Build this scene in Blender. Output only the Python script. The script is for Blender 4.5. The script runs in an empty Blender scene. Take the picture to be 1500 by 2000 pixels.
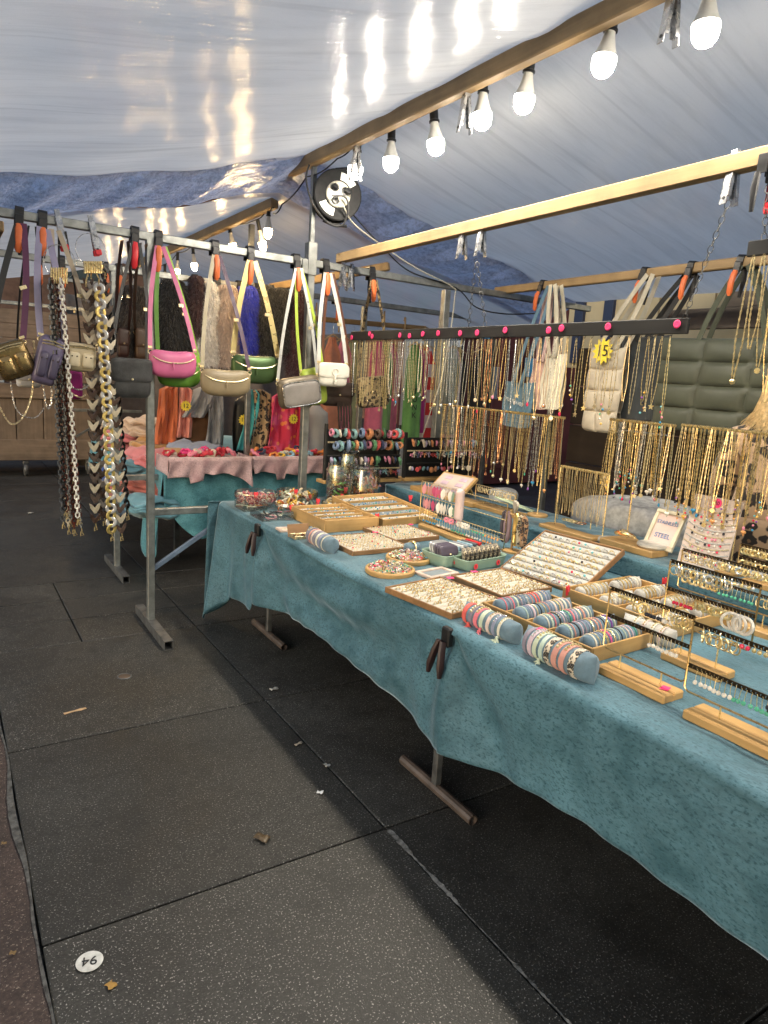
import bpy, bmesh, math, random
from mathutils import Vector, Matrix, Euler
random.seed(7)
SC = bpy.context.scene
COL = SC.collection
R = math.radians
PI = math.pi

# ---------------------------------------------------------------- camera
CAM_Z = 1.62
YAW, PITCH, ROLL, FPX = R(32.71268), R(10.97161), R(3.52196), 1365.56
_f = Vector((math.sin(YAW)*math.cos(PITCH), math.cos(YAW)*math.cos(PITCH), -math.sin(PITCH)))
_s0 = Vector((math.cos(YAW), -math.sin(YAW), 0)); _u0 = _s0.cross(_f)
_s = _s0*math.cos(ROLL) + _u0*math.sin(ROLL)
_u = -_s0*math.sin(ROLL) + _u0*math.cos(ROLL)
EYE = Vector((0, 0, CAM_Z))
cam_data = bpy.data.cameras.new('camera')
cam_data.sensor_fit = 'VERTICAL'; cam_data.sensor_height = 36.0
cam_data.lens = FPX/2000*36.0
cam_data.clip_start = 0.05; cam_data.clip_end = 400
cam = bpy.data.objects.new('camera', cam_data); COL.objects.link(cam)
m3 = Matrix((_s, _u, -_f)).transposed()
cam.matrix_world = Matrix.Translation(EYE) @ m3.to_4x4()
SC.camera = cam

# ---------------------------------------------------------------- sky, sun, exposure
SUN_EL, SUN_AZ = R(14), R(250)
world = bpy.data.worlds.new('World'); SC.world = world; world.use_nodes = True
wn = world.node_tree.nodes; wl = world.node_tree.links
wn.clear()
wo = wn.new('ShaderNodeOutputWorld'); wb = wn.new('ShaderNodeBackground'); sky = wn.new('ShaderNodeTexSky')
sky.sky_type = 'NISHITA'; sky.sun_disc = False; sky.sun_elevation = SUN_EL; sky.sun_rotation = SUN_AZ
sky.air_density = 1.2; sky.dust_density = 1.0; sky.ozone_density = 1.5
wb.inputs['Strength'].default_value = SKY_STRENGTH = 0.118
wl.new(sky.outputs[0], wb.inputs[0]); wl.new(wb.outputs[0], wo.inputs[0])
sun_data = bpy.data.lights.new('sun', 'SUN'); sun_data.energy = 0.42; sun_data.angle = R(25); sun_data.color = (1, .95, .9)
sun = bpy.data.objects.new('sun', sun_data); COL.objects.link(sun)
sdir = Vector((math.sin(SUN_AZ)*math.cos(SUN_EL), math.cos(SUN_AZ)*math.cos(SUN_EL), math.sin(SUN_EL)))
sun.rotation_euler = sdir.to_track_quat('Z', 'Y').to_euler()
sun.location = sdir*30
SC.view_settings.view_transform = 'Standard'; SC.view_settings.look = 'None'
SC.view_settings.exposure = 0.92; SC.view_settings.gamma = 1.0
SC.view_settings.use_curve_mapping = False
SC.render.engine = 'CYCLES'
SC.cycles.use_denoising = True
SC.cycles.max_bounces = 8; SC.cycles.transparent_max_bounces = 12
SC.cycles.sample_clamp_indirect = 4.0
SC.cycles.caustics_reflective = False; SC.cycles.caustics_refractive = False
BULB_COOL, BULB_WARM = 330.0, 250.0          # emission of the downward lens of the LED bulbs; the globe's sides glow far less

# the photograph's measured points on known planes of the place (1500 x 2000 picture)
def _ray(x, y): return _f + _s*((x-750)/FPX) - _u*((y-1000)/FPX)
def pz(x, y, z): d = _ray(x, y); return EYE + d*((z-CAM_Z)/d.z)
def px(x, y, X): d = _ray(x, y); return EYE + d*(X/d.x)
def py(x, y, Y): d = _ray(x, y); return EYE + d*(Y/d.y)

# ---------------------------------------------------------------- materials
MATS = {}
def _nt(name):
    m = bpy.data.materials.new(name); m.use_nodes = True
    nt = m.node_tree; b = nt.nodes['Principled BSDF']
    return m, nt, b
def N(nt, t, **kw):
    n = nt.nodes.new(t)
    for k, v in kw.items(): setattr(n, k, v)
    return n
def noise(nt, vec, scale, detail=4, rough=.55):
    n = N(nt, 'ShaderNodeTexNoise'); n.inputs['Scale'].default_value = scale
    n.inputs['Detail'].default_value = detail; n.inputs['Roughness'].default_value = rough
    if vec: nt.links.new(vec, n.inputs['Vector'])
    return n.outputs['Fac']
def coords(nt, kind='Object', scale=(1, 1, 1), rot=(0, 0, 0)):
    t = N(nt, 'ShaderNodeTexCoord'); mp = N(nt, 'ShaderNodeMapping')
    mp.inputs['Scale'].default_value = scale; mp.inputs['Rotation'].default_value = rot
    nt.links.new(t.outputs[kind], mp.inputs['Vector']); return mp.outputs['Vector']
def ramp(nt, fac, stops, interp='LINEAR'):
    r = N(nt, 'ShaderNodeValToRGB'); r.color_ramp.interpolation = interp
    e = r.color_ramp.elements
    while len(e) < len(stops): e.new(.5)
    for el, (p, c) in zip(e, stops):
        el.position = p; el.color = (c, c, c, 1) if isinstance(c, (int, float)) else (*c, 1)
    nt.links.new(fac, r.inputs['Fac']); return r.outputs['Color']
def mix(nt, fac, a, b, mode='MIX'):
    m = N(nt, 'ShaderNodeMix', data_type='RGBA', blend_type=mode)
    for sock, v in ((m.inputs['Factor'], fac), (m.inputs[6], a), (m.inputs[7], b)):
        if isinstance(v, (int, float)): sock.default_value = v if sock.type == 'VALUE' else (v, v, v, 1)
        elif isinstance(v, tuple): sock.default_value = (*v, 1)
        else: nt.links.new(v, sock)
    return m.outputs[2]
def bump(nt, b, h, strength=.3, dist=.002):
    bp = N(nt, 'ShaderNodeBump'); bp.inputs['Strength'].default_value = strength; bp.inputs['Distance'].default_value = dist
    nt.links.new(h, bp.inputs['Height']); nt.links.new(bp.outputs[0], b.inputs['Normal']); return bp
def vary(c, k): return tuple(min(1, max(0, x*k)) for x in c)
def M(name, col=(.5, .5, .5), rough=.5, metal=0, var=.25, vscale=12, bmp=.15, bscale=90, bdist=.0015, sheen=0, coat=0, trans=0):
    """plain surface with uneven colour, roughness and fine relief"""
    if name in MATS: return MATS[name]
    m, nt, b = _nt(name)
    v = coords(nt)
    n1 = noise(nt, v, vscale, 5)
    c = mix(nt, ramp(nt, n1, [(.3, 0.0), (.7, 1.0)]), vary(col, 1-var), vary(col, 1+var))
    nt.links.new(c, b.inputs['Base Color'])
    rr = ramp(nt, noise(nt, v, vscale*2.3, 3), [(.3, max(0.03, rough-.08)), (.7, min(1, rough+.08))])
    nt.links.new(rr, b.inputs['Roughness'])
    b.inputs['Metallic'].default_value = metal
    b.inputs['Sheen Weight'].default_value = sheen
    b.inputs['Coat Weight'].default_value = coat
    if trans: b.inputs['Transmission Weight'].default_value = trans
    if bmp: bump(nt, b, noise(nt, v, bscale, 4), bmp, bdist)
    MATS[name] = m; return m
def wood(name, col, dark=None, ax=1, rough=.45, grain=14, kn=.5):
    if name in MATS: return MATS[name]
    m, nt, b = _nt(name); dark = dark or vary(col, .55)
    sc = [grain*3]*3; sc[ax] = grain*.16
    v = coords(nt, scale=tuple(sc))
    n = noise(nt, v, 1.0, 6, .62)
    v2 = coords(nt, scale=tuple(x*.22 for x in sc)); n2 = noise(nt, v2, 1.0, 3)
    c = mix(nt, ramp(nt, n, [(.34, 0), (.66, 1)]), dark, col)
    c = mix(nt, kn, c, ramp(nt, n2, [(.3, vary(col, .72)), (.7, vary(col, 1.12))]))
    v3 = coords(nt, scale=(3, 3, 3)); st = ramp(nt, noise(nt, v3, 2.0, 5), [(.35, .68), (.6, 1.0)])
    c = mix(nt, .8, c, mix(nt, 1.0, c, st, 'MULTIPLY'))
    nt.links.new(c, b.inputs['Base Color']); b.inputs['Roughness'].default_value = rough
    bump(nt, b, n, .25, .001); MATS[name] = m; return m
def velvet(name, dark, light, shad=None, sc=1.0):
    """crushed velvet: pile lying in different directions reads as dark and light flecks"""
    if name in MATS: return MATS[name]
    m, nt, b = _nt(name)
    v = coords(nt, scale=(30*sc, 11*sc, 34*sc), rot=(.3, .2, .35)); n = noise(nt, v, 2.0, 8, .66)
    vb = coords(nt, scale=(3*sc, 3*sc, 3*sc)); n2 = noise(nt, vb, 1.0, 4, .6)
    v4 = coords(nt, scale=(190*sc, 80*sc, 150*sc), rot=(.2, .6, .3)); n4 = noise(nt, v4, 1.0, 4, .6)
    vm = coords(nt, scale=(7*sc, 5*sc, 7*sc), rot=(.1, .4, .2)); n5 = noise(nt, vm, 1.0, 5, .6)
    c = mix(nt, ramp(nt, n, [(.34, 0), (.62, 1)]), vary(light, .72), light)
    c = mix(nt, ramp(nt, n2, [(.42, .0), (.68, .55)]), c, vary(light, 1.35))
    c = mix(nt, ramp(nt, n5, [(.33, .68), (.53, 0)]), c, dark)
    c = mix(nt, ramp(nt, n4, [(.35, .85), (.49, 0)]), c, dark)
    nt.links.new(c, b.inputs['Base Color']); b.inputs['Roughness'].default_value = .7
    b.inputs['Sheen Weight'].default_value = .8; b.inputs['Sheen Roughness'].default_value = .3
    b.inputs['Sheen Tint'].default_value = (*[.55+.45*min(1, x*2.4) for x in light], 1)
    bump(nt, b, n, .5, .004); MATS[name] = m; return m
def leopard(name, base=(.50, .36, .20), dark=(.03, .022, .016), mid=(.30, .17, .07), scale=26, rough=.7, fur=0):
    if name in MATS: return MATS[name]
    m, nt, b = _nt(name); v = coords(nt)
    wv = N(nt, 'ShaderNodeVectorMath', operation='ADD')
    no = N(nt, 'ShaderNodeTexNoise'); no.inputs['Scale'].default_value = scale*1.4; nt.links.new(v, no.inputs['Vector'])
    sc_ = N(nt, 'ShaderNodeVectorMath', operation='SCALE'); sc_.inputs['Scale'].default_value = .5/scale*1.6
    nt.links.new(no.outputs['Color'], sc_.inputs[0]); nt.links.new(v, wv.inputs[0]); nt.links.new(sc_.outputs[0], wv.inputs[1])
    vo = N(nt, 'ShaderNodeTexVoronoi'); vo.inputs['Scale'].default_value = scale; nt.links.new(wv.outputs[0], vo.inputs['Vector'])
    d = vo.outputs['Distance']
    br = noise(nt, v, scale*1.1, 2)
    ringm = ramp(nt, d, [(.13, 0), (.2, 1), (.47, 1), (.54, 0)])
    ringm = mix(nt, 1.0, ringm, ramp(nt, br, [(.33, 0), (.38, 1)]), 'MULTIPLY')
    c = mix(nt, ramp(nt, d, [(.16, 1), (.26, 0)]), base, mid)
    c = mix(nt, ringm, c, dark)
    nt.links.new(c, b.inputs['Base Color']); b.inputs['Roughness'].default_value = rough
    b.inputs['Sheen Weight'].default_value = .3
    bump(nt, b, noise(nt, v, 140, 3), .3, .002); MATS[name] = m; return m
def glass(name, col=(.95, .98, .97), rough=.02):
    """thin clear glass or acrylic: see-through with surface reflections"""
    if name in MATS: return MATS[name]
    m = bpy.data.materials.new(name); m.use_nodes = True; nt = m.node_tree; nt.nodes.clear()
    o = N(nt, 'ShaderNodeOutputMaterial'); t = N(nt, 'ShaderNodeBsdfTransparent'); g = N(nt, 'ShaderNodeBsdfGlossy')
    t.inputs[0].default_value = (*col, 1); g.inputs['Roughness'].default_value = rough
    lw = N(nt, 'ShaderNodeLayerWeight'); lw.inputs['Blend'].default_value = .35
    r = ramp(nt, lw.outputs['Facing'], [(0, .07), (1, .75)])
    mx = N(nt, 'ShaderNodeMixShader'); nt.links.new(r, mx.inputs[0]); nt.links.new(t.outputs[0], mx.inputs[1]); nt.links.new(g.outputs[0], mx.inputs[2])
    nt.links.new(mx.outputs[0], o.inputs[0]); MATS[name] = m; return m
def emis(name, col, k):
    if name in MATS: return MATS[name]
    m, nt, b = _nt(name); b.inputs['Base Color'].default_value = (.9, .9, .88, 1)
    b.inputs['Emission Color'].default_value = (*col, 1); b.inputs['Emission Strength'].default_value = k
    MATS[name] = m; return m
def tarp(name, col, transl, tcol, rough, wave=(1, 1, 1), bstr=.35, bdist=.02, wet=0, gloss=.5):
    """plastic sheet: lets daylight through and mirrors the lamps in its fine ripples"""
    m = bpy.data.materials.new(name); m.use_nodes = True; nt = m.node_tree; nt.nodes.clear(); out = N(nt, 'ShaderNodeOutputMaterial')
    v = coords(nt); vr = coords(nt, scale=wave, rot=(0, 0, R(-8))); rip = noise(nt, vr, 1.0, 3, .5)
    vs = coords(nt, scale=(1.5, 9, 1.5), rot=(0, 0, R(35))); stain = noise(nt, vs, 1.0, 7, .7)
    vc = coords(nt, scale=(.5, 26, .5), rot=(0, 0, R(-28))); crease = noise(nt, vc, 1.0, 2, .4)
    seam = N(nt, 'ShaderNodeTexVoronoi'); seam.inputs['Scale'].default_value = 2.3; nt.links.new(v, seam.inputs['Vector'])
    weave = noise(nt, v, 420, 2)
    k = mix(nt, 1.0, ramp(nt, stain, [(.30, .86), (.55, 1)]), ramp(nt, crease, [(.30, .90), (.42, 1)]), 'MULTIPLY')
    k = mix(nt, 1.0, k, ramp(nt, seam.outputs['Distance'], [(.008, .45), (.022, 1)]), 'MULTIPLY')
    k = mix(nt, 1.0, k, ramp(nt, weave, [(.3, .93), (.7, 1)]), 'MULTIPLY')
    if wet: k = mix(nt, 1.0, k, ramp(nt, noise(nt, v, 30, 6, .75), [(.36, .62), (.56, 1)]), 'MULTIPLY')
    df = N(nt, 'ShaderNodeBsdfDiffuse'); tr = N(nt, 'ShaderNodeBsdfTranslucent'); gl_ = N(nt, 'ShaderNodeBsdfGlossy')
    nt.links.new(mix(nt, 1.0, col, k, 'MULTIPLY'), df.inputs[0]); nt.links.new(mix(nt, 1.0, tcol, k, 'MULTIPLY'), tr.inputs[0])
    gl_.inputs['Roughness'].default_value = rough
    bp = N(nt, 'ShaderNodeBump'); bp.inputs['Strength'].default_value = bstr; bp.inputs['Distance'].default_value = bdist
    nt.links.new(rip, bp.inputs['Height']); nt.links.new(bp.outputs[0], gl_.inputs['Normal'])
    if wet:
        fine = noise(nt, v, 60, 3); b2 = N(nt, 'ShaderNodeBump'); b2.inputs['Strength'].default_value = wet; b2.inputs['Distance'].default_value = .006
        nt.links.new(fine, b2.inputs['Height']); nt.links.new(b2.outputs[0], bp.inputs['Normal']); nt.links.new(bp.outputs[0], tr.inputs['Normal'])
    ms = N(nt, 'ShaderNodeMixShader'); ms.inputs[0].default_value = transl; nt.links.new(df.outputs[0], ms.inputs[1]); nt.links.new(tr.outputs[0], ms.inputs[2])
    fr = N(nt, 'ShaderNodeFresnel'); fr.inputs['IOR'].default_value = 1.4; mu = N(nt, 'ShaderNodeMath', operation='MULTIPLY'); mu.inputs[1].default_value = gloss
    nt.links.new(fr.outputs[0], mu.inputs[0]); mg = N(nt, 'ShaderNodeMixShader'); nt.links.new(mu.outputs[0], mg.inputs[0])
    nt.links.new(ms.outputs[0], mg.inputs[1]); nt.links.new(gl_.outputs[0], mg.inputs[2]); nt.links.new(mg.outputs[0], out.inputs[0])
    MATS[name] = m; return m

GALV = M('galvanised steel', (.27, .28, .27), .42, .75, .3, 16, .12, 60)
GALV_D = M('worn dark steel', (.13, .13, .13), .5, .6, .4, 14, .2, 60)
STEEL = M('pressed clamp steel', (.5, .5, .5), .28, .95, .2, 20, .05)
BLACKP = M('black plastic', (.012, .012, .013), .4, 0, .3)
RUBBER = M('black rubber', (.015, .015, .016), .6, 0, .3)
ORANGE = M('orange rubber grip', (.75, .17, .05), .5, 0, .15)
REDP = M('red plastic tip', (.7, .03, .04), .4, 0, .15)
PINKDOT = M('fluorescent pink sticker', (.95, .06, .22), .6, 0, .1, 30, 0)
REDDOT = M('fluorescent red sticker', (.95, .06, .08), .6, 0, .1, 30, 0)
YELLOW = M('yellow card', (.90, .70, .06), .6, 0, .1, 30, 0)
INK = M('black ink', (.02, .02, .02), .6, 0, 0, 10, 0)
WHITEP = M('white plastic', (.75, .75, .72), .4, 0, .06)
BEAM = wood('old timber beam', (.42, .28, .13), (.20, .125, .055), 1, .6, 9)
BEAM_X = wood('old timber beam across', (.42, .28, .13), (.20, .125, .055), 0, .6, 9)
PINE = wood('pale pine', (.62, .385, .155), (.47, .27, .09), 1, .45, 10, .3)
PINE_X = wood('pale pine across', (.62, .385, .155), (.47, .27, .09), 0, .45, 10, .3)
WALNUT = wood('brown tray wood', (.36, .20, .09), (.22, .115, .05), 0, .4, 12, .3)
BLACKWOOD = wood('black painted wood', (.022, .021, .02), (.008, .008, .008), 1, .5, 12, .3)
CRATE = wood('weathered crate planks', (.28, .205, .145), (.14, .10, .07), 2, .75, 8)
CRATE_X = wood('weathered crate rail', (.30, .22, .155), (.15, .105, .075), 0, .75, 8)
GOLD = M('polished gold', (.86, .67, .34), .3, .82, .2, 40, 0)
GOLD2 = M('pale gold', (.86, .72, .44), .32, .8, .15, 40, 0)
SILVER = M('polished silver', (.76, .75, .72), .26, .85, .15, 40, 0)
ROSE = M('rose gold', (.82, .46, .30), .22, 1.0, .15, 40, 0)
DARKMET = M('dark brass strip', (.07, .05, .03), .35, .9, .3, 30, .05)
TEAL = velvet('teal crushed velvet', (.010, .058, .080), (.074, .172, .224))
PINKV = velvet('dusty pink velvet', (.36, .20, .22), (.66, .47, .49))
LINEN = M('ivory foam', (.56, .51, .42), .8, 0, .06, 20, .1, 200)
GREYV = M('grey velvet', (.42, .41, .38), .85, 0, .1, 14, .2, 160, .001, .4)
DENIM = M('grey blue pillow cloth', (.12, .19, .245), .85, 0, .2, 30, .4, 260, .001, .2)
GLASS = glass('clear glass')
BULBW = M('bulb collar', (.72, .71, .66), .4, 0, .05)
SKIN = M('skin', (.55, .33, .24), .5, 0, .08)
PALETTE = {}
def fabric(name, col, rough=.85, sheen=.25, bs=180, bm=.4): return M(name, col, rough, 0, .18, 9, bm, bs, .0015, sheen)
def leather(name, col, rough=.38, metal=0): return M(name, col, rough, metal, .12, 10, .35, 210, .0012)
def gem(i):
    cols = [(.75, .04, .10), (.85, .30, .40), (.05, .30, .55), (.10, .45, .30), (.80, .75, .68), (.90, .55, .12), (.30, .10, .42), (.03, .03, .04), (.85, .40, .15), (.20, .55, .62)]
    c = cols[i % len(cols)]
    return M('bead colour %d' % (i % len(cols)), c, .22, 0, .1, 30, 0)
def gemlist(): return [gem(i) for i in range(10)]

# ---------------------------------------------------------------- mesh helpers
class MB:
    def __init__(s): s.v = []; s.f = []; s.mi = []; s.mats = []; s.cur = 0
    def mat(s, m):
        if m not in s.mats: s.mats.append(m)
        s.cur = s.mats.index(m); return s
    def add(s, vs, fs, T=None):
        o = len(s.v)
        s.v += [tuple(T @ Vector(p)) if T is not None else tuple(p) for p in vs]
        s.f += [tuple(i+o for i in f) for f in fs]; s.mi += [s.cur]*len(fs); return s
    def box(s, c, d, T=None, bev=0):
        x, y, z = d[0]/2, d[1]/2, d[2]/2; c = Vector(c)
        if not bev:
            vs = [c+Vector((i*x, j*y, k*z)) for i in (-1, 1) for j in (-1, 1) for k in (-1, 1)]
            return s.add(vs, [(0, 1, 3, 2), (4, 6, 7, 5), (0, 4, 5, 1), (2, 3, 7, 6), (0, 2, 6, 4), (1, 5, 7, 3)], T)
        b = min(bev, x*.9, y*.9, z*.9); vs = []; idx = {}
        for i in (-1, 1):
            for j in (-1, 1):
                for k in (-1, 1):
                    for a in range(3):
                        p = [i*(x-b), j*(y-b), k*(z-b)]; p[a] = (i*x, j*y, k*z)[a]
                        idx[(i, j, k, a)] = len(vs); vs.append(c+Vector(p))
        I = idx; fs = []
        for q in (-1, 1):
            fs.append((I[q, -1, -1, 0], I[q, 1, -1, 0], I[q, 1, 1, 0], I[q, -1, 1, 0])[::q])
            fs.append((I[-1, q, -1, 1], I[-1, q, 1, 1], I[1, q, 1, 1], I[1, q, -1, 1])[::q])
            fs.append((I[-1, -1, q, 2], I[1, -1, q, 2], I[1, 1, q, 2], I[-1, 1, q, 2])[::q])
        for p in (-1, 1):
            for q in (-1, 1):
                fs.append((I[-1, p, q, 1], I[1, p, q, 1], I[1, p, q, 2], I[-1, p, q, 2])[::-p*q])
                fs.append((I[p, -1, q, 0], I[p, 1, q, 0], I[p, 1, q, 2], I[p, -1, q, 2])[::p*q])
                fs.append((I[p, q, -1, 0], I[p, q, 1, 0], I[p, q, 1, 1], I[p, q, -1, 1])[::-p*q])
                for r in (-1, 1):
                    fs.append((I[p, q, r, 0], I[p, q, r, 1], I[p, q, r, 2])[::p*q*r])
        return s.add(vs, fs, T)
    def bar(s, a, b, w, h, bev=.002, up=Vector((0, 0, 1))):
        """rectangular bar from a to b, w across, h in the up direction"""
        a = Vector(a); b = Vector(b); d = b-a; L = d.length; y = d/L
        x = y.cross(up)
        if x.length < 1e-4: x = Vector((1, 0, 0))
        x.normalize(); z = x.cross(y)
        T = Matrix((x, y, z)).transposed().to_4x4(); T.translation = (a+b)/2
        return s.box((0, 0, 0), (w, L, h), T, bev)
    def tube(s, pts, r, n=6, closed=False, flat=1.0, cap=True, up=None):
        pts = [Vector(p) for p in pts]; k = len(pts)
        rs = r if isinstance(r, (list, tuple)) else [r]*k
        vs = []; fs = []; prev = up
        for i, p in enumerate(pts):
            a = pts[(i-1) % k] if (closed or i > 0) else p
            b = pts[(i+1) % k] if (closed or i < k-1) else p
            t = (b-a)
            if t.length < 1e-9: t = Vector((0, 0, 1))
            t.normalize()
            if prev is None: prev = Vector((0, 0, 1)) if abs(t.z) < .9 else Vector((1, 0, 0))
            x = prev - t*prev.dot(t)
            if x.length < 1e-5: x = t.orthogonal()
            x.normalize(); y = t.cross(x); prev = x if up is None else up
            for j in range(n):
                an = 2*PI*j/n+ (PI/4 if n == 4 else 0)
                vs.append(p + x*(math.cos(an)*rs[i]) + y*(math.sin(an)*rs[i]*flat))
        m = k if closed else k-1
        for i in range(m):
            for j in range(n):
                a, b = i*n+j, i*n+(j+1) % n; c, d = ((i+1) % k)*n+(j+1) % n, ((i+1) % k)*n+j
                fs.append((a, b, c, d))
        if not closed and cap: fs += [tuple(range(n))[::-1], tuple((k-1)*n+j for j in range(n))]
        return s.add(vs, fs)
    def lathe(s, prof, n=20, T=None, cap=True):
        vs = []; fs = []; k = len(prof)
        for r, z in prof:
            for j in range(n): a = 2*PI*j/n; vs.append((r*math.cos(a), r*math.sin(a), z))
        for i in range(k-1):
            for j in range(n): fs.append((i*n+j, i*n+(j+1) % n, (i+1)*n+(j+1) % n, (i+1)*n+j))
        if cap:
            if prof[0][0] > 1e-6: fs.append(tuple(range(n))[::-1])
            if prof[-1][0] > 1e-6: fs.append(tuple((k-1)*n+j for j in range(n)))
        return s.add(vs, fs, T)
    def ball(s, c, r, n=8, m=5, sc=(1, 1, 1), T=None):
        vs = [(c[0], c[1], c[2]-r*sc[2])]; fs = []
        for i in range(1, m):
            ph = -PI/2+PI*i/m
            for j in range(n):
                a = 2*PI*j/n; vs.append((c[0]+r*sc[0]*math.cos(ph)*math.cos(a), c[1]+r*sc[1]*math.cos(ph)*math.sin(a), c[2]+r*sc[2]*math.sin(ph)))
        vs.append((c[0], c[1], c[2]+r*sc[2])); L = len(vs)-1
        for j in range(n):
            fs.append((0, 1+(j+1) % n, 1+j)); fs.append((L, 1+(m-2)*n+j, 1+(m-2)*n+(j+1) % n))
        for i in range(m-2):
            for j in range(n): a = 1+i*n; fs.append((a+j, a+(j+1) % n, a+n+(j+1) % n, a+n+j))
        return s.add(vs, fs, T)
    def torus(s, c, R_, r, n=12, m=5, T=None, ax=2):
        pts = []
        for i in range(n):
            a = 2*PI*i/n; p = [math.cos(a)*R_, math.sin(a)*R_]; q = [0, 0, 0]
            o = [k for k in range(3) if k != ax]; q[o[0]] = p[0]; q[o[1]] = p[1]
            pts.append(Vector(c)+Vector(q))
        if T is not None: pts = [T @ p for p in pts]
        return s.tube(pts, r, m, closed=True)
    def grid(s, fn, nu, nv, T=None, flip=False):
        vs = [fn(i/nu, j/nv) for i in range(nu+1) for j in range(nv+1)]; fs = []
        for i in range(nu):
            for j in range(nv):
                a = i*(nv+1)+j; q = (a, a+nv+1, a+nv+2, a+1); fs.append(q[::-1] if flip else q)
        return s.add(vs, fs, T)
    def prism(s, poly, d, T=None):
        """polygon in XZ extruded along y by +-d/2"""
        k = len(poly); vs = [(x, -d/2, z) for x, z in poly]+[(x, d/2, z) for x, z in poly]
        fs = [tuple(range(k)), tuple(range(2*k-1, k-1, -1))]
        fs += [(i+k, (i+1) % k+k, (i+1) % k, i) for i in range(k)]
        return s.add(vs, fs, T)
    def mesh(s, name, smooth=35):
        me = bpy.data.meshes.new(name); me.from_pydata(s.v, [], s.f)
        for m in s.mats: me.materials.append(m)
        if len(s.mats) > 1: me.polygons.foreach_set('material_index', s.mi)
        if smooth:
            me.polygons.foreach_set('use_smooth', [True]*len(me.polygons))
            try: me.set_sharp_from_angle(angle=R(smooth))
            except Exception: pass
        me.update(); return me
    def build(s, name, material=None, parent=None, smooth=35, solid=0):
        if material is not None and not s.mats: s.mats = [material]
        elif material is not None: s.mats = [material]; s.mi = [0]*len(s.f)
        return link(name, s.mesh(name, smooth), parent, solid)
def link(name, me, parent=None, solid=0):
    o = bpy.data.objects.new(name, me); COL.objects.link(o)
    if parent is not None: o.parent = parent
    if solid:
        md = o.modifiers.new('thickness', 'SOLIDIFY'); md.thickness = solid; md.offset = 0
    return o
USED = {}
def tag(o, label=None, cat=None, group=None, kind=None):
    if label:
        o['label'] = label; USED[label] = USED.get(label, 0)+1
    if cat: o['category'] = cat
    if group: o['group'] = group
    if kind: o['kind'] = kind
    return o
def thing(name, label, cat, loc=(0, 0, 0), rz=0, group=None, rot=None):
    o = bpy.data.objects.new(name, None); COL.objects.link(o); o.empty_display_size = .05
    o.location = loc; o.rotation_euler = rot if rot else (0, 0, rz)
    return tag(o, label, cat, group)
def part(o, label): o['label'] = label; return o
def dup(o, parent=None):
    c = o.copy(); COL.objects.link(c); c.parent = parent
    for ch in o.children: dup(ch, c)
    return c
def ordn(i):
    w = 'first second third fourth fifth sixth seventh eighth ninth tenth eleventh twelfth thirteenth fourteenth fifteenth sixteenth seventeenth eighteenth nineteenth'.split()
    if i < 19: return w[i]
    k = i+1; t = {2: 'twent', 3: 'thirt', 4: 'fort', 5: 'fift', 6: 'sixt', 7: 'sevent', 8: 'eight', 9: 'ninet'}[k//10]
    return t+'ieth' if k % 10 == 0 else t+'y-'+w[k % 10-1]
def text(parent, s, size, loc, rot, material, name='lettering', ext=.0006, align='CENTER'):
    cu = bpy.data.curves.new('t', 'FONT'); cu.body = s; cu.size = size; cu.extrude = ext
    cu.align_x = align; cu.align_y = 'CENTER'
    to = bpy.data.objects.new('t', cu); COL.objects.link(to)
    dg = bpy.context.evaluated_depsgraph_get()
    me = bpy.data.meshes.new_from_object(to.evaluated_get(dg)); bpy.data.objects.remove(to)
    me.materials.clear(); me.materials.append(material)
    o = link(name, me, parent); o.location = loc; o.rotation_euler = rot; return o
def lerp(a, b, t): return a+(b-a)*t
def sm(t): t = max(0, min(1, t)); return t*t*(3-2*t)
def sgn(x): return 1 if x >= 0 else -1
U = random.uniform

# ================================================================ THE SETTING
def asphalt(name, base, fleck, wet=.45):
    m, nt, b = _nt(name); v = coords(nt, 'Object')
    g = N(nt, 'ShaderNodeNewGeometry'); v = g.outputs['Position']
    n1 = noise(nt, v, 1.1, 6, .6); n2 = noise(nt, v, 170, 2, .5); n3 = noise(nt, v, 95, 3, .6); n4 = noise(nt, v, 3.2, 7, .7); n6 = noise(nt, v, 14, 5, .7)
    c = mix(nt, ramp(nt, n1, [(.38, 0), (.62, 1)]), vary(base, .55), vary(base, 1.5))
    c = mix(nt, ramp(nt, n3, [(.35, .7), (.62, 0)]), c, vary(base, .35))
    c = mix(nt, ramp(nt, n2, [(.615, 0), (.69, 1)]), c, fleck)
    c = mix(nt, ramp(nt, n4, [(.33, .65), (.45, 0)]), c, vary(base, .4))
    c = mix(nt, ramp(nt, n6, [(.36, .5), (.46, 0)]), c, vary(base, .3))
    c = mix(nt, ramp(nt, n6, [(.60, 0), (.72, .45)]), c, vary(base, 2.4))
    info = N(nt, 'ShaderNodeObjectInfo'); tint = ramp(nt, info.outputs['Random'], [(0, .78), (1, 1.18)])
    c = mix(nt, 1.0, c, tint, 'MULTIPLY')
    nt.links.new(c, b.inputs['Base Color'])
    nt.links.new(ramp(nt, n1, [(.35, wet), (.6, wet+.25)]), b.inputs['Roughness'])
    h = mix(nt, .5, n2, n3); bump(nt, b, h, .7, .004); return m
ASPH = asphalt('speckled dark slab', (.037, .035, .031), (.30, .29, .265))
STREET = asphalt('street asphalt', (.05, .052, .056), (.15, .15, .15), .5)
REDPAVE = asphalt('red brown brick paving', (.055, .036, .030), (.20, .16, .13), .6)
g = MB(); g.grid(lambda a, b: (-80+160*a, -60+200*b, -.035), 8, 8); o = g.build('ground', STREET); tag(o, kind='structure')
g = MB(); g.grid(lambda a, b: (-6+6.16*a, -6+20*b, -.004+.002*math.sin(a*40)*math.sin(b*70)), 40, 40); o = g.build('pavement', REDPAVE); tag(o, kind='structure')
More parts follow.
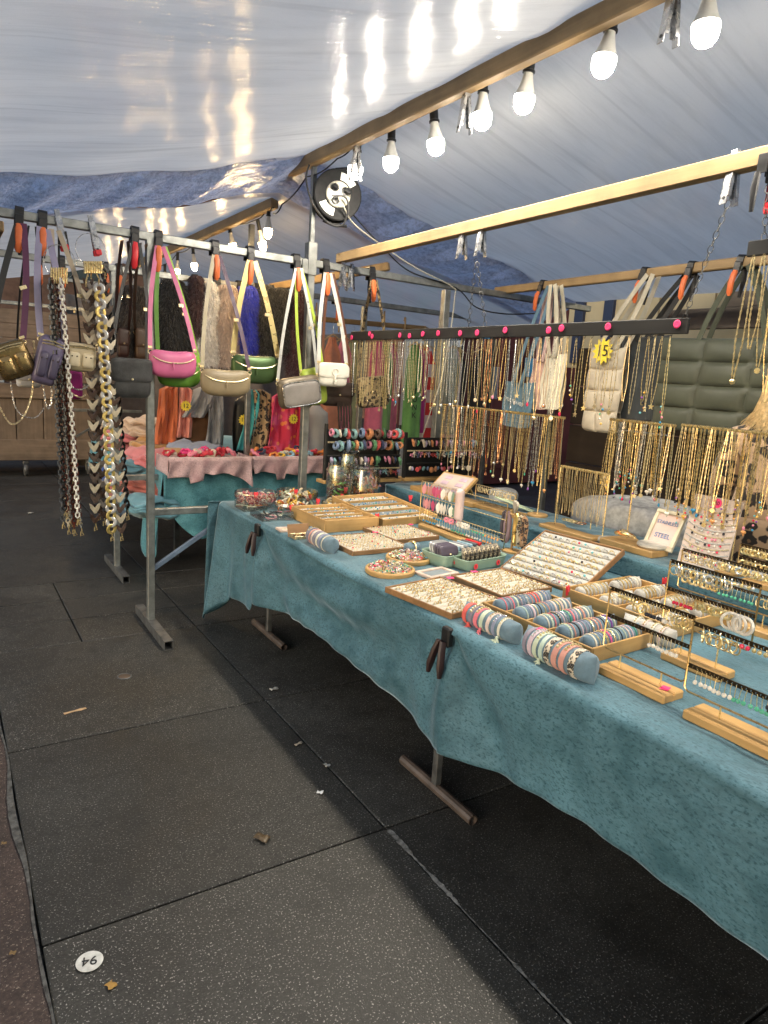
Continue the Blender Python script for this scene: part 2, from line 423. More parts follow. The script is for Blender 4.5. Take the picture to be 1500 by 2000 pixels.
pave = bpy.data.objects.new('market_floor', None); COL.objects.link(pave); pave['kind'] = 'structure'
_sm = {}
def slab(x0, x1, y0, y1):
    gap = .0045+.0006*max(0, y0); k = (round(x1-x0, 3), round(y1-y0, 3), round(max(0, y0)))
    if k not in _sm:
        mb = MB(); mb.mat(ASPH); mb.box((0, 0, -.025), (x1-x0-gap, y1-y0-gap*1.6, .05), None, .0035); _sm[k] = mb.mesh('paving_slab')
    o = link('paving_slab', _sm[k], pave)
    o.location = ((x0+x1)/2, (y0+y1)/2, U(-.002, .001)); o.rotation_euler = (U(-.0012, .0012), U(-.0012, .0012), U(-.001, .001))
XE = [.165, 1.303, 2.44, 3.58, 4.72, 5.86]
YE = [-2.63, -1.5, -.37, .76, 1.889, 3.018, 4.15]
for a, b in zip(XE, XE[1:]):
    for c, d in zip(YE, YE[1:]): slab(a, b, c, d)
for a, b in zip([.165, .635, 1.303, 1.97, 2.64, 3.31, 3.98, 4.65, 5.32], [.635, 1.303, 1.97, 2.64, 3.31, 3.98, 4.65, 5.32, 5.86]):
    for c, d in zip([4.15, 4.555, 4.97], [4.555, 4.97, 5.385]): slab(a, b, c, d)
for a, b in zip(XE, XE[1:]):
    for c, d in zip([5.385, 6.48, 7.6, 8.72, 9.84, 10.96], [6.48, 7.6, 8.72, 9.84, 10.96, 12.1]): slab(a, b, c, d)
# crumbling mortar edge between slabs and the brick paving
mb = MB(); pts = [(-2 + i*.06) for i in range(200)]
rnd = random.Random(3)
wl_ = [.006+.016*max(0, math.sin(y*3.1)*.6+math.sin(y*7.7+1)*.4+.2)+rnd.uniform(0, .003) for y in pts]
def edge(a, b):
    i = min(199, int(a*199)); y = pts[i]; x = .163 - (wl_[i] if b > .5 else 0) + .004*math.sin(y*9)
    return (x, y, .0005+rnd.uniform(-.001, .001))
mb.grid(edge, 199, 2); o = mb.build('mortar_edge', M('crumbling mortar', (.075, .073, .069), .9, 0, .8, 30, .8, 120, .004), pave)
mb = MB(); rj = random.Random(12); wj = [.002+.010*max(0, math.sin(i*.21)*.5+math.sin(i*.083+2)*.5+rj.uniform(-.1, .35)) for i in range(161)]
mb.grid(lambda a, b: (1.303+(b-.35)*2*wj[int(a*160)]+rj.uniform(-.0015, .0015), lerp(.1, 1.87, a), .0022+rj.uniform(0, .0012)), 160, 2)
mb.build('mortar_edge', M('pale crumbled mortar', (.17, .165, .155), .95, 0, .8, 45, .8, 140, .004), pave)
# inlaid marker disc with the pitch number
dp = pz(175, 1880, 0); md_ = thing('pitch_marker', 'round white pitch number plate set in the dark paving', 'floor marker', (dp.x, dp.y, .002))
mb = MB(); mb.lathe([(0, 0), (.034, 0), (.0355, .0025), (.034, .004), (0, .004)], 28); mb.build('disc', M('scuffed white enamel', (.62, .61, .57), .5, 0, .25, 40), md_)
text(md_, '94', .042, (0, 0, .005), (0, 0, R(165)), INK, 'number')
vp = pz(243, 1322, 0); vt = thing('valve_cover', 'small round metal cover sunk in the slab near the pole', 'cover', (vp.x, vp.y, .001))
mb = MB(); mb.torus((0, 0, .002), .034, .004, 20, 5); mb.build('ring', GALV_D, vt)
mb = MB(); mb.lathe([(0, 0), (.031, 0), (.031, .002), (0, .003)], 20); mb.build('cap', M('rusty cap', (.14, .10, .07), .7, .4, .4), vt)
def litter(x, y, w, l, rz, m, label, cat, crumple=.004):
    p = pz(x, y, 0); mb = MB()
    rr = random.Random(int(x))
    mb.grid(lambda a, b: ((a-.5)*w*(1+.3*math.sin(b*7)), (b-.5)*l, .003+crumple*(rr.random()+.2)), 4, 4)
    o = mb.build(cat.replace(' ', '_'), m, None, 35, .0012); o.location = (p.x, p.y, .0); o.rotation_euler = (0, 0, rz); tag(o, label, cat)
PAPER = M('dirty paper', (.55, .53, .48), .9, 0, .3)
litter(147, 1390, .016, .10, R(100), M('split wood', (.55, .36, .2), .8), 'thin sliver of pale wood lying on the dark slab', 'wood sliver', .002)
litter(217, 1927, .02, .025, .4, M('dry leaf', (.42, .24, .06), .8), 'yellow brown leaf scrap beside the number plate', 'leaf', .004)
litter(535, 1348, .02, .045, R(100), PAPER, 'crumpled paper scrap nearest the far table leg', 'paper', .008)
litter(583, 1455, .014, .04, R(110), M('cigarette end', (.5, .42, .32), .9), 'flattened cigarette end in the shadow under the table', 'cigarette end', .006)
litter(638, 1498, .022, .022, .3, PAPER, 'small torn paper ball on the slab joint', 'paper', .01)
litter(625, 1550, .018, .024, .9, M('white plastic chip', (.7, .72, .75), .5), 'bright white plastic chip nearest the front table leg', 'plastic chip', .006)
litter(512, 1640, .035, .05, .7, M('damp debris', (.09, .06, .03), .4), 'dark damp clump of debris on the lit slab', 'debris', .012)
litter(60, 1003, .05, .03, .2, PAPER, 'white paper scrap on the floor near the crate wagon', 'paper', .008)
rr = random.Random(9)
for i, (x, y) in enumerate([(8, 1650), (25, 1865)]):
    litter(x, y, .012, .016, rr.random()*3, M('dull leaf', (.22, .14, .06), .8), 'small dry leaf scrap on the red paving, %s from the far end' % ordn(i), 'leaf', .006)

# ================================================================ STALL FRAMES
Y1, Y2 = 4.226, 5.498
def frame(name, label, Y, rail, posts, parts):
    t = thing(name, label, 'stall frame', (0, 0, 0))
    mb = MB(); mb.bar((rail[0], Y, rail[1]), (rail[2], Y, rail[3]), .04, .045, .004); mb.build('rail', GALV, t)
    for (x, z0, z1, ft, w) in posts:
        mb = MB(); mb.box((x, Y, (z0+z1)/2), (w, w, z1-z0), None, .003); p = mb.build('post', GALV, t)
        if ft:
            mb = MB(); y0, y1 = ft; L = y1-y0; yc = (y0+y1)/2; s_ = .026; k = .004
            for (dx, dz, wx, wz) in ((0, s_, .052, k), (0, -s_+.001, .052, k), (s_-.002, 0, k, .048), (-s_+.002, 0, k, .048)):
                mb.box((x+dx, yc, .029+dz), (wx, L, wz))
            mb.build('foot', GALV_D, p)
    for a, b, w in parts:
        mb = MB(); mb.bar(a, b, w, w, .003); mb.build('brace', GALV if w > .03 else M('blue grey painted steel', (.14, .19, .27), .5, .3, .3), t)
    return t
b0 = py(305, 1110, Y1); b1 = py(408, 1040, Y1)
frA = frame('stall_frame', 'grey steel frame with tall post and T foot carrying the front row of bags', Y1, (-.55, 2.322, 4.62, 2.27),
      [(1.045, .05, 2.29, (3.82, 4.52), .042), (2.045, 0, 2.28, None, .046), (3.13, 0, 2.255, None, .05), (4.3, 0, 2.25, None, .046)],
      [((1.06, Y1+.002, .732), (3.1, Y1+.002, .732), .04), ((1.06, Y1, b0.z), (b1.x+.35, Y1, b1.z+.25), .028)])
mb = MB(); mb.box((2.045, Y1, 2.58), (.03, .03, .62), None, .003); mb.build('upper_post', GALV, frA)
mb = MB(); mb.box((2.045, Y1, 2.32), (.062, .062, .2), None, .004); mb.box((2.0, Y1, 2.27), (.05, .055, .09), None, .004); mb.build('collar', GALV, frA)
b0 = py(235, 1035, Y2); b1 = py(330, 955, Y2)
frB = frame('stall_frame', 'grey steel frame behind, carrying the row of fur collars', Y2, (-.5, 2.275, 4.5, 2.225),
      [(1.105, .05, 2.24, (5.18, 5.86), .042), (2.14, 0, 2.72, None, .04), (3.2, 0, 2.21, None, .044), (4.05, 0, 2.21, None, .046)],
      [((1.12, Y2+.002, .742), (3.1, Y2+.002, .742), .04), ((1.12, Y2, .46), (1.75, Y2, .72), .028)])
# T legs under the jewellery table
def tleg(x, y, label):
    t = thing('table_leg', label, 'table leg', (x, y, 0))
    mb = MB(); mb.box((0, 0, .39), (.03, .03, .7), None, .003); mb.build('upright', GALV_D, t)
    mb = MB(); mb.tube([(0, -.235, .022), (0, .235, .022)], .021, 10, cap=False); mb.tube([(0, -.235, .022), (0, .235, .022)], .017, 10, cap=False)
    mb.build('foot', M('rusty steel foot', (.17, .13, .11), .5, .6, .45, 9, .2, 60), t)
    mb = MB(); mb.bar((.015, 0, .36), (1.0, 0, .36), .028, .028); mb.build('stretcher', GALV_D, t)
tleg(1.60, 1.985, 'rusty steel T shaped table leg nearest the camera')
tleg(1.645, 3.79, 'grey steel T shaped table leg near the far corner of the blue cloth')
# wooden beams
def beam(a, b, w, h, label, m=BEAM, name='wooden_beam'):
    mb = MB(); mb.bar(a, b, w, h, .006); o = mb.build(name, m); return tag(o, label, 'beam')
beam((2.03, -3, 2.885), (2.03, 4.74, 2.905), .055, .075, 'thick ridge beam carrying the row of white bulbs under the near canopy')
beam((2.30, -3, 2.42), (2.30, 4.33, 2.367), .045, .062, 'yellowish beam with steel clamps above the black necklace bar')
beam((3.70, -3, 2.39), (3.70, 4.35, 2.318), .045, .055, 'long thin beam from which the green quilted tote hangs')
beam((2.03, 4.79, 2.745), (2.0, 9.2, 2.70), .055, .07, 'ridge beam with warm bulbs under the canopy behind')
beam(py(528, 562, 5.56), py(760, 520, 4.75)+Vector((0, 0, 0)), .045, .06, 'short orange lit beam end crossing behind the tall post', BEAM)
beam((.35, 4.85, 2.34), (.35, 9.2, 2.30), .045, .06, 'beam along the left eave of the canopy behind')

# ================================================================ CANOPIES
TARP1 = tarp('white stall sheet', (.72, .71, .68), .70, (.99, .97, .98), .20, (5, 46, 5), .6, .009, 0, .14)
TARP2 = tarp('white stall sheet behind', (.64, .63, .60), .70, (.97, .95, .96), .18, (5, 46, 5), .65, .009, 0, .28)
TARPB = tarp('wet blue sheet', (.44, .47, .58), .78, (.66, .73, .96), .15, (6, 18, 6), .8, .03, wet=.9, gloss=.3)
rn = random.Random(5)
ph = [rn.uniform(0, 6.28) for _ in range(20)]
def z1(X, Y):
    d = abs(X-2.03); z = 2.945 - .258*d
    z -= .035*math.sin(min(1, d/1.75)*PI)*(1 if X < 2.03 else .5)
    w = .004*math.sin(X*6+Y*9+ph[0]) + .003*math.sin(X*3-Y*17+ph[1])
    e = math.exp(-max(0, 4.32-Y)*3.2)
    z += w + e*.012*math.sin(X*9+ph[2])*min(1, d*2)
    z += .010*math.exp(-d*6)*math.sin(Y*11+ph[3])
    return z
mb = MB(); mb.grid(lambda a, b: (lambda X, Y: (X, Y, z1(X, Y)))(-1.25+5.75*a, -3.2+7.53*b), 110, 130)
o = mb.build('canopy_sheet', TARP1, None, 80); tag(o, 'large white plastic canopy sheet over the jewellery table', 'canopy')
def z2(X, Y):
    d = abs(X-2.0); z = 2.79 - .25*d - .03*math.sin(min(1, d/1.7)*PI)
    return z + .004*math.sin(X*6+Y*8+ph[4]) + .004*math.sin(X*4-Y*15+ph[5]) + .012*math.exp(-(Y-4.66)*3)*math.sin(X*8+ph[6])
mb = MB(); mb.grid(lambda a, b: (lambda X, Y: (X, Y, z2(X, Y)))(-1.3+5.9*a, 4.66+4.7*b), 100, 80)
o = mb.build('canopy_sheet', TARP2, None, 80); tag(o, 'white canopy sheet behind, over the scarf stall with warm bulbs', 'canopy')
def zg(a, b):
    X = -1.28+5.8*a; za = z1(X, 4.30)+.012; zb = z2(X, 4.74)+.012; Y = 4.27+.50*b
    d = abs(X-2.03)
    z = lerp(za, zb, b) - .05*math.sin(b*PI)*min(1, d*1.5) + .012*math.sin(X*13+b*5+ph[7])*math.sin(b*PI) + .008*math.sin(X*27+b*9)
    return (X, Y, z)
mb = MB(); mb.grid(zg, 160, 24); o = mb.build('gap_sheet', TARPB, None, 80); tag(o, 'crinkled wet blue plastic sheet bridging the gap between the two canopies', 'canopy')

# ================================================================ STRING LIGHTS
def string_light(label, pts, cable, mat_e, coll, tilt=None, scale=1.0):
    t = thing('string_light', label, 'string light', (pts[0][0], pts[0][1], pts[0][2]))
    base = Vector(pts[0])
    mb = MB(); cp = []
    for a, b in zip(cable, cable[1:]):
        a = Vector(a); b = Vector(b)
        for k in range(6):
            q = k/6; p = a.lerp(b, q); p.z -= .022*math.sin(q*PI); cp.append(p-base)
    cp.append(Vector(cable[-1])-base); mb.tube(cp, .0045, 6); mb.build('cable', RUBBER, t)
    k = scale
    s0 = MB(); s0.lathe([(.0, .002), (.020*k, .002), (.022*k, -.01), (.021*k, -.062), (.026*k, -.066), (.026*k, -.074), (.02*k, -.075)], 14); sm_ = s0.mats.append(BLACKP); s0m = s0.mesh('socket')
    c0 = MB(); c0.mats.append(BULBW); c0.lathe([(.019*k, -.074), (.021*k, -.09), (.030*k, -.125), (.041*k, -.150), (.043*k, -.158)], 16); c0m = c0.mesh('collar')
    g0 = MB(); g0.mats.append(mat_e)
    g0.lathe([(.0432*k, -.1575), (.044*k, -.170), (.0425*k, -.186), (.0385*k, -.199)], 16); g0m = g0.mesh('globe')
    l0 = MB(); l0.mats.append(coll); l0.lathe([(.0385*k, -.199), (.036*k, -.204), (.024*k, -.218), (.010*k, -.2245), (0, -.225)], 16); l0m = l0.mesh('lens')
    for i, p in enumerate(pts):
        s = link('bulb', s0m, t); s.location = Vector(p)-base
        if tilt: s.rotation_euler = tilt[i]
        c = link('collar', c0m, s); gg = link('globe', g0m, s); link('lens', l0m, s)
    return t
E_COOL = emis('lit cool white globe', (1.0, .95, .86), 9.0); L_COOL = emis('lit cool white lens', (1.0, .90, .74), BULB_COOL)
E_WARM = emis('lit warm globe', (1.0, .70, .34), 42.0); L_WARM = emis('lit warm lens', (1.0, .66, .30), BULB_WARM)
gl = [(1374, 66, 2.10), (1189, 130, 2.10), (1030, 200, 2.10), (938, 235, 2.10), (841, 288, 2.10), (761, 320, 2.10), (697, 338, 2.10)]
cp = [px(x, y, X) for x, y, X in gl]
pts = [(2.07, y, 2.94-.0) for y in (-.65, -.2, .22, .62, .94, 1.25)]
pts = [(2.10, y, 2.865) for y in (-1.0, -.55, -.12, .3, .70, 1.12)] + [(p.x, p.y, p.z+.185) for p in cp]
cab = [(2.06, -1.4, 2.85)] + pts + [(2.06, 3.95, 2.86), (2.03, 4.3, 2.82), (2.0, 4.6, 2.70), (1.99, 4.72, 2.66)]
rn2 = random.Random(2)
string_light('string of lit white bulbs on black cable along the near ridge beam', pts, cab, E_COOL, L_COOL, [(rn2.uniform(-.12, .12), rn2.uniform(-.1, .1), 0) for _ in pts])
gl2 = [(524, 436), (502, 462), (446, 466), (376, 506), (347, 518), (322, 540), (262, 552), (240, 572)]
pts2 = [px(x, y, 2.04) for x, y in gl2]; pts2 = [(p.x, p.y, p.z+.12) for p in pts2]
string_light('string of warm bulbs on black cable under the canopy behind', pts2, [(2.0, 4.74, 2.7)]+pts2, E_WARM, L_WARM, [(0, 0, 0), (.1, -.3, 0), (0, -.22, 0), (0, -.1, 0), (.1, 0, 0), (0, 0, 0), (0, 0, 0), (0, 0, 0)], .66)

# ================================================================ CLAMPS
def steel_clamp(p, label, rot=(0, 0, 0), tips=False, L=.15):
    """pressed steel spring clamp: two channel arms with holes near the ends, jaws round the beam"""
    t = thing('steel_clamp', label, 'clamp', p, rot=rot)
    for sx in (-1, 1):
        T = Matrix.Rotation(sx*.12, 4, 'X')
        mb = MB()
        mb.prism([(-.012, .045), (.012, .045), (.014, -L), (-.014, -L)], .003, T @ Matrix.Translation((0, sx*.012, 0)))
        for q in (-1, 1):
            mb.box((q*.0135, sx*.006, -L/2+.02), (.003, .014, L*.92), T)
        mb.build('arm', STEEL, t)
        mb = MB(); mb.lathe([(.0, 0), (.006, 0), (.006, .002), (0, .002)], 10, T @ Matrix.Translation((0, sx*.014+sx*.001, -L+.02)) @ Matrix.Rotation(PI/2, 4, 'X')); mb.build('rivet_hole', BLACKP, t)
        if tips:
            mb = MB(); mb.box((0, sx*.012, -L+.005), (.034, .012, .03), T, .004); mb.build('grip_tip', REDP, t)
    mb = MB(); mb.tube([(-.016, 0, -.01), (.016, 0, -.01)], .009, 8); mb.build('spring', STEEL, t)
    return t
def strap_clamp(p, label, rz=0, grip=ORANGE, back=True, tilt=0, k=1.0):
    """black spring clamp hooked over the rail, coloured rubber grip hanging in front"""
    t = thing('spring_clamp', label, 'clamp', p, rot=(0, tilt, rz))
    mb = MB(); w = .042*k
    prof = [(-.034, -.045), (-.032, .026), (-.020, .040), (.020, .040), (.032, .026), (.034, -.045), (.026, -.045), (.025, .022), (.016, .031), (-.016, .031), (-.025, .022), (-.026, -.045)]
    T = Matrix.Rotation(PI/2, 4, 'Z')
    mb.prism([(x*k, z*k) for x, z in prof], w, T)
    mb.box((0, -.038*k, -.035*k), (w, .014*k, .07*k), None, .004)
    mb.build('jaw', BLACKP, t)
    mb = MB(); pts = [(0, -.042*k, -.05*k), (0, -.052*k, -.075*k), (.001, -.056*k, -.12*k), (.002, -.05*k, -.17*k), (.002, -.045*k, -.188*k)]
    mb.tube(pts, [.015*k, .019*k, .0185*k, .018*k, .009*k], 8, flat=.7); mb.build('grip', grip, t)
    if back:
        mb = MB(); mb.tube([(.012, .03*k, -.04*k), (.014, .035*k, -.10*k), (.016, .03*k, -.19*k)], [.014*k, .017*k, .01*k], 8, flat=.6); mb.build('rear_handle', BLACKP, t)
    return t
def railA(x):                                   # a point on the front bag rail below picture column x
    p = py(x, 413+.16*x, Y1); X = p.x; return Vector((X, Y1, 2.322+(2.27-2.322)*(X+.55)/5.17))
def railB(x):
    p = py(x, 493+.14*x, Y2); X = p.x; return Vector((X, Y2, 2.275-.01*(X+.5)))
for x, g_, lb in ((37, ORANGE, 'far left of the front rail'), (82, ORANGE, 'above the lilac bag'), (262, REDP, 'above the black velvet clutch'), (308, ORANGE, 'above the pink half moon bag'), (418, ORANGE, 'above the taupe half moon bag'),
               (487, ORANGE, 'above the metallic green half moon bag'), (577, ORANGE, 'above the grey box bag left of the tall post'), (634, ORANGE, 'above the white saddle bag'), (724, ORANGE, 'above the leopard print bag')):
    strap_clamp(railA(x), 'black clamp with %s grip %s' % ('red' if g_ is REDP else 'orange', lb), U(-.05, .05), g_, True, U(-.05, .09))
for x, lb in ((113, 'holding the ring of slim chain straps'), (178, 'holding the ring of wide chain belts')):
    steel_clamp(railA(x)+Vector((0, -.02, .01)), 'steel clamp with red tips %s' % lb, (0, -.18, PI/2*0), True, .15)
for x, lb in ((668, 'nearest the tall post under the rail'), (684, 'dangling right beside another under the rail')):
    steel_clamp(railA(x)+Vector((0, -.02, -.01)), 'small bare steel clamp %s' % lb, (0, .05, .6), False, .13)
for i, (x, y, X, lb) in enumerate(((697, 290, 2.04, 'at the far end of the ridge beam beside the cable reel'), (912, 180, 2.04, 'on the ridge beam between two white bulbs'), (1318, -25, 2.05, 'on the ridge beam beside the largest bulb'),
                                 (905, 455, 2.30, 'left of the pair above the necklace bar chain'), (942, 448, 2.30, 'right of the pair above the necklace bar chain'), (1434, 322, 2.30, 'holding the chain above the green quilted tote'))):
    p = px(x, y, X); steel_clamp((X, p.y, p.z), 'bare steel clamp %s' % lb, (0, 0, PI/2 if False else R(80)), False, .17 if X < 2.2 else .13)
p = px(1497, 330, 2.30); strap_clamp((2.30, p.y, p.z+.02), 'black clamp with red grip cut off by the right edge', PI/2, REDP, True, 0, .8)
# chains that carry the necklace bar
def chain(a, b, label, n=None, r=.0016, ln=.03, w=.009, m=GALV_D):
    a = Vector(a); b = Vector(b); d = b-a; L = d.length; n = n or int(L/(ln*.8)); mb = MB(); z = d/L
    x = z.orthogonal().normalized(); y = z.cross(x)
    for i in range(n):
        c = a + z*(L*(i+.5)/n); h = x if i % 2 else y; hl = L/n*.62
        pts = [c+z*(math.cos(q)*hl)+h*(math.sin(q)*w) for q in [2*PI*k/8 for k in range(8)]]
        mb.tube(pts, r, 4, closed=True)
    o = mb.build('hanging_chain', m); return tag(o, label, 'chain')
for (x0, y0, x1, y1, lb) in ((930, 505, 915, 640, 'far chain holding up the black necklace bar'), (932, 512, 948, 637, 'second far chain beside the first on the necklace bar'), (1424, 392, 1335, 625, 'slanting chain from the beam to the near end of the necklace bar')):
    a = px(x0, y0, 2.30); b = px(x1, y1, 2.38); chain(a, b, lb)

# ================================================================ CABLE REEL
rc = py(656, 384, 4.15)
t = thing('cable_reel', 'black cable reel with pale socket face hanging from the tall post', 'cable reel', rc, rot=(R(90), R(8), R(-14)))
mb = MB()
for z in (-.055, .045): mb.lathe([(.05, z), (.145, z), (.152, z+.005), (.145, z+.012), (.05, z+.012)], 32)
mb.build('flange', M('scuffed matt black', (.010, .010, .011), .85, 0, .3), t)
mb = MB(); mb.lathe([(.12, -.045), (.12, .046)], 28)
for i in range(6): mb.torus((0, 0, -.036+.015*i), .121, .0085, 28, 5)
mb.build('wound_cable', RUBBER, t)
mb = MB(); mb.lathe([(0, .058), (.074, .058), (.078, .063), (.072, .072), (0, .076)], 30); mb.build('socket_face', M('ivory plastic', (.50, .48, .40), .4, 0, .08), t)
for a in (.6, 2.4, 4.4):
    mb = MB(); mb.lathe([(.013, .074), (.022, .076), (.024, .086), (.017, .087), (.015, .078), (0, .078)], 14, Matrix.Translation((.042*math.cos(a), .042*math.sin(a), 0))); mb.build('socket', BLACKP, t)
for a in (1.15, 4.2):
    mb = MB(); mb.grid(lambda u, v: ((.086+.045*v)*math.cos(a+(u-.5)*.9), (.086+.045*v)*math.sin(a+(u-.5)*.9), .0595), 8, 1); mb.build('paper_label', M('printed label', (.7, .7, .66), .5, 0, .3, 60), t)
for a, L in ((2.4, .05), (.6, .05)):
    mb = MB(); mb.tube([(.052*math.cos(a), .052*math.sin(a), .08), (.052*math.cos(a), .052*math.sin(a)-.005, .105), (.052*math.cos(a)+.02, .052*math.sin(a)-.02, .12)], [.017, .018, .008], 8); mb.build('plug', BLACKP, t)
mb = MB(); mb.tube([(-.06, -.165, .03), (0, -.178, .04), (.09, -.165, .05)], .010, 8); mb.tube([(-.03, .15, 0), (.03, .165, .03), (.10, .16, .05)], .014, 8); mb.build('handle', BLACKP, t)
def cable(pts, r, m, label):
    pts = [Vector(p) for p in pts]; out = []
    for i in range(len(pts)-1):
        p0, p1, p2, p3 = pts[max(0, i-1)], pts[i], pts[i+1], pts[min(len(pts)-1, i+2)]
        for k in range(8):
            q = k/8; out.append(.5*((2*p1)+(-p0+p2)*q+(2*p0-5*p1+4*p2-p3)*q*q+(-p0+3*p1-3*p2+p3)*q**3))
    out.append(pts[-1]); mb = MB(); mb.tube(out, r, 6); o = mb.build('cable', m); return tag(o, label, 'cable')
CREAM = M('cream cable sheath', (.40, .38, .31), .5, 0, .1)
cable([py(x, y, Y) for x, y, Y in ((660, 385, 4.05), (672, 405, 4.03), (690, 436, 4.08), (740, 475, 4.12), (810, 522, 4.15), (883, 560, 4.17), (888, 580, 4.17), (878, 660, 4.16), (862, 740, 4.15), (842, 800, 4.15), (822, 862, 4.15))], .0045, CREAM, 'cream cable running from the reel along the rail and down the post')
cable([py(x, y, Y) for x, y, Y in ((648, 382, 4.04), (674, 385, 4.02), (680, 410, 4.02), (668, 440, 4.05), (640, 435, 4.08), (610, 395, 4.1), (598, 350, 4.12), (604, 322, 4.14))], .006, RUBBER, 'black cable looped around the reel up to the ridge')
cable([py(x, y, 4.2) for x, y in ((690, 420), (745, 480), (800, 530), (890, 562), (930, 600), (985, 613), (1050, 612))], .005, RUBBER, 'thin black cable sagging behind the necklace bar chains')

# ================================================================ JEWELLERY TABLE
TZ, UZ = .79, .89
tb = thing('trestle_table', 'long trestle table under the teal velvet with the jewellery', 'table', (2.0, 2, 0))
mb = MB(); mb.box((.05, -.05, TZ-.035), (1.02, 4.15, .04), None, .004); mb.build('tabletop', CRATE_X, tb)
mb = MB(); mb.box((.82, -.1, UZ-.07), (.42, 3.85, .1), None, .004); mb.build('raised_shelf', CRATE_X, tb)
for x, y in ((.9, -1.9), (.9, 0), (.9, 1.7)):
    mb = MB(); mb.box((x, y, .36), (.04, .04, .72), None, .003); mb.build('leg', GALV_D, tb)
def curve(pts):
    def f(y):
        for (a, b), (c, d) in zip(pts, pts[1:]):
            if a <= y <= c: q = (y-a)/(c-a); return b+(d-b)*lerp(q, sm(q), .4)
        return pts[0][1] if y < pts[0][0] else pts[-1][1]
    return f
hem = curve([(-.3, .43), (1.15, .43), (1.84, .345), (2.75, .405), (3.42, .345), (3.5, .34), (3.58, .27), (3.9, .25), (4.02, .17), (4.17, .03)])
CL = [(3.52, 1.0), (1.80, 1.0)]              # where the two clamps pinch the cloth
def cloth(a, b):
    Y = -.25+4.42*a; n = .62
    if b < n:                                # top
        q = b/n; X = lerp(2.66, 1.478, q); z = TZ + .0015*math.sin(X*31+Y*17)+.0012*math.sin(Y*43-X*11)
        return (X, Y, z)
    q = (b-n)/(1-n)
    if q < .16:
        an = q/.16*PI/2; r = .022
        bulge = .012*(.5+.5*math.sin(Y*5.2))*math.sin(an)
        return (1.478-r*math.sin(an)-bulge, Y, TZ-r*(1-math.cos(an))-.004*math.sin(an))
    s = (q-.16)/.84; h = hem(Y); z = lerp(TZ-.026, h, s); X = 1.456 - .012*(.5+.5*math.sin(Y*5.2))*(1-s)
    for yc, k in CL:                         # cone shaped folds that fan out below each clamp, and a pinch at the clamp
        d = (Y-yc); w = .035+.16*s
        X -= k*.038*sm(s*1.3)*math.exp(-(d/w)**2)
        X += k*.03*math.exp(-(d/.07)**2)*math.exp(-((s-.1)/.12)**2)
        X += .016*s*math.exp(-((abs(d)-.16-.12*s)/.08)**2)
        if s > .02: X += .018*math.sin(math.atan2(d, s*.4+.04)*7)*math.exp(-abs(d)/.3)*min(1, s*4)
    # swags that hang between the clamps
    mid = (Y-2.66)/.86
    if abs(mid) < 1.15: X += .034*math.sin((s*1.5+mid*mid*.8)*7.0+.6)*(1-min(1, abs(mid)))*.9 + .03*s*(1-mid*mid if abs(mid) < 1 else 0)
    if Y < 1.75: X += .008*math.sin(s*5+Y*3.1) + .004*s*math.sin(Y*6+1)
    if Y > 3.75:
        e = (Y-3.75)/.42; X -= .075*s*sm(e)+.04*s*math.sin(e*9)*sm(e*1.6)
    X += .004*math.sin(Y*37+s*3)*s
    return (X, Y-.0*s, z)
cl = thing('tablecloth', 'teal crushed velvet cloth draped over the front of the jewellery table', 'tablecloth', (0, 0, 0))
mb = MB(); mb.grid(cloth, 260, 90); mb.build('cloth', TEAL, cl, 70, .003)
def endcloth(a, b):
    X = lerp(1.385, 2.6, a); 
    if b < .1: return (X, 4.17+.12*b, TZ+.001-.01*b)
    s = (b-.1)/.9; h = lerp(.03, .26, sm(a*4)) if a < .25 else .27+.03*math.sin(a*14)
    return (X+.03*s*math.sin(a*20), 4.185+.035*s*math.sin(a*24+1)+.03*s, lerp(TZ-.002, h, s))
mb = MB(); mb.grid(endcloth, 60, 30); mb.build('end_drape', TEAL, cl, 70, .003)
def tier(a, b):
    Y = .2+3.83*a; n = .2
    if b < n: return (2.585+.004*math.sin(Y*13), Y, lerp(TZ+.004, UZ-.012, b/n))
    q = (b-n)/(1-n)
    if q < .08: an = q/.08*PI/2; return (2.585+.012*(1-math.cos(an)), Y, UZ-.012+.012*math.sin(an))
    q = (q-.08)/.92
    if q < .72: return (lerp(2.6, 3.03, q/.72), Y, UZ+.0015*math.sin(Y*29+q*30))
    s = (q-.72)/.28; return (3.04+.015*math.sin(Y*11)*s, Y, UZ-.3*s)
tc = thing('tablecloth', 'second teal velvet cloth covering the raised shelf at the back of the table', 'tablecloth', (0, 0, 0))
mb = MB(); mb.grid(tier, 160, 50); mb.build('cloth', TEAL, tc, 70, .003)
# the two black spring clamps that hold the cloth at the table edge
def cloth_clamp(Y, label, rz=0):
    t = thing('spring_clamp', label, 'clamp', (1.43, Y, TZ-.01), rot=(0, 0, rz)); t.scale = [.86]*3
    mb = MB(); mb.box((.02, 0, -.035), (.03, .05, .08), None, .006); mb.build('jaw', BLACKP, t)
    for s in (-1, 1):
        mb = MB(); mb.tube([(-.008, s*.012, -.05), (-.02, s*.022, -.09), (-.03, s*.034, -.15), (-.034, s*.038, -.19)], [.016, .017, .018, .010], 8, flat=.75)
        mb.build('handle', M('worn dark red grip', (.022, .009, .009), .45, 0, .3), t)
cloth_clamp(3.52, 'black clamp pinching the velvet near the far corner of the table', .15)
cloth_clamp(1.80, 'black spread handled clamp pinching the velvet in the middle of the table', 0)

# ================================================================ STREET BEHIND
def wallbox(name, label, cat, c, d, m, parts=()):
    t = thing(name, label, cat, (c[0], c[1], c[2]-d[2]/2))
    mb = MB(); mb.box((0, 0, d[2]/2), d, None, .01); mb.build('wall', m, t); return t
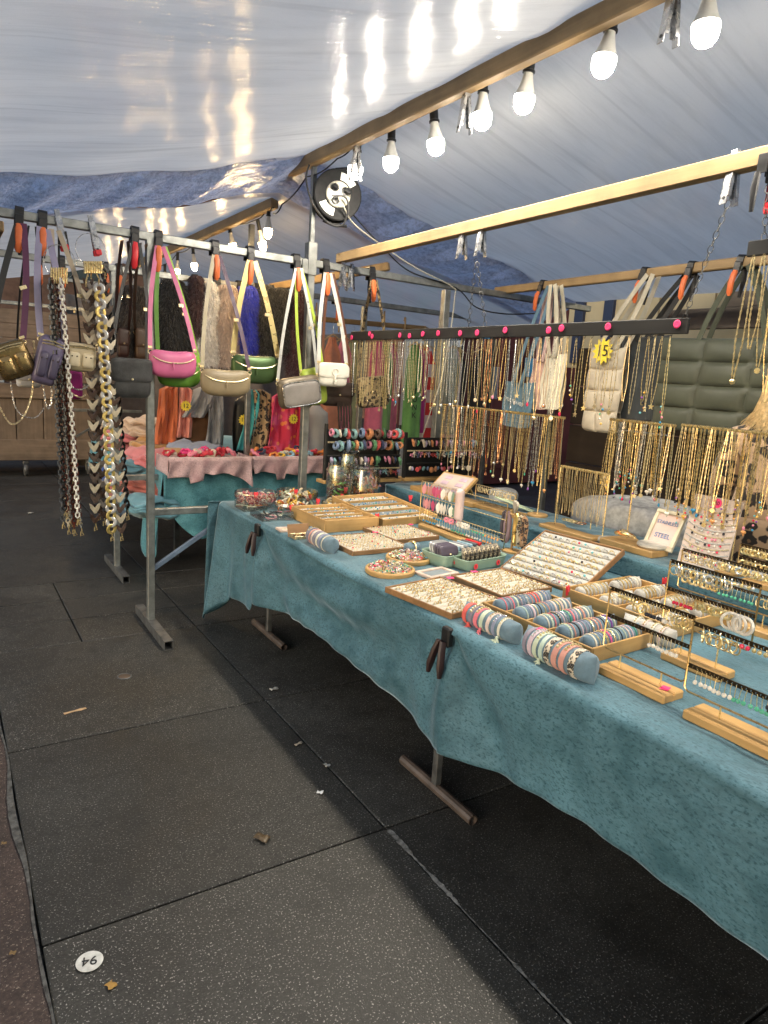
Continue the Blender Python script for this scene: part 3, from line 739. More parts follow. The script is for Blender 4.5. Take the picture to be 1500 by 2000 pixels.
# maroon kiosk with stickers behind the necklaces
MAR = M('maroon painted panel', (.11, .03, .033), .55, 0, .3, 3)
k = wallbox('kiosk', 'maroon street kiosk with blue sign behind the hanging necklaces', 'kiosk', (8.0, 9.4, 1.75), (2.6, 1.6, 3.5), MAR)
for x in (-.95, -.3, .35, 1.0):
    mb = MB(); mb.box((x, -.815, 1.2), (.6, .03, 1.9), None, .01); mb.build('panel', MAR, k)
mb = MB(); mb.box((-.95, -.835, 2.45), (.5, .012, .34), None, .003); sgn_ = mb.build('sign', M('blue poster', (.10, .42, .72), .5, 0, .1), k)
text(k, 'ДЯКУЮ', .14, (-.95, -.845, 2.52), (PI/2, 0, 0), INK)
mb = MB(); mb.box((-.38, -.835, 2.5), (.28, .012, .16), None, .003); mb.build('sign', M('pale poster', (.45, .5, .56), .5), k); text(k, 'PEEK', .09, (-.38, -.845, 2.5), (PI/2, 0, 0), INK)
mb = MB(); mb.box((-.75, -.835, 1.62), (.5, .012, .5), None, .003); mb.build('sign', M('grey notice', (.22, .25, .3), .5, 0, .4, 30), k)
mb = MB(); mb.box((.2, -.835, 1.9), (.36, .012, .3), None, .003); mb.build('sign', M('blue poster', (.10, .42, .72), .5), k)
# grey street cabinet and sticker covered pole
k = wallbox('street_cabinet', 'grey street cabinet standing left of the maroon kiosk', 'cabinet', (6.15, 8.6, 1.25), (.6, .5, 2.5), M('grey cabinet paint', (.30, .31, .31), .5, 0, .12))
mb = MB(); mb.box((0, -.26, 1.25), (.5, .02, 2.2), None, .005); mb.build('door', M('grey cabinet paint', (.30, .31, .31)), k)
mb = MB(); mb.box((.12, -.275, 1.6), (.16, .012, .5), None, .004); mb.build('notice', M('notice board', (.2, .2, .2), .5, 0, .5, 40), k)
pl = thing('street_pole', 'dark pole covered in round white stickers', 'pole', (5.9, 7.6, 0))
mb = MB(); mb.lathe([(.075, 0), (.075, 3.1)], 14); mb.build('shaft', M('dark blue pole', (.035, .045, .065), .5, 0, .4, 12), pl)
for i, z in enumerate((1.02, 1.24, 1.45, 1.58, 1.78, 1.95, 2.1)):
    mb = MB(); mb.lathe([(0, 0), (.045, 0), (.045, .003), (0, .003)], 12, Matrix.Rotation(-.55, 4, 'Z') @ Matrix.Translation((0, -.076, z)) @ Matrix.Rotation(PI/2, 4, 'X')); mb.build('sticker', M('scuffed sticker', (.5, .52, .55), .6, 0, .4, 60), pl)
# market wagon on the right behind the totes
BROWN = wood('dark stained boards', (.045, .030, .022), (.022, .015, .012), 1, .6, 6)
GREYB = wood('weathered grey boards', (.17, .14, .115), (.09, .07, .055), 1, .7, 6)
CREAMW = M('cream lacquered panel', (.50, .40, .24), .5, 0, .1, 3)
NAVY = M('navy upright', (.02, .03, .07), .5, 0, .2)
w = thing('market_wagon', 'dark boarded market wagon behind the hanging totes', 'wagon', (5.2, 2.4, 0))
Bx = 4.45-5.2
for i in range(5):
    mb = MB(); mb.box((Bx, -.2, .55+i*.31), (.05, 3.85, .30), None, .006); o = mb.build('board', BROWN, w); o.location = (U(-.006, .006), 0, 0)
mb = MB(); mb.box((Bx+.05, -.55, 2.14), (.04, 3.1, .14), None, .006); mb.build('board', GREYB, w)
mb = MB(); mb.box((Bx+.08, -.75, 2.27), (.04, 2.6, .12), None, .006); mb.build('board', GREYB, w)
mb = MB(); mb.box((Bx-.03, -.95, 1.6), (.03, 1.0, .95), None, .004); mb.build('hatch', M('black hatch', (.012, .012, .013), .55, 0, .2), w)
mb = MB(); mb.box((Bx-.04, -.38, 1.62), (.04, .07, 1.0), None, .004); mb.build('hatch_frame', BLACKWOOD, w)
for i in range(9):
    mb = MB(); mb.box((1.1, 3.35-i*.62, 2.55), (.04, .60, 1.4), None, .004); mb.build('upper_panel', CREAMW, w)
for y in (3.78, 3.36, 1.2, .3):
    mb = MB(); mb.box((1.06, y-.32, 2.5), (.05, .13, 1.2), None, .004); mb.build('upright', NAVY, w)
mb = MB(); mb.box((.5, -.6, 2.62), (1.9, 4.4, .06), None, .01); mb.build('roof', M('tan underside', (.36, .27, .16), .6, 0, .15, 3), w)
mb = MB(); mb.box((-.48, -.6, 2.56), (.05, 4.4, .16), None, .01); mb.build('fascia', M('off white awning edge', (.6, .59, .55), .6, 0, .1), w)
for y in (1.1, -1.9):
    mb = MB(); mb.lathe([(.0, -.08), (.26, -.08), (.3, -.05), (.3, .05), (.26, .08), (0, .08)], 22, Matrix.Translation((Bx+.25, y, .3)) @ Matrix.Rotation(PI/2, 4, 'Y')); mb.build('wheel', RUBBER, w)
for z, y in ((1.98, 1.2), (1.98, -.1), (1.36, 1.2)):
    mb = MB(); mb.box((Bx-.034, y, z), (.012, .12, .04), None, .003); mb.build('bracket', STEEL, w)
lt = thing('strip_light', 'lit strip lamp under the wagon roof', 'lamp', (5.3, 3.35, 2.535))
mb = MB(); mb.box((0, 0, .02), (.24, 1.2, .05), None, .01); mb.build('housing', WHITEP, lt)
mb = MB(); mb.box((0, 0, -.012), (.2, 1.1, .02), None, .004); mb.build('diffuser', emis('strip lamp diffuser', (1, .86, .62), 5.0), lt)
# buildings that close the street
BRK = M('brown brick facade', (.17, .095, .065), .8, 0, .3, 5, .5, 30, .01)
WINF = M('window frame paint', (.5, .5, .47), .5); WING = M('dark window pane', (.03, .04, .05), .08)
def house(label, c, d, face, nw, nf):
    t = thing('town_house', label, 'building', (c[0], c[1], 0))
    mb = MB(); mb.box((0, 0, d[2]/2), d, None, .02); mb.build('wall', BRK, t)
    for i in range(nw):
        for j in range(nf):
            if face == 'x': p = (-d[0]/2-.02, -d[1]/2+(i+.5)*d[1]/nw, 1.6+j*3.2); dd = (.06, 1.2, 1.8)
            else: p = (-d[0]/2+(i+.5)*d[0]/nw, -d[1]/2-.02, 1.6+j*3.2); dd = (1.2, .06, 1.8)
            mb = MB(); mb.box(p, dd, None, .01); f = mb.build('window', WINF, t)
            q = (p[0]-.03, p[1], p[2]) if face == 'x' else (p[0], p[1]-.03, p[2])
            mb = MB(); mb.box(q, (.02, 1.0, 1.6) if face == 'x' else (1.0, .02, 1.6)); mb.build('pane', WING, f)
house('brown brick terrace across the street behind the wagon', (16, 6, 0), (5, 34, 10), 'x', 12, 3)
house('brick terrace closing the far end of the market street', (4, 27, 0), (26, 5, 10), 'y', 9, 3)
# crate wagon at the far left
cw = thing('crate_wagon', 'weathered plank crate wagon on small wheels at the far left', 'wagon', (.75, 10.5, 0))
def cb(c, d, nm, m, par=cw):
    mb = MB(); mb.box(c, d, None, .008); return mb.build(nm, m, par)
for i in range(7): cb((-1.05+i*.33, 0, .68), (.322, .05+.004*(i % 2), .72), 'plank', CRATE)
cb((0, -.03, .36), (2.35, .05, .28), 'rail', CRATE_X); cb((0, -.035, 1.14), (2.35, .05, .19), 'rail', CRATE_X)
cb((0, .6, .75), (2.3, 1.1, .9), 'body', BROWN)
for x in (-1.0, .2, 1.0):
    mb = MB(); mb.lathe([(0, -.025), (.085, -.025), (.095, -.01), (.095, .01), (.085, .025), (0, .025)], 16, Matrix.Translation((x, 0, .095)) @ Matrix.Rotation(PI/2, 4, 'Y')); wh = mb.build('caster', GALV_D, cw)
    cb((x, 0, .19), (.07, .1, .05), 'caster_bracket', GALV_D)
bw = thing('plank_backboard', 'brown plank backboard behind the far bags at the left', 'board', (.2, 10.9, 0))
for i in range(5):
    mb = MB(); mb.box((0, 0, 1.35+i*.19), (3.6, .03, .185), None, .005); mb.build('plank', CRATE_X, bw)
mb = MB(); mb.box((0, -.03, 2.28), (3.7, .05, .05), None, .005); mb.build('rail', GALV, bw)
for x in (-1.5, 1.6):
    mb = MB(); mb.box((x, .05, 1.1), (.05, .05, 2.2), None, .004); mb.build('post', GALV, bw)
fr = thing('stall_frame', 'slim steel upright with braces beside the crate wagon', 'stall frame', (1.32, 9.4, 0))
mb = MB(); mb.box((0, 0, 1.1), (.04, .04, 2.2), None, .003); mb.build('post', GALV, fr)
mb = MB(); mb.box((0, .0, .025), (.05, .6, .05), None, .004); mb.build('foot', GALV_D, fr)
mb = MB(); mb.bar((0, 0, .98), (.9, 0, .98), .035, .035); mb.bar((.02, 0, .6), (.5, 0, .9), .025, .025); mb.build('brace', GALV, fr)
# tan and grey dust covers and dark goods that fill the far end of the scarf stall
bd = thing('dust_sheet', 'grey dust sheet closing the far end of the scarf stall', 'sheet', (0, 0, 0))
mb = MB(); mb.grid(lambda a, b: (lerp(1.6, 6.6, a), 11.2+.08*math.sin(a*40)+.03*math.sin(a*93), lerp(.02, 2.5, b)), 90, 12); mb.build('cloth', fabric('grey brown dust sheet', (.16, .13, .11)), bd, 70, .004)

# ================================================================ SCARF STALL BEHIND
st = thing('trestle_table', 'scarf stall table behind under blue velvet', 'table', (2.25, 6.9, 0))
mb = MB(); mb.box((0, 0, TZ-.03), (1.5, 2.9, .04), None, .004); mb.build('tabletop', CRATE_X, st)
for x in (-.6, .6):
    for y in (-1.1, 1.1):
        mb = MB(); mb.box((x, y, .37), (.04, .04, .74), None, .003); mb.build('leg', GALV_D, st)
BLUEV = velvet('blue teal velvet behind', (.02, .12, .16), (.10, .30, .36))
ct = thing('tablecloth', 'blue teal velvet cloth hanging unevenly off the scarf stall table', 'tablecloth', (0, 0, 0))
def c2(a, b):
    X = lerp(1.42, 3.05, a)
    if b < .3: return (X, lerp(8.3, 5.36, b/.3), TZ+.003*math.sin(X*20))
    s = (b-.3)/.7; drop = .52*(.45+.55*math.sin(min(1, a*2.6)*PI)) if a < .4 else .36+.1*math.sin(a*9)
    return (X, 5.35-.02*s+.03*s*math.sin(a*30), TZ-.005-drop*s)
mb = MB(); mb.grid(c2, 80, 40); mb.build('cloth', BLUEV, ct, 70, .003)
def c3(a, b):
    Y = lerp(5.36, 8.3, a); drop = .30+.38*math.exp(-((Y-5.6)/.35)**2)+.05*math.sin(Y*7)
    return (1.42-.05*b+.03*b*math.sin(Y*14), Y, TZ-.002-drop*b)
mb = MB(); mb.grid(c3, 60, 24); mb.build('side_drape', BLUEV, ct, 70, .003)
# pink velvet trays of hair ties
HT = [fabric('hair tie %s' % n, c) for n, c in (('red', (.6, .03, .06)), ('pink', (.8, .25, .35)), ('yellow', (.8, .55, .05)), ('blue', (.25, .45, .6)), ('cream', (.7, .62, .5)), ('navy', (.02, .03, .08)), ('hot pink', (.8, .05, .25)), ('orange', (.75, .25, .05)))]
def pinkbox(x0, x1, y, label, cols, seed):
    t = thing('velvet_tray', label, 'tray', (0, 0, 0)); r_ = random.Random(seed); D = .34; H = .125
    mb = MB(); mb.box(((x0+x1)/2, y+D/2, TZ+.06), (x1-x0-.02, D-.02, .09), None, .004); mb.build('box', CRATE_X, t)
    def f(a, b):
        X = lerp(x0, x1, a)
        if b < .25: return (X, y+.05-.05*b/.25, TZ+H)
        s = (b-.25)/.75; dr = .125+.012*math.sin(a*7+seed)+.006*math.sin(a*23+seed*2)+(.09*math.exp(-((a-1)/.1)**2))+(.05 if .25 < a < .4 else 0)
        return (X+.01*math.sin(a*22+s*4+seed)*s, y-.012-.012*math.sin(a*30+s*3+seed)*s, TZ+H-.01-dr*s)
    mb = MB(); mb.grid(f, 60, 18); mb.grid(lambda a, b: (lerp(x0, x1, a), lerp(y+.02, y+D, b), TZ+H-.02+.01*math.sin(a*30+b*9)), 30, 8)
    mb.grid(lambda a, b: (x0-.008*b, lerp(y, y+D, a), TZ+H-.13*b), 10, 6); mb.build('velvet', PINKV, t, 70, .003)
    return t
def hairtie(x, y, z, m, i, big=1.0, lab=''):
    mb = MB(); pts = [(math.cos(q)*.03*big, math.sin(q)*.03*big, .006*math.sin(q*5)) for q in [2*PI*k/14 for k in range(14)]]
    mb.tube(pts, [.010*big*(1+.3*math.sin(k*2.6)) for k in range(14)], 6, closed=True); o = mb.build('hair_tie', m)
    o.location = (x, y, z); o.rotation_euler = (U(-.7, .7), U(-.7, .7), U(0, 6)); tag(o, lab, 'hair tie', 'hair ties heaped on the pink velvet trays')
pinkbox(1.44, 2.10, 5.28, 'pink velvet draped tray with red hair ties, left of the pair', HT[:2], 1)
pinkbox(2.12, 2.86, 5.30, 'pink velvet draped tray with mixed hair ties, right of the pair', HT, 4)
cn = ['red', 'pale pink', 'yellow', 'light blue', 'cream', 'navy', 'hot pink', 'orange']; cnt = {}
for i in range(54):
    left = i < 24; k = random.choice([0, 0, 1, 6, 4]) if left else random.randrange(8)
    x = U(1.48, 2.05) if left else U(2.16, 2.82); lab = '%s fabric hair tie heaped on the %s pink velvet tray' % (cn[k], 'left' if left else 'right')
    hairtie(x, U(5.33, 5.58), TZ+.125+U(0, .04), HT[k], i, U(.8, 1.3), lab)
# folded scarves
def folded(x, y, z, w, d, h, m, label, rz=0):
    t = thing('folded_scarf', label, 'scarf', (x, y, z), rz)
    ph_ = U(0, 6)
    for k in range(3):
        mb = MB(); q = h/3*1.25
        def f(a, b):
            an = a*2*PI; el = (b-.5)*PI*.98; ce = math.cos(el)**.55; c_, s_ = math.cos(an), math.sin(an)
            x = w/2*sgn(c_)*abs(c_)**.7*ce; y = d/2*sgn(s_)*abs(s_)**.7*ce
            z = q*.75*sgn(math.sin(el))*abs(math.sin(el))**.8+q*(k+.5)
            r_ = .018*math.sin(x*17+y*9+ph_+k*2)+.013*math.sin(y*31-x*12+ph_*2+k)+.008*math.sin(x*47+y*23+k)
            return (x*(1+.06*math.sin(an*5+ph_+k)), y*(1+.08*math.sin(an*4+ph_*3)), z+r_)
        mb.grid(f, 36, 16); mb.build('fold', m, t, 70)
FS = [((.62, .47, .36), 'beige'), ((.50, .27, .10), 'caramel'), ((.28, .32, .42), 'grey blue'), ((.62, .20, .22), 'coral pink'), ((.12, .28, .36), 'sky blue'), ((.45, .13, .10), 'rust red'), ((.05, .10, .32), 'dark blue'), ((.40, .30, .20), 'camel')]
spots = [(1.62, 6.35, .84, 1), (1.64, 6.7, 1.0, 0), (1.85, 5.95, .86, 2), (1.52, 6.0, .80, 3), (1.38, 6.1, .72, 4), (1.40, 5.75, .60, 5), (1.40, 6.5, .62, 6), (1.9, 6.25, .80, 7), (1.45, 6.9, .86, 3), (1.52, 7.3, .90, 7), (1.75, 5.72, .82, 1), (1.36, 5.55, .50, 4), (1.42, 6.3, .50, 5)]
for (x, y, z, i) in spots:
    c, n = FS[i]; folded(x, y, z-.04, .42, .5, .10, fabric('%s wool' % n, c), 'loosely folded %s scarf %s' % (n, 'on the heap at the left of the scarf stall' if spots.index((x, y, z, i)) < 8 else 'at the edge of the scarf heap'), U(-.3, .3))
# busts that wear scarves
def torso_fn(w, h):
    def f(a, b):
        an = a*2*PI; t = b
        prof = .72+.28*math.sin(min(1, t*1.15)*PI*.62+.5) if t < .85 else lerp(.95, .30, sm((t-.85)/.15))
        r = w/2*prof; return (r*math.cos(an), r*.55*math.sin(an), h*t)
    return f
def bust(x, y, label, m, scarf, w=.30, h=.5, seed=0, star=None, tilt=0):
    t = thing('scarf_bust', label, 'display bust', (x, y, TZ), rot=(0, tilt, U(-.2, .2)))
    mb = MB(); mb.grid(torso_fn(w, h), 24, 16); mb.build('form', m, t, 60)
    mb = MB(); mb.lathe([(0, 0), (.09, 0), (.09, .012), (0, .014)], 16); mb.build('base', BLACKWOOD, t)
    for k, (sm_, x0, drop, wd, x1) in enumerate(scarf):
        mb = MB()
        def f(a, b):
            s = b; X = lerp(x0, x1, s)+(a-.5)*wd*(1+.3*s); fold = .026*math.sin(a*9+seed+k+s*2.5)+.012*math.sin(a*19-s*6+seed)+.006*math.sin(a*37+s*9)
            if s < .12: return (X*.6, -.02-.07*s/.12+fold*.3, h*1.0+.04-.02*(1-s/.12))
            q = (s-.12)/.88; return (X, -.10-.085*math.sin(min(1, q*1.5)*PI/2)+fold+.03*q, lerp(h+.02, h-drop, q))
        mb.grid(f, 26, 20); mb.build('scarf', sm_, t, 70, .008)
    if star:
        sx, sz = star; mb = MB(); n = 12
        poly = [((.036 if i % 2 else .048)*math.cos(2*PI*i/(2*n)), (.036 if i % 2 else .048)*math.sin(2*PI*i/(2*n))) for i in range(2*n)]
        mb.prism(poly, .004, Matrix.Translation((sx, -.26, sz))); sg = mb.build('price_tag', YELLOW, t)
        text(t, '12', .05, (sx, -.264, sz), (PI/2, 0, 0), INK)
RUST = fabric('rust scarf wool', (.55, .14, .05)); GREYW = fabric('grey scarf wool', (.30, .31, .33)); TEALS = fabric('turquoise scarf', (.06, .38, .40))
BRN = fabric('brown bust cloth', (.19, .09, .04)); REDS = fabric('red patterned scarf', (.62, .03, .07)); OLIVE = fabric('olive scarf', (.22, .17, .03)); PNK = fabric('salmon scarf', (.72, .28, .22))
def redpat():
    m, nt, b = _nt('red scarf with hearts'); v = coords(nt); vo = N(nt, 'ShaderNodeTexVoronoi'); vo.inputs['Scale'].default_value = 16; nt.links.new(v, vo.inputs['Vector'])
    c = mix(nt, ramp(nt, vo.outputs['Distance'], [(.28, 1), (.34, 0)]), (.62, .03, .08), (.85, .28, .06)); c = mix(nt, ramp(nt, noise(nt, v, 5, 3), [(.45, 0), (.6, .8)]), c, (.75, .12, .30))
    nt.links.new(c, b.inputs['Base Color']); b.inputs['Roughness'].default_value = .8; return m
REDP2 = redpat(); LEOS = leopard('leopard scarf cloth', (.48, .32, .17), (.02, .015, .012), (.30, .16, .06), 24)
bust(1.80, 6.25, 'bust with a rust orange scarf and yellow price star, leftmost on the scarf stall', BRN, [(RUST, -.10, .46, .14, -.14), (PNK, .04, .40, .10, .02)], .28, .60, 1, (.02, .48))
bust(2.02, 6.2, 'brown bust with a knotted grey scarf beside the rust one', BRN, [(GREYW, -.03, .22, .16, -.16), (GREYW, .05, .46, .13, .03)], .34, .60, 2)
bust(2.40, 6.15, 'bust with a turquoise and leopard scarf and price star', BLACKP, [(TEALS, .02, .50, .11, -.12), (LEOS, .10, .52, .18, .06)], .30, .60, 3, (-.17, .38))
bust(2.74, 6.10, 'bust with a red patterned scarf and price star', fabric('plum bust', (.25, .05, .08)), [(REDP2, -.04, .54, .26, -.06), (REDS, .10, .50, .12, .10)], .32, .58, 4, (-.02, .40))
bust(3.02, 6.0, 'plain white torso form at the right end of the scarf stall', M('white torso plastic', (.62, .60, .58), .5, 0, .06), [], .26, .52, 5)
# colourful garments hanging on the rack at the back
HANG = wood('hanger wood', (.55, .38, .2), None, 0)
GC = [((.62, .25, .15), 'orange', 0), ((.70, .22, .30), 'coral', 0), ((.35, .40, .22), 'olive', 0), ((.68, .16, .25), 'raspberry', 0), ((.20, .36, .12), 'lime green', 1), ((.70, .18, .30), 'strawberry pink', 0), ((.14, .33, .10), 'bright green', 2), ((.42, .03, .22), 'magenta', 0), ((.80, .60, .58), 'pale pink checked', 3), ((.24, .26, .22), 'grey green', 0), ((.74, .55, .55), 'powder pink', 0), ((.015, .015, .016), 'black', 0), ((.02, .02, .02), 'jet black wide', 0)]
def checkm(c1, c2):
    m, nt, b = _nt('checked knit'); v = coords(nt, scale=(7, 7, 7)); ch = N(nt, 'ShaderNodeTexChecker'); ch.inputs['Scale'].default_value = 1.0; nt.links.new(v, ch.inputs['Vector'])
    ch.inputs[1].default_value = (*c1, 1); ch.inputs[2].default_value = (*c2, 1); nt.links.new(ch.outputs[0], b.inputs['Base Color']); b.inputs['Roughness'].default_value = .9; return m
CHK = checkm((.72, .05, .05), (.78, .6, .56))
def garment(x, y, c, n, kind, i, w=.19, L=1.05):
    t = thing('knit_garment', '%s knitted garment on a hanger on the back rack' % n, 'garment', (x, y, 2.07), U(-.12, .12), 'garments on the back rack')
    m = CHK if kind == 3 else fabric('%s knit' % n, c, .9, .3, 120, .6)
    mb = MB()
    def f(a, b):
        an = a*2*PI; s = b; ww = w*(.35+.65*sm(s*5))*(1+.05*s); return (ww/2*math.cos(an)+.008*math.sin(an*5+s*3), .05*sm(s*4)*math.sin(an)+.012*math.sin(an*4+i), -.10-L*s)
    mb.grid(f, 24, 18); mb.build('cloth', m, t, 60)
    mb = MB(); mb.tube([(-w*.45, 0, -.13), (0, 0, -.07), (w*.45, 0, -.13)], .008, 6); hg = mb.build('hanger', HANG, t)
    mb = MB(); mb.tube([(0, 0, -.07), (0, 0, 0), (.015, 0, .03), (.0, 0, .045), (-.02, 0, .03)], .003, 5); mb.build('hook', STEEL, hg)
    if kind == 2: text(t, 'T\nU\nN\nK', .085, (0, -.064, -.72), (PI/2, 0, 0), INK)
xs = [3.35, 3.55, 3.72, 3.88, 4.05, 4.2, 4.35, 4.5, 4.68, 4.86, 4.98, 5.1, 5.28]
for i, ((c, n, kd), x) in enumerate(zip(GC, xs)): garment(x, 6.35+.12*(i % 3), c, n, kd, i, .26 if kd == 3 else .2 if i < 11 else .3, .95 if i % 2 else 1.05)
beam((3.0, 6.4, 2.13), (5.6, 6.4, 2.17), .045, .05, 'plain timber rail carrying the knitted garments', BEAM_X)
rk = thing('rack_post', 'dark support post of the garment rack', 'post', (5.5, 6.45, 0)); mb = MB(); mb.box((0, 0, 1.07), (.05, .05, 2.14), None, .004); mb.build('shaft', GALV_D, rk)
mb = MB(); mb.box((0, 0, .02), (.2, .4, .04), None, .004); mb.build('foot', GALV_D, rk)
for i in range(9):
    x = 3.15+i*.26; mb = MB(); mb.tube([(x, 6.36, 2.20), (x, 6.34, 2.28), (x+.012, 6.35, 2.16), (x+.005, 6.36, 2.02)], .009, 5); o = mb.build('wooden_peg', HANG); tag(o, 'pale wooden hanger neck on the garment rail, %s from the left' % ordn(i), 'hanger', 'wooden hangers on the garment rail')

# ================================================================ THE STALL KEEPER (mostly outside the frame)
def skin_mesh(name, verts, edges, radii, m, parent, sub=2, root=0):
    me = bpy.data.meshes.new(name); me.from_pydata(verts, edges, []); o = bpy.data.objects.new(name, me); COL.objects.link(o)
    md = o.modifiers.new('skin', 'SKIN'); md.use_smooth_shade = True; ss = o.modifiers.new('sub', 'SUBSURF'); ss.levels = sub; ss.render_levels = sub
    for i, r_ in enumerate(radii): me.skin_vertices[0].data[i].radius = r_ if isinstance(r_, tuple) else (r_, r_)
    me.skin_vertices[0].data[root].use_root = True
    bpy.context.view_layer.update(); dg = bpy.context.evaluated_depsgraph_get()
    m2 = bpy.data.meshes.new_from_object(o.evaluated_get(dg)); bpy.data.objects.remove(o)
    m2.materials.clear(); m2.materials.append(m); m2.polygons.foreach_set('use_smooth', [True]*len(m2.polygons)); return link(name, m2, parent)
LEOC = leopard('leopard fur coat', (.46, .31, .19), (.018, .013, .011), (.16, .09, .045), 17, .85)
pe = thing('person', 'blonde person in a leopard print coat standing behind the table at the right edge', 'person', (3.40, 1.83, 0), R(-75))
# local x is the person's left-right, local y is forward (turned to the table)
V_ = [(0, 0, .98), (0, 0, 1.15), (0, .01, 1.32), (0, .0, 1.45), (0, .02, 1.53), (-.17, 0, 1.42), (-.24, .02, 1.18), (-.22, .16, .99), (.17, 0, 1.42), (.24, .02, 1.18), (.22, .16, .99), (-.1, 0, .9), (-.11, .01, .5), (-.11, -.02, .09), (.1, 0, .9), (.11, .01, .5), (.11, -.02, .09), (-.11, .12, .045), (.11, .12, .045)]
E_ = [(0, 1), (1, 2), (2, 3), (3, 4), (3, 5), (5, 6), (6, 7), (3, 8), (8, 9), (9, 10), (0, 11), (11, 12), (12, 13), (0, 14), (14, 15), (15, 16), (13, 17), (16, 18)]
Rr = [(.19, .15), (.17, .135), (.18, .14), (.13, .10), .06, .085, .07, .055, .085, .07, .055, .12, .085, .06, .12, .085, .06, .05, .05]
skin_mesh('body', V_, E_, Rr, LEOC, pe)
mb = MB()
def coat(a, b):
    an = a*2*PI; s = b; w = lerp(.22, .30, s)+.012*math.sin(an*6); return (w*math.cos(an), w*.72*math.sin(an)+.01, lerp(1.06, .55, s))
mb.grid(coat, 30, 10); mb.build('coat_skirt', LEOC, pe, 70, .012)
mb = MB(); mb.ball((0, .03, 1.66), .1, 16, 12, (.80, .95, 1.18)); hd = mb.build('head', SKIN, pe)
mb = MB(); mb.tube([(0, .12, 1.68), (0, .145, 1.645), (0, .12, 1.635)], [.008, .014, .008], 6); mb.build('nose', SKIN, hd)
for s in (-1, 1):
    mb = MB(); mb.ball((s*.034, .112, 1.675), .012, 8, 6); mb.build('eye', M('eye white', (.7, .7, .7), .2), hd)
    mb = MB(); mb.ball((s*.08, .02, 1.655), .025, 8, 6, (.4, .7, 1.2)); mb.build('ear', SKIN, hd)
mb = MB(); mb.tube([(-.025, .118, 1.605), (0, .124, 1.602), (.025, .118, 1.605)], .006, 5); mb.build('mouth', M('lips', (.5, .16, .14), .4), hd)
HAIR = M('blonde hair', (.68, .54, .32), .5, 0, .35, 60, .4, 200, .002)
mb = MB(); rr = random.Random(4)
mb.ball((0, .0, 1.69), .112, 16, 10, (.86, .95, 1.1))
for i in range(420):
    a = rr.uniform(-2.6, 2.6)-PI/2; x = .088*math.cos(a); y = .1*math.sin(a)-.01; z = 1.70+rr.uniform(-.02, .06); L = rr.uniform(.26, .36); fl = rr.uniform(.0, 1)
    side = -1 if x < 0 else 1
    out = .10 if side < 0 else .04          # the hair swings away on the side towards the picture's left
    mb.tube([(x, y, z), (x*1.15, y*1.05, z-L*.35), (x*1.2+side*out*.35*fl, y+.02, z-L*.62), (x*1.2+side*out*fl+rr.uniform(-.01, .01), y+.035, z-L*.86+rr.uniform(-.02, .02))], [.004, .005, .004, .001], 3)
mb.build('hair', HAIR, pe, 60)
for s in (-1, 1):
    h = MB(); h.ball((s*.215, .19, .955), .035, 10, 8, (.8, 1.3, .55)); hh = h.build('hand', SKIN, pe)
    for k, (dx, L) in enumerate(((-.022, .06), (-.008, .072), (.007, .067), (.021, .052))):
        mb = MB(); mb.tube([(s*.215+dx, .22, .953), (s*.215+dx*1.1, .22+L*.6, .94), (s*.215+dx*1.1, .22+L, .915)], [.009, .008, .006], 6); mb.build('finger', SKIN, hh)
    mb = MB(); mb.tube([(s*.215-s*.03, .19, .955), (s*.215-s*.05, .22, .945), (s*.215-s*.05, .245, .93)], [.011, .009, .007], 6); mb.build('thumb', SKIN, hh)

# ================================================================ BAGS AND STRAPS ON THE FRONT RAIL
def inflate(mb, out, d, n=36, rings=8, p=3.0, bulge=None, T=None):
    """closed cushion from an outline out(angle)->(x,z), depth d along y"""
    for s in (-1, 1):
        vs = [(0, s*d/2*(bulge or 1), 0)]; 
        c = Vector((0, 0))
        o0 = [Vector(out(2*PI*j/n)) for j in range(n)]
        c = sum(o0, Vector((0, 0)))/n; vs = [(c.x, s*d/2, c.y)]; fs = []
        for i in range(1, rings+1):
            q = i/rings; q = 1-(1-q)**1.5; h = d/2*max(0, 1-q**p)**.5
            for j in range(n): v_ = c.lerp(o0[j], q); vs.append((v_.x, s*h, v_.y))
        for j in range(n): fs.append((0, 1+j, 1+(j+1) % n)[::s])
        for i in range(rings-1):
            for j in range(n): a = 1+i*n; fs.append((a+j, a+n+j, a+n+(j+1) % n, a+(j+1) % n)[::s])
        mb.add(vs, fs, T)
    return mb
def superell(w, h, px_=.5, top=None, low=None):
    def f(a):
        c, s = math.cos(a), math.sin(a); x = w/2*sgn(c)*abs(c)**px_
        z = h/2*sgn(s)*abs(s)**px_
        if s > 0 and top is not None: z = top*sgn(s)*abs(s)**px_
        if s < 0 and low is not None: z = -low*abs(s)**px_
        return (x, z)
    return f
def ribbon(mb, pts, w, th=.0025, nrm=Vector((0, 1, 0)), tw=0):
    pts = [Vector(p) for p in pts]; k = len(pts); vs = []; fs = []
    for i, p in enumerate(pts):
        t = (pts[min(i+1, k-1)]-pts[max(i-1, 0)]).normalized(); n_ = Matrix.Rotation(tw*i/k, 3, t) @ nrm
        s = t.cross(n_); s.normalize(); n2 = s.cross(t)
        for a, b in ((-1, -1), (1, -1), (1, 1), (-1, 1)): vs.append(p+s*(a*w/2)+n2*(b*th/2))
    for i in range(k-1):
        for j in range(4): fs.append((i*4+j, i*4+(j+1) % 4, i*4+4+(j+1) % 4, i*4+4+j))
    fs += [(0, 1, 2, 3)[::-1], tuple((k-1)*4+j for j in range(4))]
    return mb.add(vs, fs)
def arc(a, b, sag, n=8, ax=Vector((0, 0, -1))):
    a = Vector(a); b = Vector(b); return [a.lerp(b, i/n)+ax*(sag*math.sin(i/n*PI)) for i in range(n+1)]
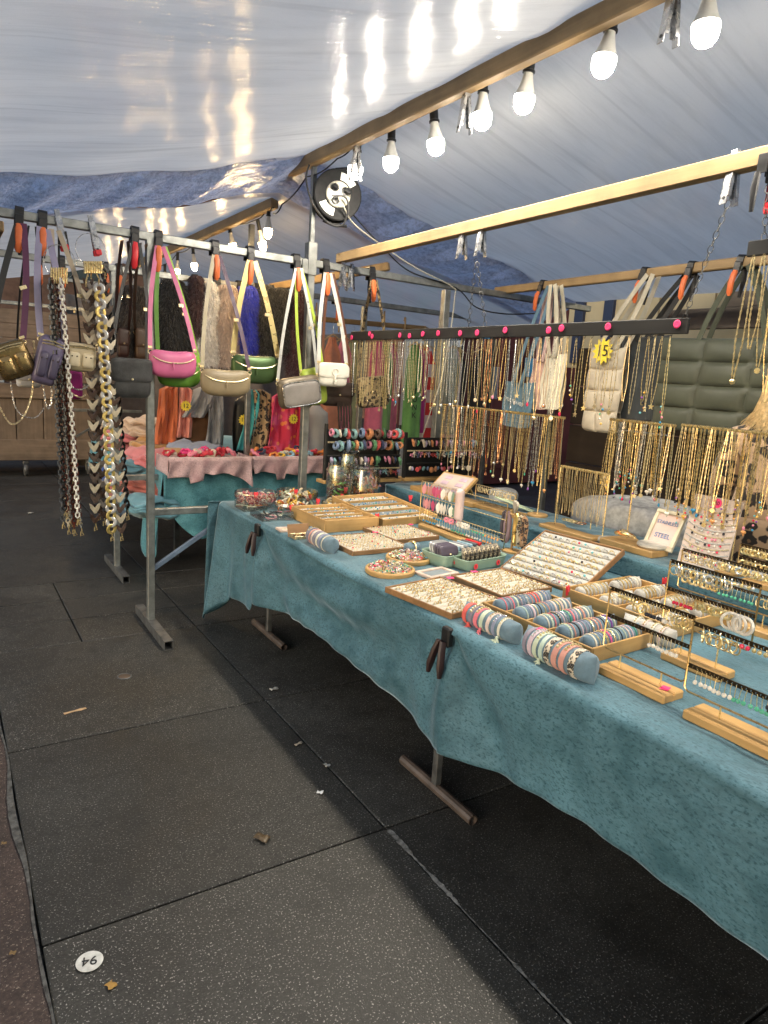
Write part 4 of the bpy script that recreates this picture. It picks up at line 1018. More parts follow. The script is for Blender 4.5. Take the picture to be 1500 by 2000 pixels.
def straps(t, c, xl, zl, xr, zr, top, w, ml, mr, off=.016):
    """two halves of a strap from the bag's ends up to the clamp; all relative to c"""
    T_ = Vector(top)-Vector(c)
    for (x, z, m, s) in ((xl, zl, ml, -1), (xr, zr, mr, 1)):
        mb = MB(); ribbon(mb, arc((x, -.005, z), (T_.x+s*off, T_.y, T_.z), .015*s, 8, Vector((1, 0, 0))), w); mb.build('strap', m, t)
        mb = MB(); mb.torus((x, -.005, z-.012), .012, .003, 10, 5, None, 1); mb.box((x, -.005, z+.012), (w*.9, .008, .014), None, .002); mb.build('buckle', GOLD2, t)
        if s > 0:
            p = Vector((x, -.005, z)).lerp(T_+Vector((s*off, 0, 0)), .45); mb = MB(); mb.box((p.x, p.y-.003, p.z), (w*1.15, .006, .02), Matrix.Rotation(0, 4, 'Y'), .002); mb.build('slider', GOLD2, t)
def half_moon(x0, x1, y0, y1, rail, m, label, strapm, Y=4.13, seam=True, tilt=0, mr=None, swd=.024, zipm=GOLD2):
    a = py(x0, (y0+y1)/2, Y); b = py(x1, (y0+y1)/2, Y); w = b.x-a.x; ctr = py((x0+x1)/2, (y0+y1)/2, Y); h = py((x0+x1)/2, y0, Y).z-py((x0+x1)/2, y1, Y).z
    t = thing('half_moon_bag', label, 'handbag', ctr, rot=(0, tilt, 0))
    f0 = superell(w, h, .62, h*.50, h*.58)
    def f(a_):
        x_, z_ = f0(a_); return (x_, z_-.17*h*(1-(2*x_/w)**2)) if z_ > 0 else (x_, z_)
    mb = MB(); inflate(mb, f, .075, 44, 9, 3.6); mb.build('body', m, t)
    mb = MB(); pts = []
    for i in range(21):
        q = -1+2*i/20; X = q*w*.47; Z = h*.02-.014*(1-q*q)+h*.16*abs(q)**3; ed = math.sqrt(max(0, 1-abs(q)**3.2)); pts.append((X, -.043*ed-.001, Z))
    mb.tube(pts, .0035, 5); mb.build('zip', zipm, t)
    mb = MB(); mb.tube([(-w*.04, -.047, -h*.04), (-w*.035, -.049, -h*.16), (-w*.03, -.048, -h*.28)], [.003, .004, .003], 6); mb.build('zip_pull', m, t)
    mb = MB(); inflate(mb, lambda a_: tuple(v_*1.006 for v_ in f(a_)), .006, 44, 4); mb.build('piping', m, t)
    T = railA(rail)+Vector((0, -.05, -.05)); straps(t, ctr, -w*.47, h*.36, w*.47, h*.36, T, swd, strapm, mr or strapm)
    return t
LE = lambda n, c, r=.4, me=0: leather('%s leather' % n, c, r, me)
PINK, GREENL, TAUPE, DKG, LIME = LE('candy pink', (.60, .14, .30)), LE('grass green', (.11, .27, .03)), LE('taupe', (.29, .23, .14)), LE('metallic green', (.06, .11, .04), .36, .5), LE('lime', (.42, .55, .08))
half_moon(308, 392, 706, 753, 312, GREENL, 'grass green half moon bag hidden behind the pink one', GREENL, 4.20, mr=LE('lime strap', (.3, .6, .05)))
half_moon(291, 384, 677, 734, 308, PINK, 'candy pink half moon bag with gold zip on the front rail', PINK, 4.10)
half_moon(452, 545, 686, 745, 487, DKG, 'metallic dark green half moon bag on the front rail', LE('old gold strap', (.42, .33, .14), .35, .6), 4.16, mr=LE('brass strap', (.55, .44, .2), .3, .7), swd=.034)
half_moon(392, 490, 714, 770, 418, TAUPE, 'taupe half moon bag with zip on the front rail', LE('taupe strap', (.40, .34, .22)), 4.09, mr=LE('aubergine strap', (.06, .02, .06)))
def box_bag(x0, x1, y0, y1, rail, m, label, strapm, Y, tilt=0, panel=None, d=.08, name='box_bag', mr=None, detail='frame', sw=.02, rim=None):
    a = py(x0, (y0+y1)/2, Y); b = py(x1, (y0+y1)/2, Y); w = b.x-a.x; ctr = py((x0+x1)/2, (y0+y1)/2, Y); h = py((x0+x1)/2, y0, Y).z-py((x0+x1)/2, y1, Y).z
    w *= .94; h *= .94
    t = thing(name, label, 'handbag', ctr, rot=(0, tilt, 0))
    mb = MB(); inflate(mb, superell(w, h, .34), d, 48, 8, 7); mb.build('body', m, t)
    if detail == 'frame':
        mb = MB(); inflate(mb, superell(w*.86, h*.76, .34), .02, 44, 6, 8, None, Matrix.Translation((0, -d/2-.001, -h*.05))); mb.build('front_pocket', panel or m, t)
        mb = MB(); f = superell(w*.87, h*.77, .34); mb.tube([(f(2*PI*i/40)[0], -d/2-.006, f(2*PI*i/40)[1]-h*.05) for i in range(40)], .0035, 5, closed=True); mb.build('zip', rim or STEEL, t)
    if detail == 'pockets':
        for s in (-1, 1):
            mb = MB(); inflate(mb, superell(w*.36, h*.52, .4), .03, 30, 6, 4, None, Matrix.Translation((s*w*.21, -d/2-.002, -h*.1))); pk = mb.build('pocket', panel or m, t)
            for q in (-.012, .012):
                mb = MB(); mb.ball((s*w*.21+q, -d/2-.017, h*.02), .004, 6, 5); mb.build('stud', DARKMET, pk)
        for z in (.30, .36):
            mb = MB(); mb.tube([(-w*.4, -d/2*.93, h*z), (0, -d/2-.003, h*(z+.03)), (w*.4, -d/2*.93, h*z)], .0035, 5); mb.build('zip', GOLD2, t)
    if detail == 'flap':
        mb = MB(); inflate(mb, superell(w*1.02, h*.62, .3), .022, 40, 6, 6, None, Matrix.Translation((0, -d/2+.004, h*.2))); mb.build('flap', panel or m, t)
        mb = MB(); mb.ball((0, -d/2-.012, -h*.02), .007, 8, 6); mb.build('stud', GOLD2, t)
    if detail == 'saddle':
        mb = MB()
        def sad(an):
            c, s = math.cos(an), math.sin(an); return (w/2*1.02*sgn(c)*abs(c)**.4, h*.5*abs(s)**.4 if s > 0 else -h*.12*abs(s)**.7*(1+.25*(1-abs(c))))
        inflate(mb, sad, .018, 44, 6, 6, None, Matrix.Translation((0, -d/2+.002, 0))); mb.build('flap', m, t)
        mb = MB(); mb.box((0, -d/2-.012, -h*.2), (.016, .006, h*.36), None, .003); mb.build('tab', m, t)
        mb = MB(); mb.torus((0, -d/2-.011, h*.12), .022, .003, 16, 5, None, 1); mb.build('embossed_ring', m, t)
        mb = MB(); mb.torus((0, -d/2-.016, -h*.2), .012, .0025, 4, 4, None, 1); mb.build('buckle', m, t)
    T = railA(rail)+Vector((0, -.05, -.05)) if rail is not None else None
    if T is not None:
        Tm = Matrix.Rotation(-tilt, 3, 'Y'); Tl = Tm @ (T-ctr)+ctr
        straps(t, ctr, -w*.47, h*.42, w*.47, h*.42, Tl, sw, strapm, mr or strapm)
    return t
BRONZE = LE('crinkled bronze', (.20, .14, .06), .28, .8); LILAC = LE('dusty lilac', (.14, .12, .21), .35); CREAML = LE('cream', (.55, .46, .30), .4); BLK = LE('black', (.014, .014, .015), .4); WHITEL = LE('white', (.72, .70, .62), .4)
PEWT = M('pewter suede', (.27, .25, .235), .55, .45, .2, 8, .3, 160)
BVEL = M('black grey velvet', (.028, .029, .031), .55, 0, .8, 14, .6, 180, .002, .25)
box_bag(-14, 66, 664, 742, 37, BRONZE, 'bronze metallic bag with two pockets at the far left of the rail', BLK, 4.10, R(-22), LE('gold bronze panel', (.34, .24, .11), .25, .85), .09, detail='pockets', mr=LE('plum strap', (.10, .02, .07)), sw=.03)
box_bag(66, 122, 652, 756, 82, LILAC, 'dusty lilac bag turned sideways beside the bronze one', LE('lilac strap', (.30, .28, .42)), 4.09, R(14), LE('dark lilac', (.07, .06, .11)), .10, detail='pockets', mr=LE('lilac strap'
 , (.30, .28, .42)), sw=.032)
box_bag(122, 190, 668, 728, 104, CREAML, 'cream bag with two round pockets between the chain bundles', LE('beige strap', (.44, .36, .26)), 4.12, R(4), LE('ivory', (.62, .54, .38)), .08, detail='pockets', sw=.024)
box_bag(213, 298, 698, 780, 262, BVEL, 'black velvet clutch with fold over flap below the red grip clamp', BLK, 4.10, 0, BVEL, .06, detail='flap', sw=.018)
box_bag(30, 82, 722, 758, 60, M('white quilted leather', (.55, .54, .55), .4), 'small white bag with black chain partly hidden at the left', BLK, 4.3, 0, None, .06, detail='flap', sw=.01)
box_bag(132, 162, 720, 782, 118, M('fuchsia suede', (.32, .02, .20), .7, 0, .2), 'fuchsia suede pouch hidden behind the cream bag', BLK, 4.3, 0, None, .05, detail='none', sw=.01)
box_bag(588, 637, 716, 794, 578, LIME, 'lime green bag half hidden behind the grey box bag', LIME, 4.21, R(-10), None, .08, detail='none', mr=LIME)
box_bag(540, 628, 733, 797, 577, LE('pewter brown', (.16, .13, .09), .35, .3), 'pewter grey box bag with piped front pocket left of the tall post', LE('silver strap', (.5, .5, .47), .35, .6), 4.09, R(-10), PEWT, .08, mr=LE('silver strap', (.5, .5, .47), .35, .6))
fb = box_bag(626, 690, 745, 795, 640, LE('dark brown', (.03, .018, .014)), 'dark brown fringed bag behind the white saddle bag', LE('brown strap', (.12, .05, .03)), 4.24, 0, None, .07, detail='flap', name='fringed_bag')
for i in range(16):
    mb = MB(); x = -.02+.007*i; mb.tube([(x, -.045, -.05), (x+.01, -.05, -.12-.05*(i % 3)), (x+.012, -.05, -.18-.05*(i % 4))], [.003, .004, .001], 4); mb.build('tassel', LE('dark brown', (.03, .018, .014)), fb)
box_bag(618, 679, 707, 757, 634, WHITEL, 'white leather saddle bag right of the tall post', LE('silver white strap', (.62, .62, .58), .35, .3), 4.10, 0, None, .07, detail='saddle', name='saddle_bag', mr=LE('silver white strap', (.62, .62, .58)), sw=.026)
LEOB = leopard('leopard bag hide', (.38, .27, .13), (.03, .02, .012), (.22, .12, .05), 40)
box_bag(695, 762, 733, 798, 724, LEOB, 'leopard print shoulder bag under the rail behind the necklaces', LEOB, 4.40, R(-6), None, .07, detail='none', sw=.022)
for x0, x1, y0, y1, r_, c, n in ((228, 252, 640, 700, 240, (.05, .02, .015), 'dark oxblood'), (262, 292, 640, 705, 275, (.09, .05, .03), 'brown')):
    box_bag(x0, x1, y0, y1, r_, LE(n, c), '%s pouch bag in the dim second row behind the front rail' % n, LE(n, c), 5.3, 0, None, .07, detail='flap')
def chain_loop(label, pts, m, r=.0055, Y=4.1):
    P_ = [py(x, y, Y) for x, y in pts]; out = []
    for i in range(len(P_)-1):
        p0, p1, p2, p3 = P_[max(0, i-1)], P_[i], P_[i+1], P_[min(len(P_)-1, i+2)]
        for k in range(10):
            q = k/10; out.append(.5*((2*p1)+(-p0+p2)*q+(2*p0-5*p1+4*p2-p3)*q*q+(-p0+3*p1-3*p2+p3)*q**3))
    mb = MB(); tot = 0; last = out[0]; acc = 0; i = 0
    for p in out[1:]:
        acc += (p-last).length
        if acc > r*2.0:
            d = (p-last).normalized() if (p-last).length > 0 else Vector((0, 0, 1)); x = d.orthogonal().normalized(); y = d.cross(x); h = x if i % 2 else y
            mb.tube([p+d*(math.cos(q)*r*1.35)+h*(math.sin(q)*r*.8) for q in [2*PI*k/6 for k in range(6)]], r*.34, 4, closed=True); i += 1; acc = 0
        last = p
    o = mb.build('bag_chain', m); return tag(o, label, 'chain strap')
chain_loop('gold chain strap looping low below the bronze bag', [(66, 660), (66, 720), (62, 770), (45, 815), (22, 828), (2, 800), (-8, 770)], GOLD2)
chain_loop('pale silver chain strap doubled below the lilac bag', [(78, 660), (82, 720), (88, 780), (95, 798), (101, 780), (100, 755)], SILVER)
chain_loop('thin silver chain looping between bronze and lilac bags', [(20, 740), (28, 790), (45, 812), (70, 815), (88, 795)], SILVER, .004)
chain_loop('gold and white chain strap below the cream bag', [(128, 720), (132, 745), (148, 760), (168, 757), (182, 738)], SILVER, .005)
chain_loop('second gold chain strap below the cream bag', [(128, 722), (136, 762), (155, 776), (166, 772)], GOLD2, .005)

# ---- chain belts on wire rings
def wire_ring(x, y, r, label, Y=4.17):
    c = py(x, y, Y); mb = MB(); mb.torus((0, 0, 0), r, .0018, 40, 5, None, 1); o = mb.build('wire_ring', STEEL); o.location = c; o.rotation_euler = (0, 0, .3); tag(o, label, 'ring')
wire_ring(178, 489, .085, 'large steel wire ring holding the wide chain belts'); wire_ring(117, 512, .085, 'steel wire ring holding the slim chain straps')
def hang_path(x0, y0, x1, y1, Y, sway=.01):
    a = py(x0, y0, Y); b = py(x1, y1, Y); a.y = b.y = Y
    return lambda q: a.lerp(b, q)+Vector((sway*math.sin(q*PI), 0, 0)), (b-a).length
IVO = M('ivory horn', (.60, .52, .38), .35, 0, .2, 40, .1); DHORN = M('dark brown horn', (.075, .045, .034), .25, 0, .5, 30, .05); GHORN = M('grey resin', (.24, .21, .19), .3, 0, .3, 30); BKHORN = M('black resin', (.012, .012, .012), .25, 0, .2)
MGOLD = M('brushed gold plate', (.62, .47, .16), .38, .6, .12, 30); MSIL = M('brushed silver plate', (.55, .55, .55), .36, .6, .1, 30)
dn = MB(); dn.tube([(math.cos(q)*.0205, 0, math.sin(q)*.0215) for q in [2*PI*k/16 for k in range(16)]], .0095, 6, closed=True, flat=.45)
def donut(m, k):
    b = MB(); b.v = dn.v; b.f = dn.f; b.mi = dn.mi; b.mats = [m]; return b.mesh('link')
def chevron(m):
    b = MB(); b.prism([(x*1.15, z*1.15) for x, z in [(-.026, .020), (-.012, .012), (0, -.004), (.012, .012), (.026, .020), (.020, -.004), (.004, -.030), (-.006, -.030), (-.021, -.004)]], .014); b.mats = [m]; return b.mesh('link')
def horn(m):
    b = MB(); b.tube([(-.016, 0, .02), (-.008, 0, -.008), (.01, -.003, -.026), (.016, -.004, -.03)], [.011, .012, .009, .004], 6, flat=.6); b.mats = [m]; return b.mesh('link')
def belt(label, x0, y0, x1, y1, Y, n, meshes, rz=.25, alt=.0, z0=0):
    f, L = hang_path(x0, y0, x1, y1, Y); t = thing('chain_belt', label, 'chain belt', f(0))
    for i in range(n):
        o = link('link', meshes[i % len(meshes)], t); o.location = f((i+.5)/n)-f(0); o.rotation_euler = (U(-.12, .12), U(-.08, .08), rz*(1 if i % 2 else -1)+alt*U(-1, 1))
    mb = MB(); p = f(1)-f(0); mb.tube([p+Vector((0, 0, .01)), p+Vector((.004, 0, -.02)), p+Vector((.01, 0, -.045)), p+Vector((-.004, 0, -.05)), p+Vector((-.003, 0, -.025))], .0035, 5); mb.build('clasp', GOLD, t)
    mb = MB(); mb.tube([Vector((0, 0, .0)), Vector((.0, -.005, .03)), py(178, 513, Y)-f(0)], .004, 5); mb.build('clasp', GOLD, t)
belt('chain belt of alternating gold and silver ring links, the most striking in the bundle', 193, 556, 218, 1040, 4.04, 34, [donut(MSIL, 0), donut(MGOLD, 1)])
belt('ivory horn link belt at the left of the wide bundle', 168, 560, 186, 1020, 4.10, 22, [chevron(IVO), chevron(DHORN)], .08, .1)
belt('dark brown chevron belt in the middle of the wide bundle', 178, 545, 203, 1010, 4.13, 22, [chevron(GHORN), chevron(DHORN)], .08, .1)
belt('brown and grey chevron belt behind the ring link belt', 172, 540, 193, 1000, 4.17, 22, [chevron(DHORN), chevron(DHORN), chevron(GHORN)], .08, .1)
belt('cream chevron belt right of the ring link belt', 205, 545, 237, 1040, 4.08, 23, [chevron(DHORN), chevron(IVO)], .08, .1)
belt('black round link chain at the right of the wide bundle', 202, 530, 249, 1000, 4.12, 40, [donut(BKHORN, 0)], 1.2)
rb = random.Random(11)
def slim(label, x0, y0, x1, y1, Y, m, r, pitch=1.9):
    f, L = hang_path(x0, y0, x1, y1, Y, rb.uniform(-.012, .012)); n = int(L/(r*pitch)); mb = MB()
    for i in range(n):
        p = f((i+.5)/n); h = Vector((1, 0, 0)) if i % 2 else Vector((.3, .95, 0)); d = Vector((0, 0, 1))
        mb.tube([p+d*(math.cos(q)*r*1.3)+h*(math.sin(q)*r*.85) for q in [2*PI*k/6 for k in range(6)]], r*.36, 4, closed=True)
    t = thing('chain_strap', label, 'chain strap', (0, 0, 0)); mb.build('chain', m, t)
    mb = MB(); p = f(1); mb.tube([p, p+Vector((.004, 0, -.025)), p+Vector((.012, 0, -.04)), p+Vector((-.004, 0, -.045)), p+Vector((-.002, 0, -.02))], .003, 5); mb.build('clasp', GOLD, t)
BRR = M('red brown resin', (.10, .022, .012), .3, 0, .3, 40); GREYM = M('gunmetal', (.22, .22, .23), .3, .9, .2, 40)
for i, (dx, dx1, m, r, nm) in enumerate(((-14, -16, GREYM, .013, 'gunmetal chain strap, leftmost of the slim bundle'), (-9, -10, BRR, .015, 'red brown resin chain strap in the slim bundle'), (-4, -4, SILVER, .011, 'silver chain strap in the middle of the slim bundle'), (0, 1, GREYM, .013, 'dark metal chain strap near the white one'),
       (5, 8, M('white enamel', (.7, .68, .62), .3), .013, 'white enamel chain strap in the slim bundle'), (9, 14, SILVER, .007, 'thin silver chain strap, rightmost of the slim bundle'), (-2, 3, BRR, .014, 'second red brown resin chain behind the silver one'), (3, 6, GOLD2, .010, 'pale gold link chain strap in the slim bundle'), (-12, -13, BKHORN, .013, 'black resin chain beside the gunmetal one'), (7, 11, BRR, .012, 'third red brown chain beside the white enamel one'), (-6, -7, IVO, .012, 'ivory horn chain in the slim bundle'), (1, 4, GREYM, .012, 'second gunmetal chain at the back of the slim bundle'))):
    slim(nm, 112+dx*1.1, 545, 142+dx1*1.2, 1035-rb.uniform(0, 40), 4.05+.03*(i % 4), m, r)
for i in range(7):
    p = py(100+i*5, 546, 4.10); mb = MB(); mb.tube([p+Vector((0, 0, -.02)), p, p+Vector((.004, .02, .06))], .005, 6); o = mb.build('swivel_hook', GOLD); tag(o, 'gold swivel hook above the slim chains, %s from the left' % ordn(i), 'hook', 'gold swivel hooks on the wire rings')
for i in range(8):
    p = py(166+i*4.6, 522, 4.08); mb = MB(); mb.tube([p+Vector((0, 0, -.03)), p, p+Vector((0, .02, .03))], .006, 6); o = mb.build('swivel_hook', GOLD); tag(o, 'gold swivel hook above the wide belts, %s from the left' % ordn(i), 'hook', 'gold swivel hooks on the wire rings')

# ================================================================ FUR COLLARS ON THE REAR RAIL
def fur(x0, x1, y0, y1, c, label, Y=5.40, nh=2600, clampx=None, seed=0):
    a = py(x0, y0, Y); b = py(x1, y1, Y); w = abs(b.x-a.x); L = a.z-b.z; top = Vector(((a.x+b.x)/2, Y, a.z))
    t = thing('fur_collar', label, 'fur collar', top); r_ = random.Random(seed)
    m = M('%s fur' % label.split(' fur')[0], c, .8, 0, .2, 40, .3, 200, .002, .6)
    mb = MB()
    def f(u, v):
        an = u*2*PI; ww = w/2*(.55+.45*math.sin(min(1, v*2.2)*PI/2))*(1-.35*max(0, v-.8)/.2); return (ww*math.cos(an)*.86+.01*math.sin(v*9), .06*math.sin(an), -L*v)
    mb.grid(f, 14, 14); mb.build('pelt', m, t, 60)
    mb = MB()
    for i in range(nh):
        u, v = r_.uniform(.42, 1.08), r_.random(); p = Vector(f(u, v)); an = u*2*PI; o_ = Vector((math.cos(an), math.sin(an)*.8, -.9+r_.uniform(-.5, .5))).normalized(); l_ = r_.uniform(.02, .045)
        s = Vector((r_.uniform(-1, 1), r_.uniform(-1, 1), .2)).normalized()*.0028; q = p+o_*l_*.5+Vector((r_.uniform(-.006, .006), 0, 0)); e = p+o_*l_+Vector((r_.uniform(-.01, .01), r_.uniform(-.01, .01), -.01))
        mb.add([p-s, p+s, q+s*.7, q-s*.7, e], [(0, 1, 2, 3), (3, 2, 4)])
    h = mb.build('hair', m, t, 0); h['kind'] = 'stuff'
    return t
for i, (x0, x1, y0, y1, c, n) in enumerate(((228, 300, 560, 720, (.06, .045, .035), 'dark grey brown fur collar at the left of the rear rail'), (300, 372, 548, 700, (.010, .010, .011), 'long black fur collar left of the burgundy one'),
      (366, 398, 543, 660, (.055, .015, .02), 'burgundy fur collar beside the white one'), (384, 424, 552, 716, (.82, .80, .77), 'white fur collar on the rear rail'), (420, 464, 560, 718, (.62, .50, .43), 'beige pink fur collar next to the white one'),
      (460, 502, 562, 692, (.02, .04, .55), 'bright royal blue fur collar on the rear rail'), (498, 536, 560, 695, (.010, .011, .011), 'black fur collar right of the royal blue one'), (532, 562, 566, 690, (.013, .013, .012), 'second black fur collar near the burgundy stole'), (560, 600, 570, 738, (.06, .012, .02), 'dark burgundy fur stole beside the tall post'))):
    fur(x0-3, x1+3, y0-6, y1, c, n, 5.38, 3000, None, i)
for i, x in enumerate((75, 120, 205, 232, 380, 424, 466, 500, 528, 655)):
    strap_clamp(railB(x), 'black clamp with orange grip on the rear rail, %s from the left' % ordn(i), 0, ORANGE, False, 0, .95)

# ================================================================ TOTES ON THE RIGHT BEAM
def beamC(y_): return 2.39+(2.318-2.39)*(y_+3)/7.35
def tote(x0, x1, y0, y1, X, m, label, clampx, strapm, quilt=0, d=.10, swap=.03, strap_top=None, nstr=2):
    a = px(x0, (y0+y1)/2, X); b = px(x1, (y0+y1)/2, X); zt = px((x0+x1)/2, y0, X).z; zb = px((x0+x1)/2, y1, X).z; ya, yb = a.y, b.y; w = ya-yb; h = zt-zb
    t = thing('tote_bag', label, 'tote bag', (X, (ya+yb)/2, (zt+zb)/2), rz=R(-90))
    # local x runs along -Y of the place (to the right in view), local y points to +X
    mb = MB()
    def side(s):
        def f(u, v):
            x = (u-.5)*w; z = (v-.5)*h; e = max(0, 1-abs(2*u-1)**6)*max(0, 1-max(0, 1-v*1.0)**10)
            y = s*d/2*(.25+.75*math.sin(max(.02, min(.98, u))*PI)**.5)*(.35+.65*(1-v)**.35)
            if quilt: y += s*(.030*(abs(math.sin(u*PI*quilt[0]))*abs(math.sin(v*PI*quilt[1])))**.35 - .008) 
            else: y += s*.006*math.sin(u*13+v*5)+s*.004*math.sin(u*31-v*9)
            x += .008*math.sin(v*9+u*3)*(1-v); z += -.012*math.sin(u*PI)*v - (.03*abs(2*u-1)**6*-1 if v < .05 else 0)
            return (x, -y, z)
        return f
    mb.grid(side(1), 60, 48); mb.grid(side(-1), 60, 48, None, True); mb.build('body', m, t, 80)
    for k in range(nstr):
        T = px(clampx, 0, X); yc = (px(clampx, y0, X)).y
        for s in (-1, 1):
            mb = MB(); xb = s*w*swap*4; zt_ = beamC(yc)-(zt+zb)/2-.02; xt = ((ya+yb)/2-yc)
            ribbon(mb, arc((xb, (-.04 if k == 0 else .05), h*.44), (xt+s*.02, (-.03 if k == 0 else .03), zt_), .02*s, 8, Vector((1, 0, 0))), .032, .003); mb.build('strap', strapm, t)
    return t
OLV = fabric('olive quilted nylon', (.058, .066, .044), .55, .1, 60, .3); BEIG = fabric('beige padded cloth', (.52, .46, .36), .7, .1, 60); DGR = fabric('dark grey canvas', (.03, .036, .04)); 
tote(1286, 1585, 657, 852, 3.70, OLV, 'large olive green quilted tote at the right edge', 1440, fabric('olive strap', (.06, .07, .047)), (3, 4), .16, .055)
tote(1205, 1300, 655, 820, 3.78, DGR, 'dark grey tote between the beige and the olive ones', 1335, fabric('charcoal strap', (.03, .03, .03)), 0, .10)
bt = tote(1148, 1216, 678, 845, 3.66, BEIG, 'beige padded tote with a yellow price star', 1258, fabric('beige strap', (.46, .42, .33)), (2, 4), .12, .06)
n = 12; poly = [((.058 if i % 2 else .085)*math.cos(2*PI*i/(2*n)), (.058 if i % 2 else .085)*math.sin(2*PI*i/(2*n))) for i in range(2*n)]
mb = MB(); mb.prism(poly, .004, Matrix.Translation((.02, -.085, .24))); mb.build('price_tag', YELLOW, bt); text(bt, '15', .10, (.02, -.09, .24), (PI/2, 0, .35*0), INK)
def tote2(x0, x1, y0, y1, X, m, label, cx, sm_): return tote(x0, x1, y0, y1, X, m, label, cx, sm_, 0, .06, .03)
tote2(1060, 1102, 690, 800, 3.62, fabric('cream floral cotton', (.66, .62, .50)), 'cream cotton tote with small flowers, crumpled at the left of the beam', 1072, fabric('cream strap', (.62, .57, .44)))
tote2(1038, 1078, 700, 800, 3.70, fabric('blush cotton', (.66, .44, .38)), 'blush pink cotton tote behind the cream one', 1066, fabric('blush strap', (.66, .46, .42)))
db = tote2(985, 1042, 745, 835, 3.66, fabric('faded denim', (.10, .19, .26)), 'faded denim tote with white lettering behind the necklaces', 1062, fabric('denim strap', (.12, .22, .30)))
text(db, 'MUSTHAVES', .036, (0, -.05, .02), (PI/2, R(12), 0), WHITEP)
for x, lb in ((1062, 'above the cream and pink totes'), (1258, 'above the beige padded tote'), (1348, 'above the dark grey tote'), (1443, 'above the olive quilted tote')):
    yc = px(x, 560, 3.70).y; strap_clamp((3.70, yc, beamC(yc)), 'black clamp with orange grip %s' % lb, R(-90), ORANGE, True, R(8), .95)

# ================================================================ NECKLACES
GM = gemlist()
_nk = {}
def necklace_mesh(L, style, met, pend, k, spread=.010):
    key = (round(L, 2), style, met.name, pend, k, spread)
    if key in _nk: return _nk[key]
    r_ = random.Random(sum(ord(ch) for ch in style+pend)*31+round(L*100)*7+k); mb = MB(); mb.mat(met)
    rr = {'thin': .0011, 'rope': .0018, 'bead': .0025, 'chunky': .0036, 'fine': .0009}[style]; n = {'thin': 10, 'fine': 8, 'rope': 34, 'bead': 44, 'chunky': 34}[style]
    for s in (-1, 1):
        pts = []; rs = []
        for i in range(n+1):
            q = i/n; pts.append((r_.uniform(-.0006, .0006), s*spread*(.25+.75*math.sin(min(1, q*1.6)*PI/2))*(1-.75*max(0, q-.7)/.3), -L*q))
            rs.append(rr if style in ('thin', 'fine') else rr*(1 if i % 2 else .5))
        mb.tube(pts, rs, 4, cap=False)
    mb.torus((0, 0, .003), .004, .0008, 6, 3, None, 0)
    z = -L
    if pend == 'ball': mb.ball((0, 0, z-.010), .010, 8, 6)
    elif pend == 'coin': mb.lathe([(0, -.0012), (.010, -.0012), (.010, .0012), (0, .0012)], 12, Matrix.Translation((0, 0, z-.011)) @ Matrix.Rotation(PI/2, 4, 'Y'))
    elif pend == 'bar': mb.box((0, 0, z-.014), (.004, .005, .028), None, .001)
    elif pend == 'heart':
        mb.mat(GM[k % 10]); mb.ball((0, -.005, z-.008), .0075, 8, 6); mb.ball((0, .005, z-.008), .0075, 8, 6); mb.lathe([(0, -.018), (.011, 0)], 8, Matrix.Translation((0, 0, z-.009)) @ Matrix.Diagonal((.5, 1, 1, 1)), False)
    elif pend == 'star':
        poly = [((.014 if i % 2 == 0 else .006)*math.sin(PI*i/5), (.014 if i % 2 == 0 else .006)*math.cos(PI*i/5)) for i in range(10)]; mb.prism(poly, .003, Matrix.Translation((0, 0, z-.012)) @ Matrix.Rotation(PI/2, 4, 'Z'))
    elif pend == 'cross': mb.box((0, 0, z-.014), (.003, .004, .028), None, .001); mb.box((.0005, 0, z-.009), (.003, .016, .0045), None, .001)
    elif pend == 'moon': mb.tube([(0, math.cos(a)*.012, z-.012+math.sin(a)*.012) for a in [PI*.75+i*.26 for i in range(11)]], [.0005+.0035*math.sin(i/10*PI) for i in range(11)], 5)
    elif pend == 'charms':
        for i in range(5): mb.mat(GM[(k+i) % 10]); mb.ball((0, r_.uniform(-.012, .012), z+.05-.02*i), .005, 6, 4)
    elif pend == 'gem': mb.mat(GM[k % 10]); mb.ball((0, 0, z-.009), .008, 6, 5, (.6, .8, 1.2))
    me = mb.mesh('necklace'); _nk[key] = me; return me
METN = {GOLD.name: 'gold', GOLD2.name: 'pale gold', SILVER.name: 'silver', ROSE.name: 'rose gold'}
STN = {'thin': 'thin', 'fine': 'very fine', 'rope': 'rope', 'bead': 'beaded', 'chunky': 'chunky'}
PDN = {'ball': 'ball pendant', 'coin': 'coin pendant', 'bar': 'bar pendant', 'heart': 'heart pendant', 'star': 'star pendant', 'cross': 'cross pendant', 'moon': 'crescent pendant', 'charms': 'small coloured charms', 'gem': 'gem drop', 'none': 'no pendant'}
def hang_necklace(loc, L, style, met, pend, k, where, group, rz=0, spread=.010):
    o = link('necklace', necklace_mesh(round(L, 2), style, met, pend, k, spread)); o.location = loc; o.rotation_euler = (U(-.04, .04), U(-.03, .03), rz+U(-.5, .5))
    tag(o, '%s %s necklace with %s, %s' % (STN[style], METN[met.name], PDN[pend], where), 'necklace', group)
rk = random.Random(21)
BX, BZ = 2.385, 1.873
nb = thing('necklace_bar', 'long black painted bar hung with necklaces and pink price stickers', 'display bar', (BX, 2.97, BZ))
mb = MB(); mb.box((0, 0, 0), (.02, 2.56, .058), None, .003); mb.build('bar', BLACKWOOD, nb)
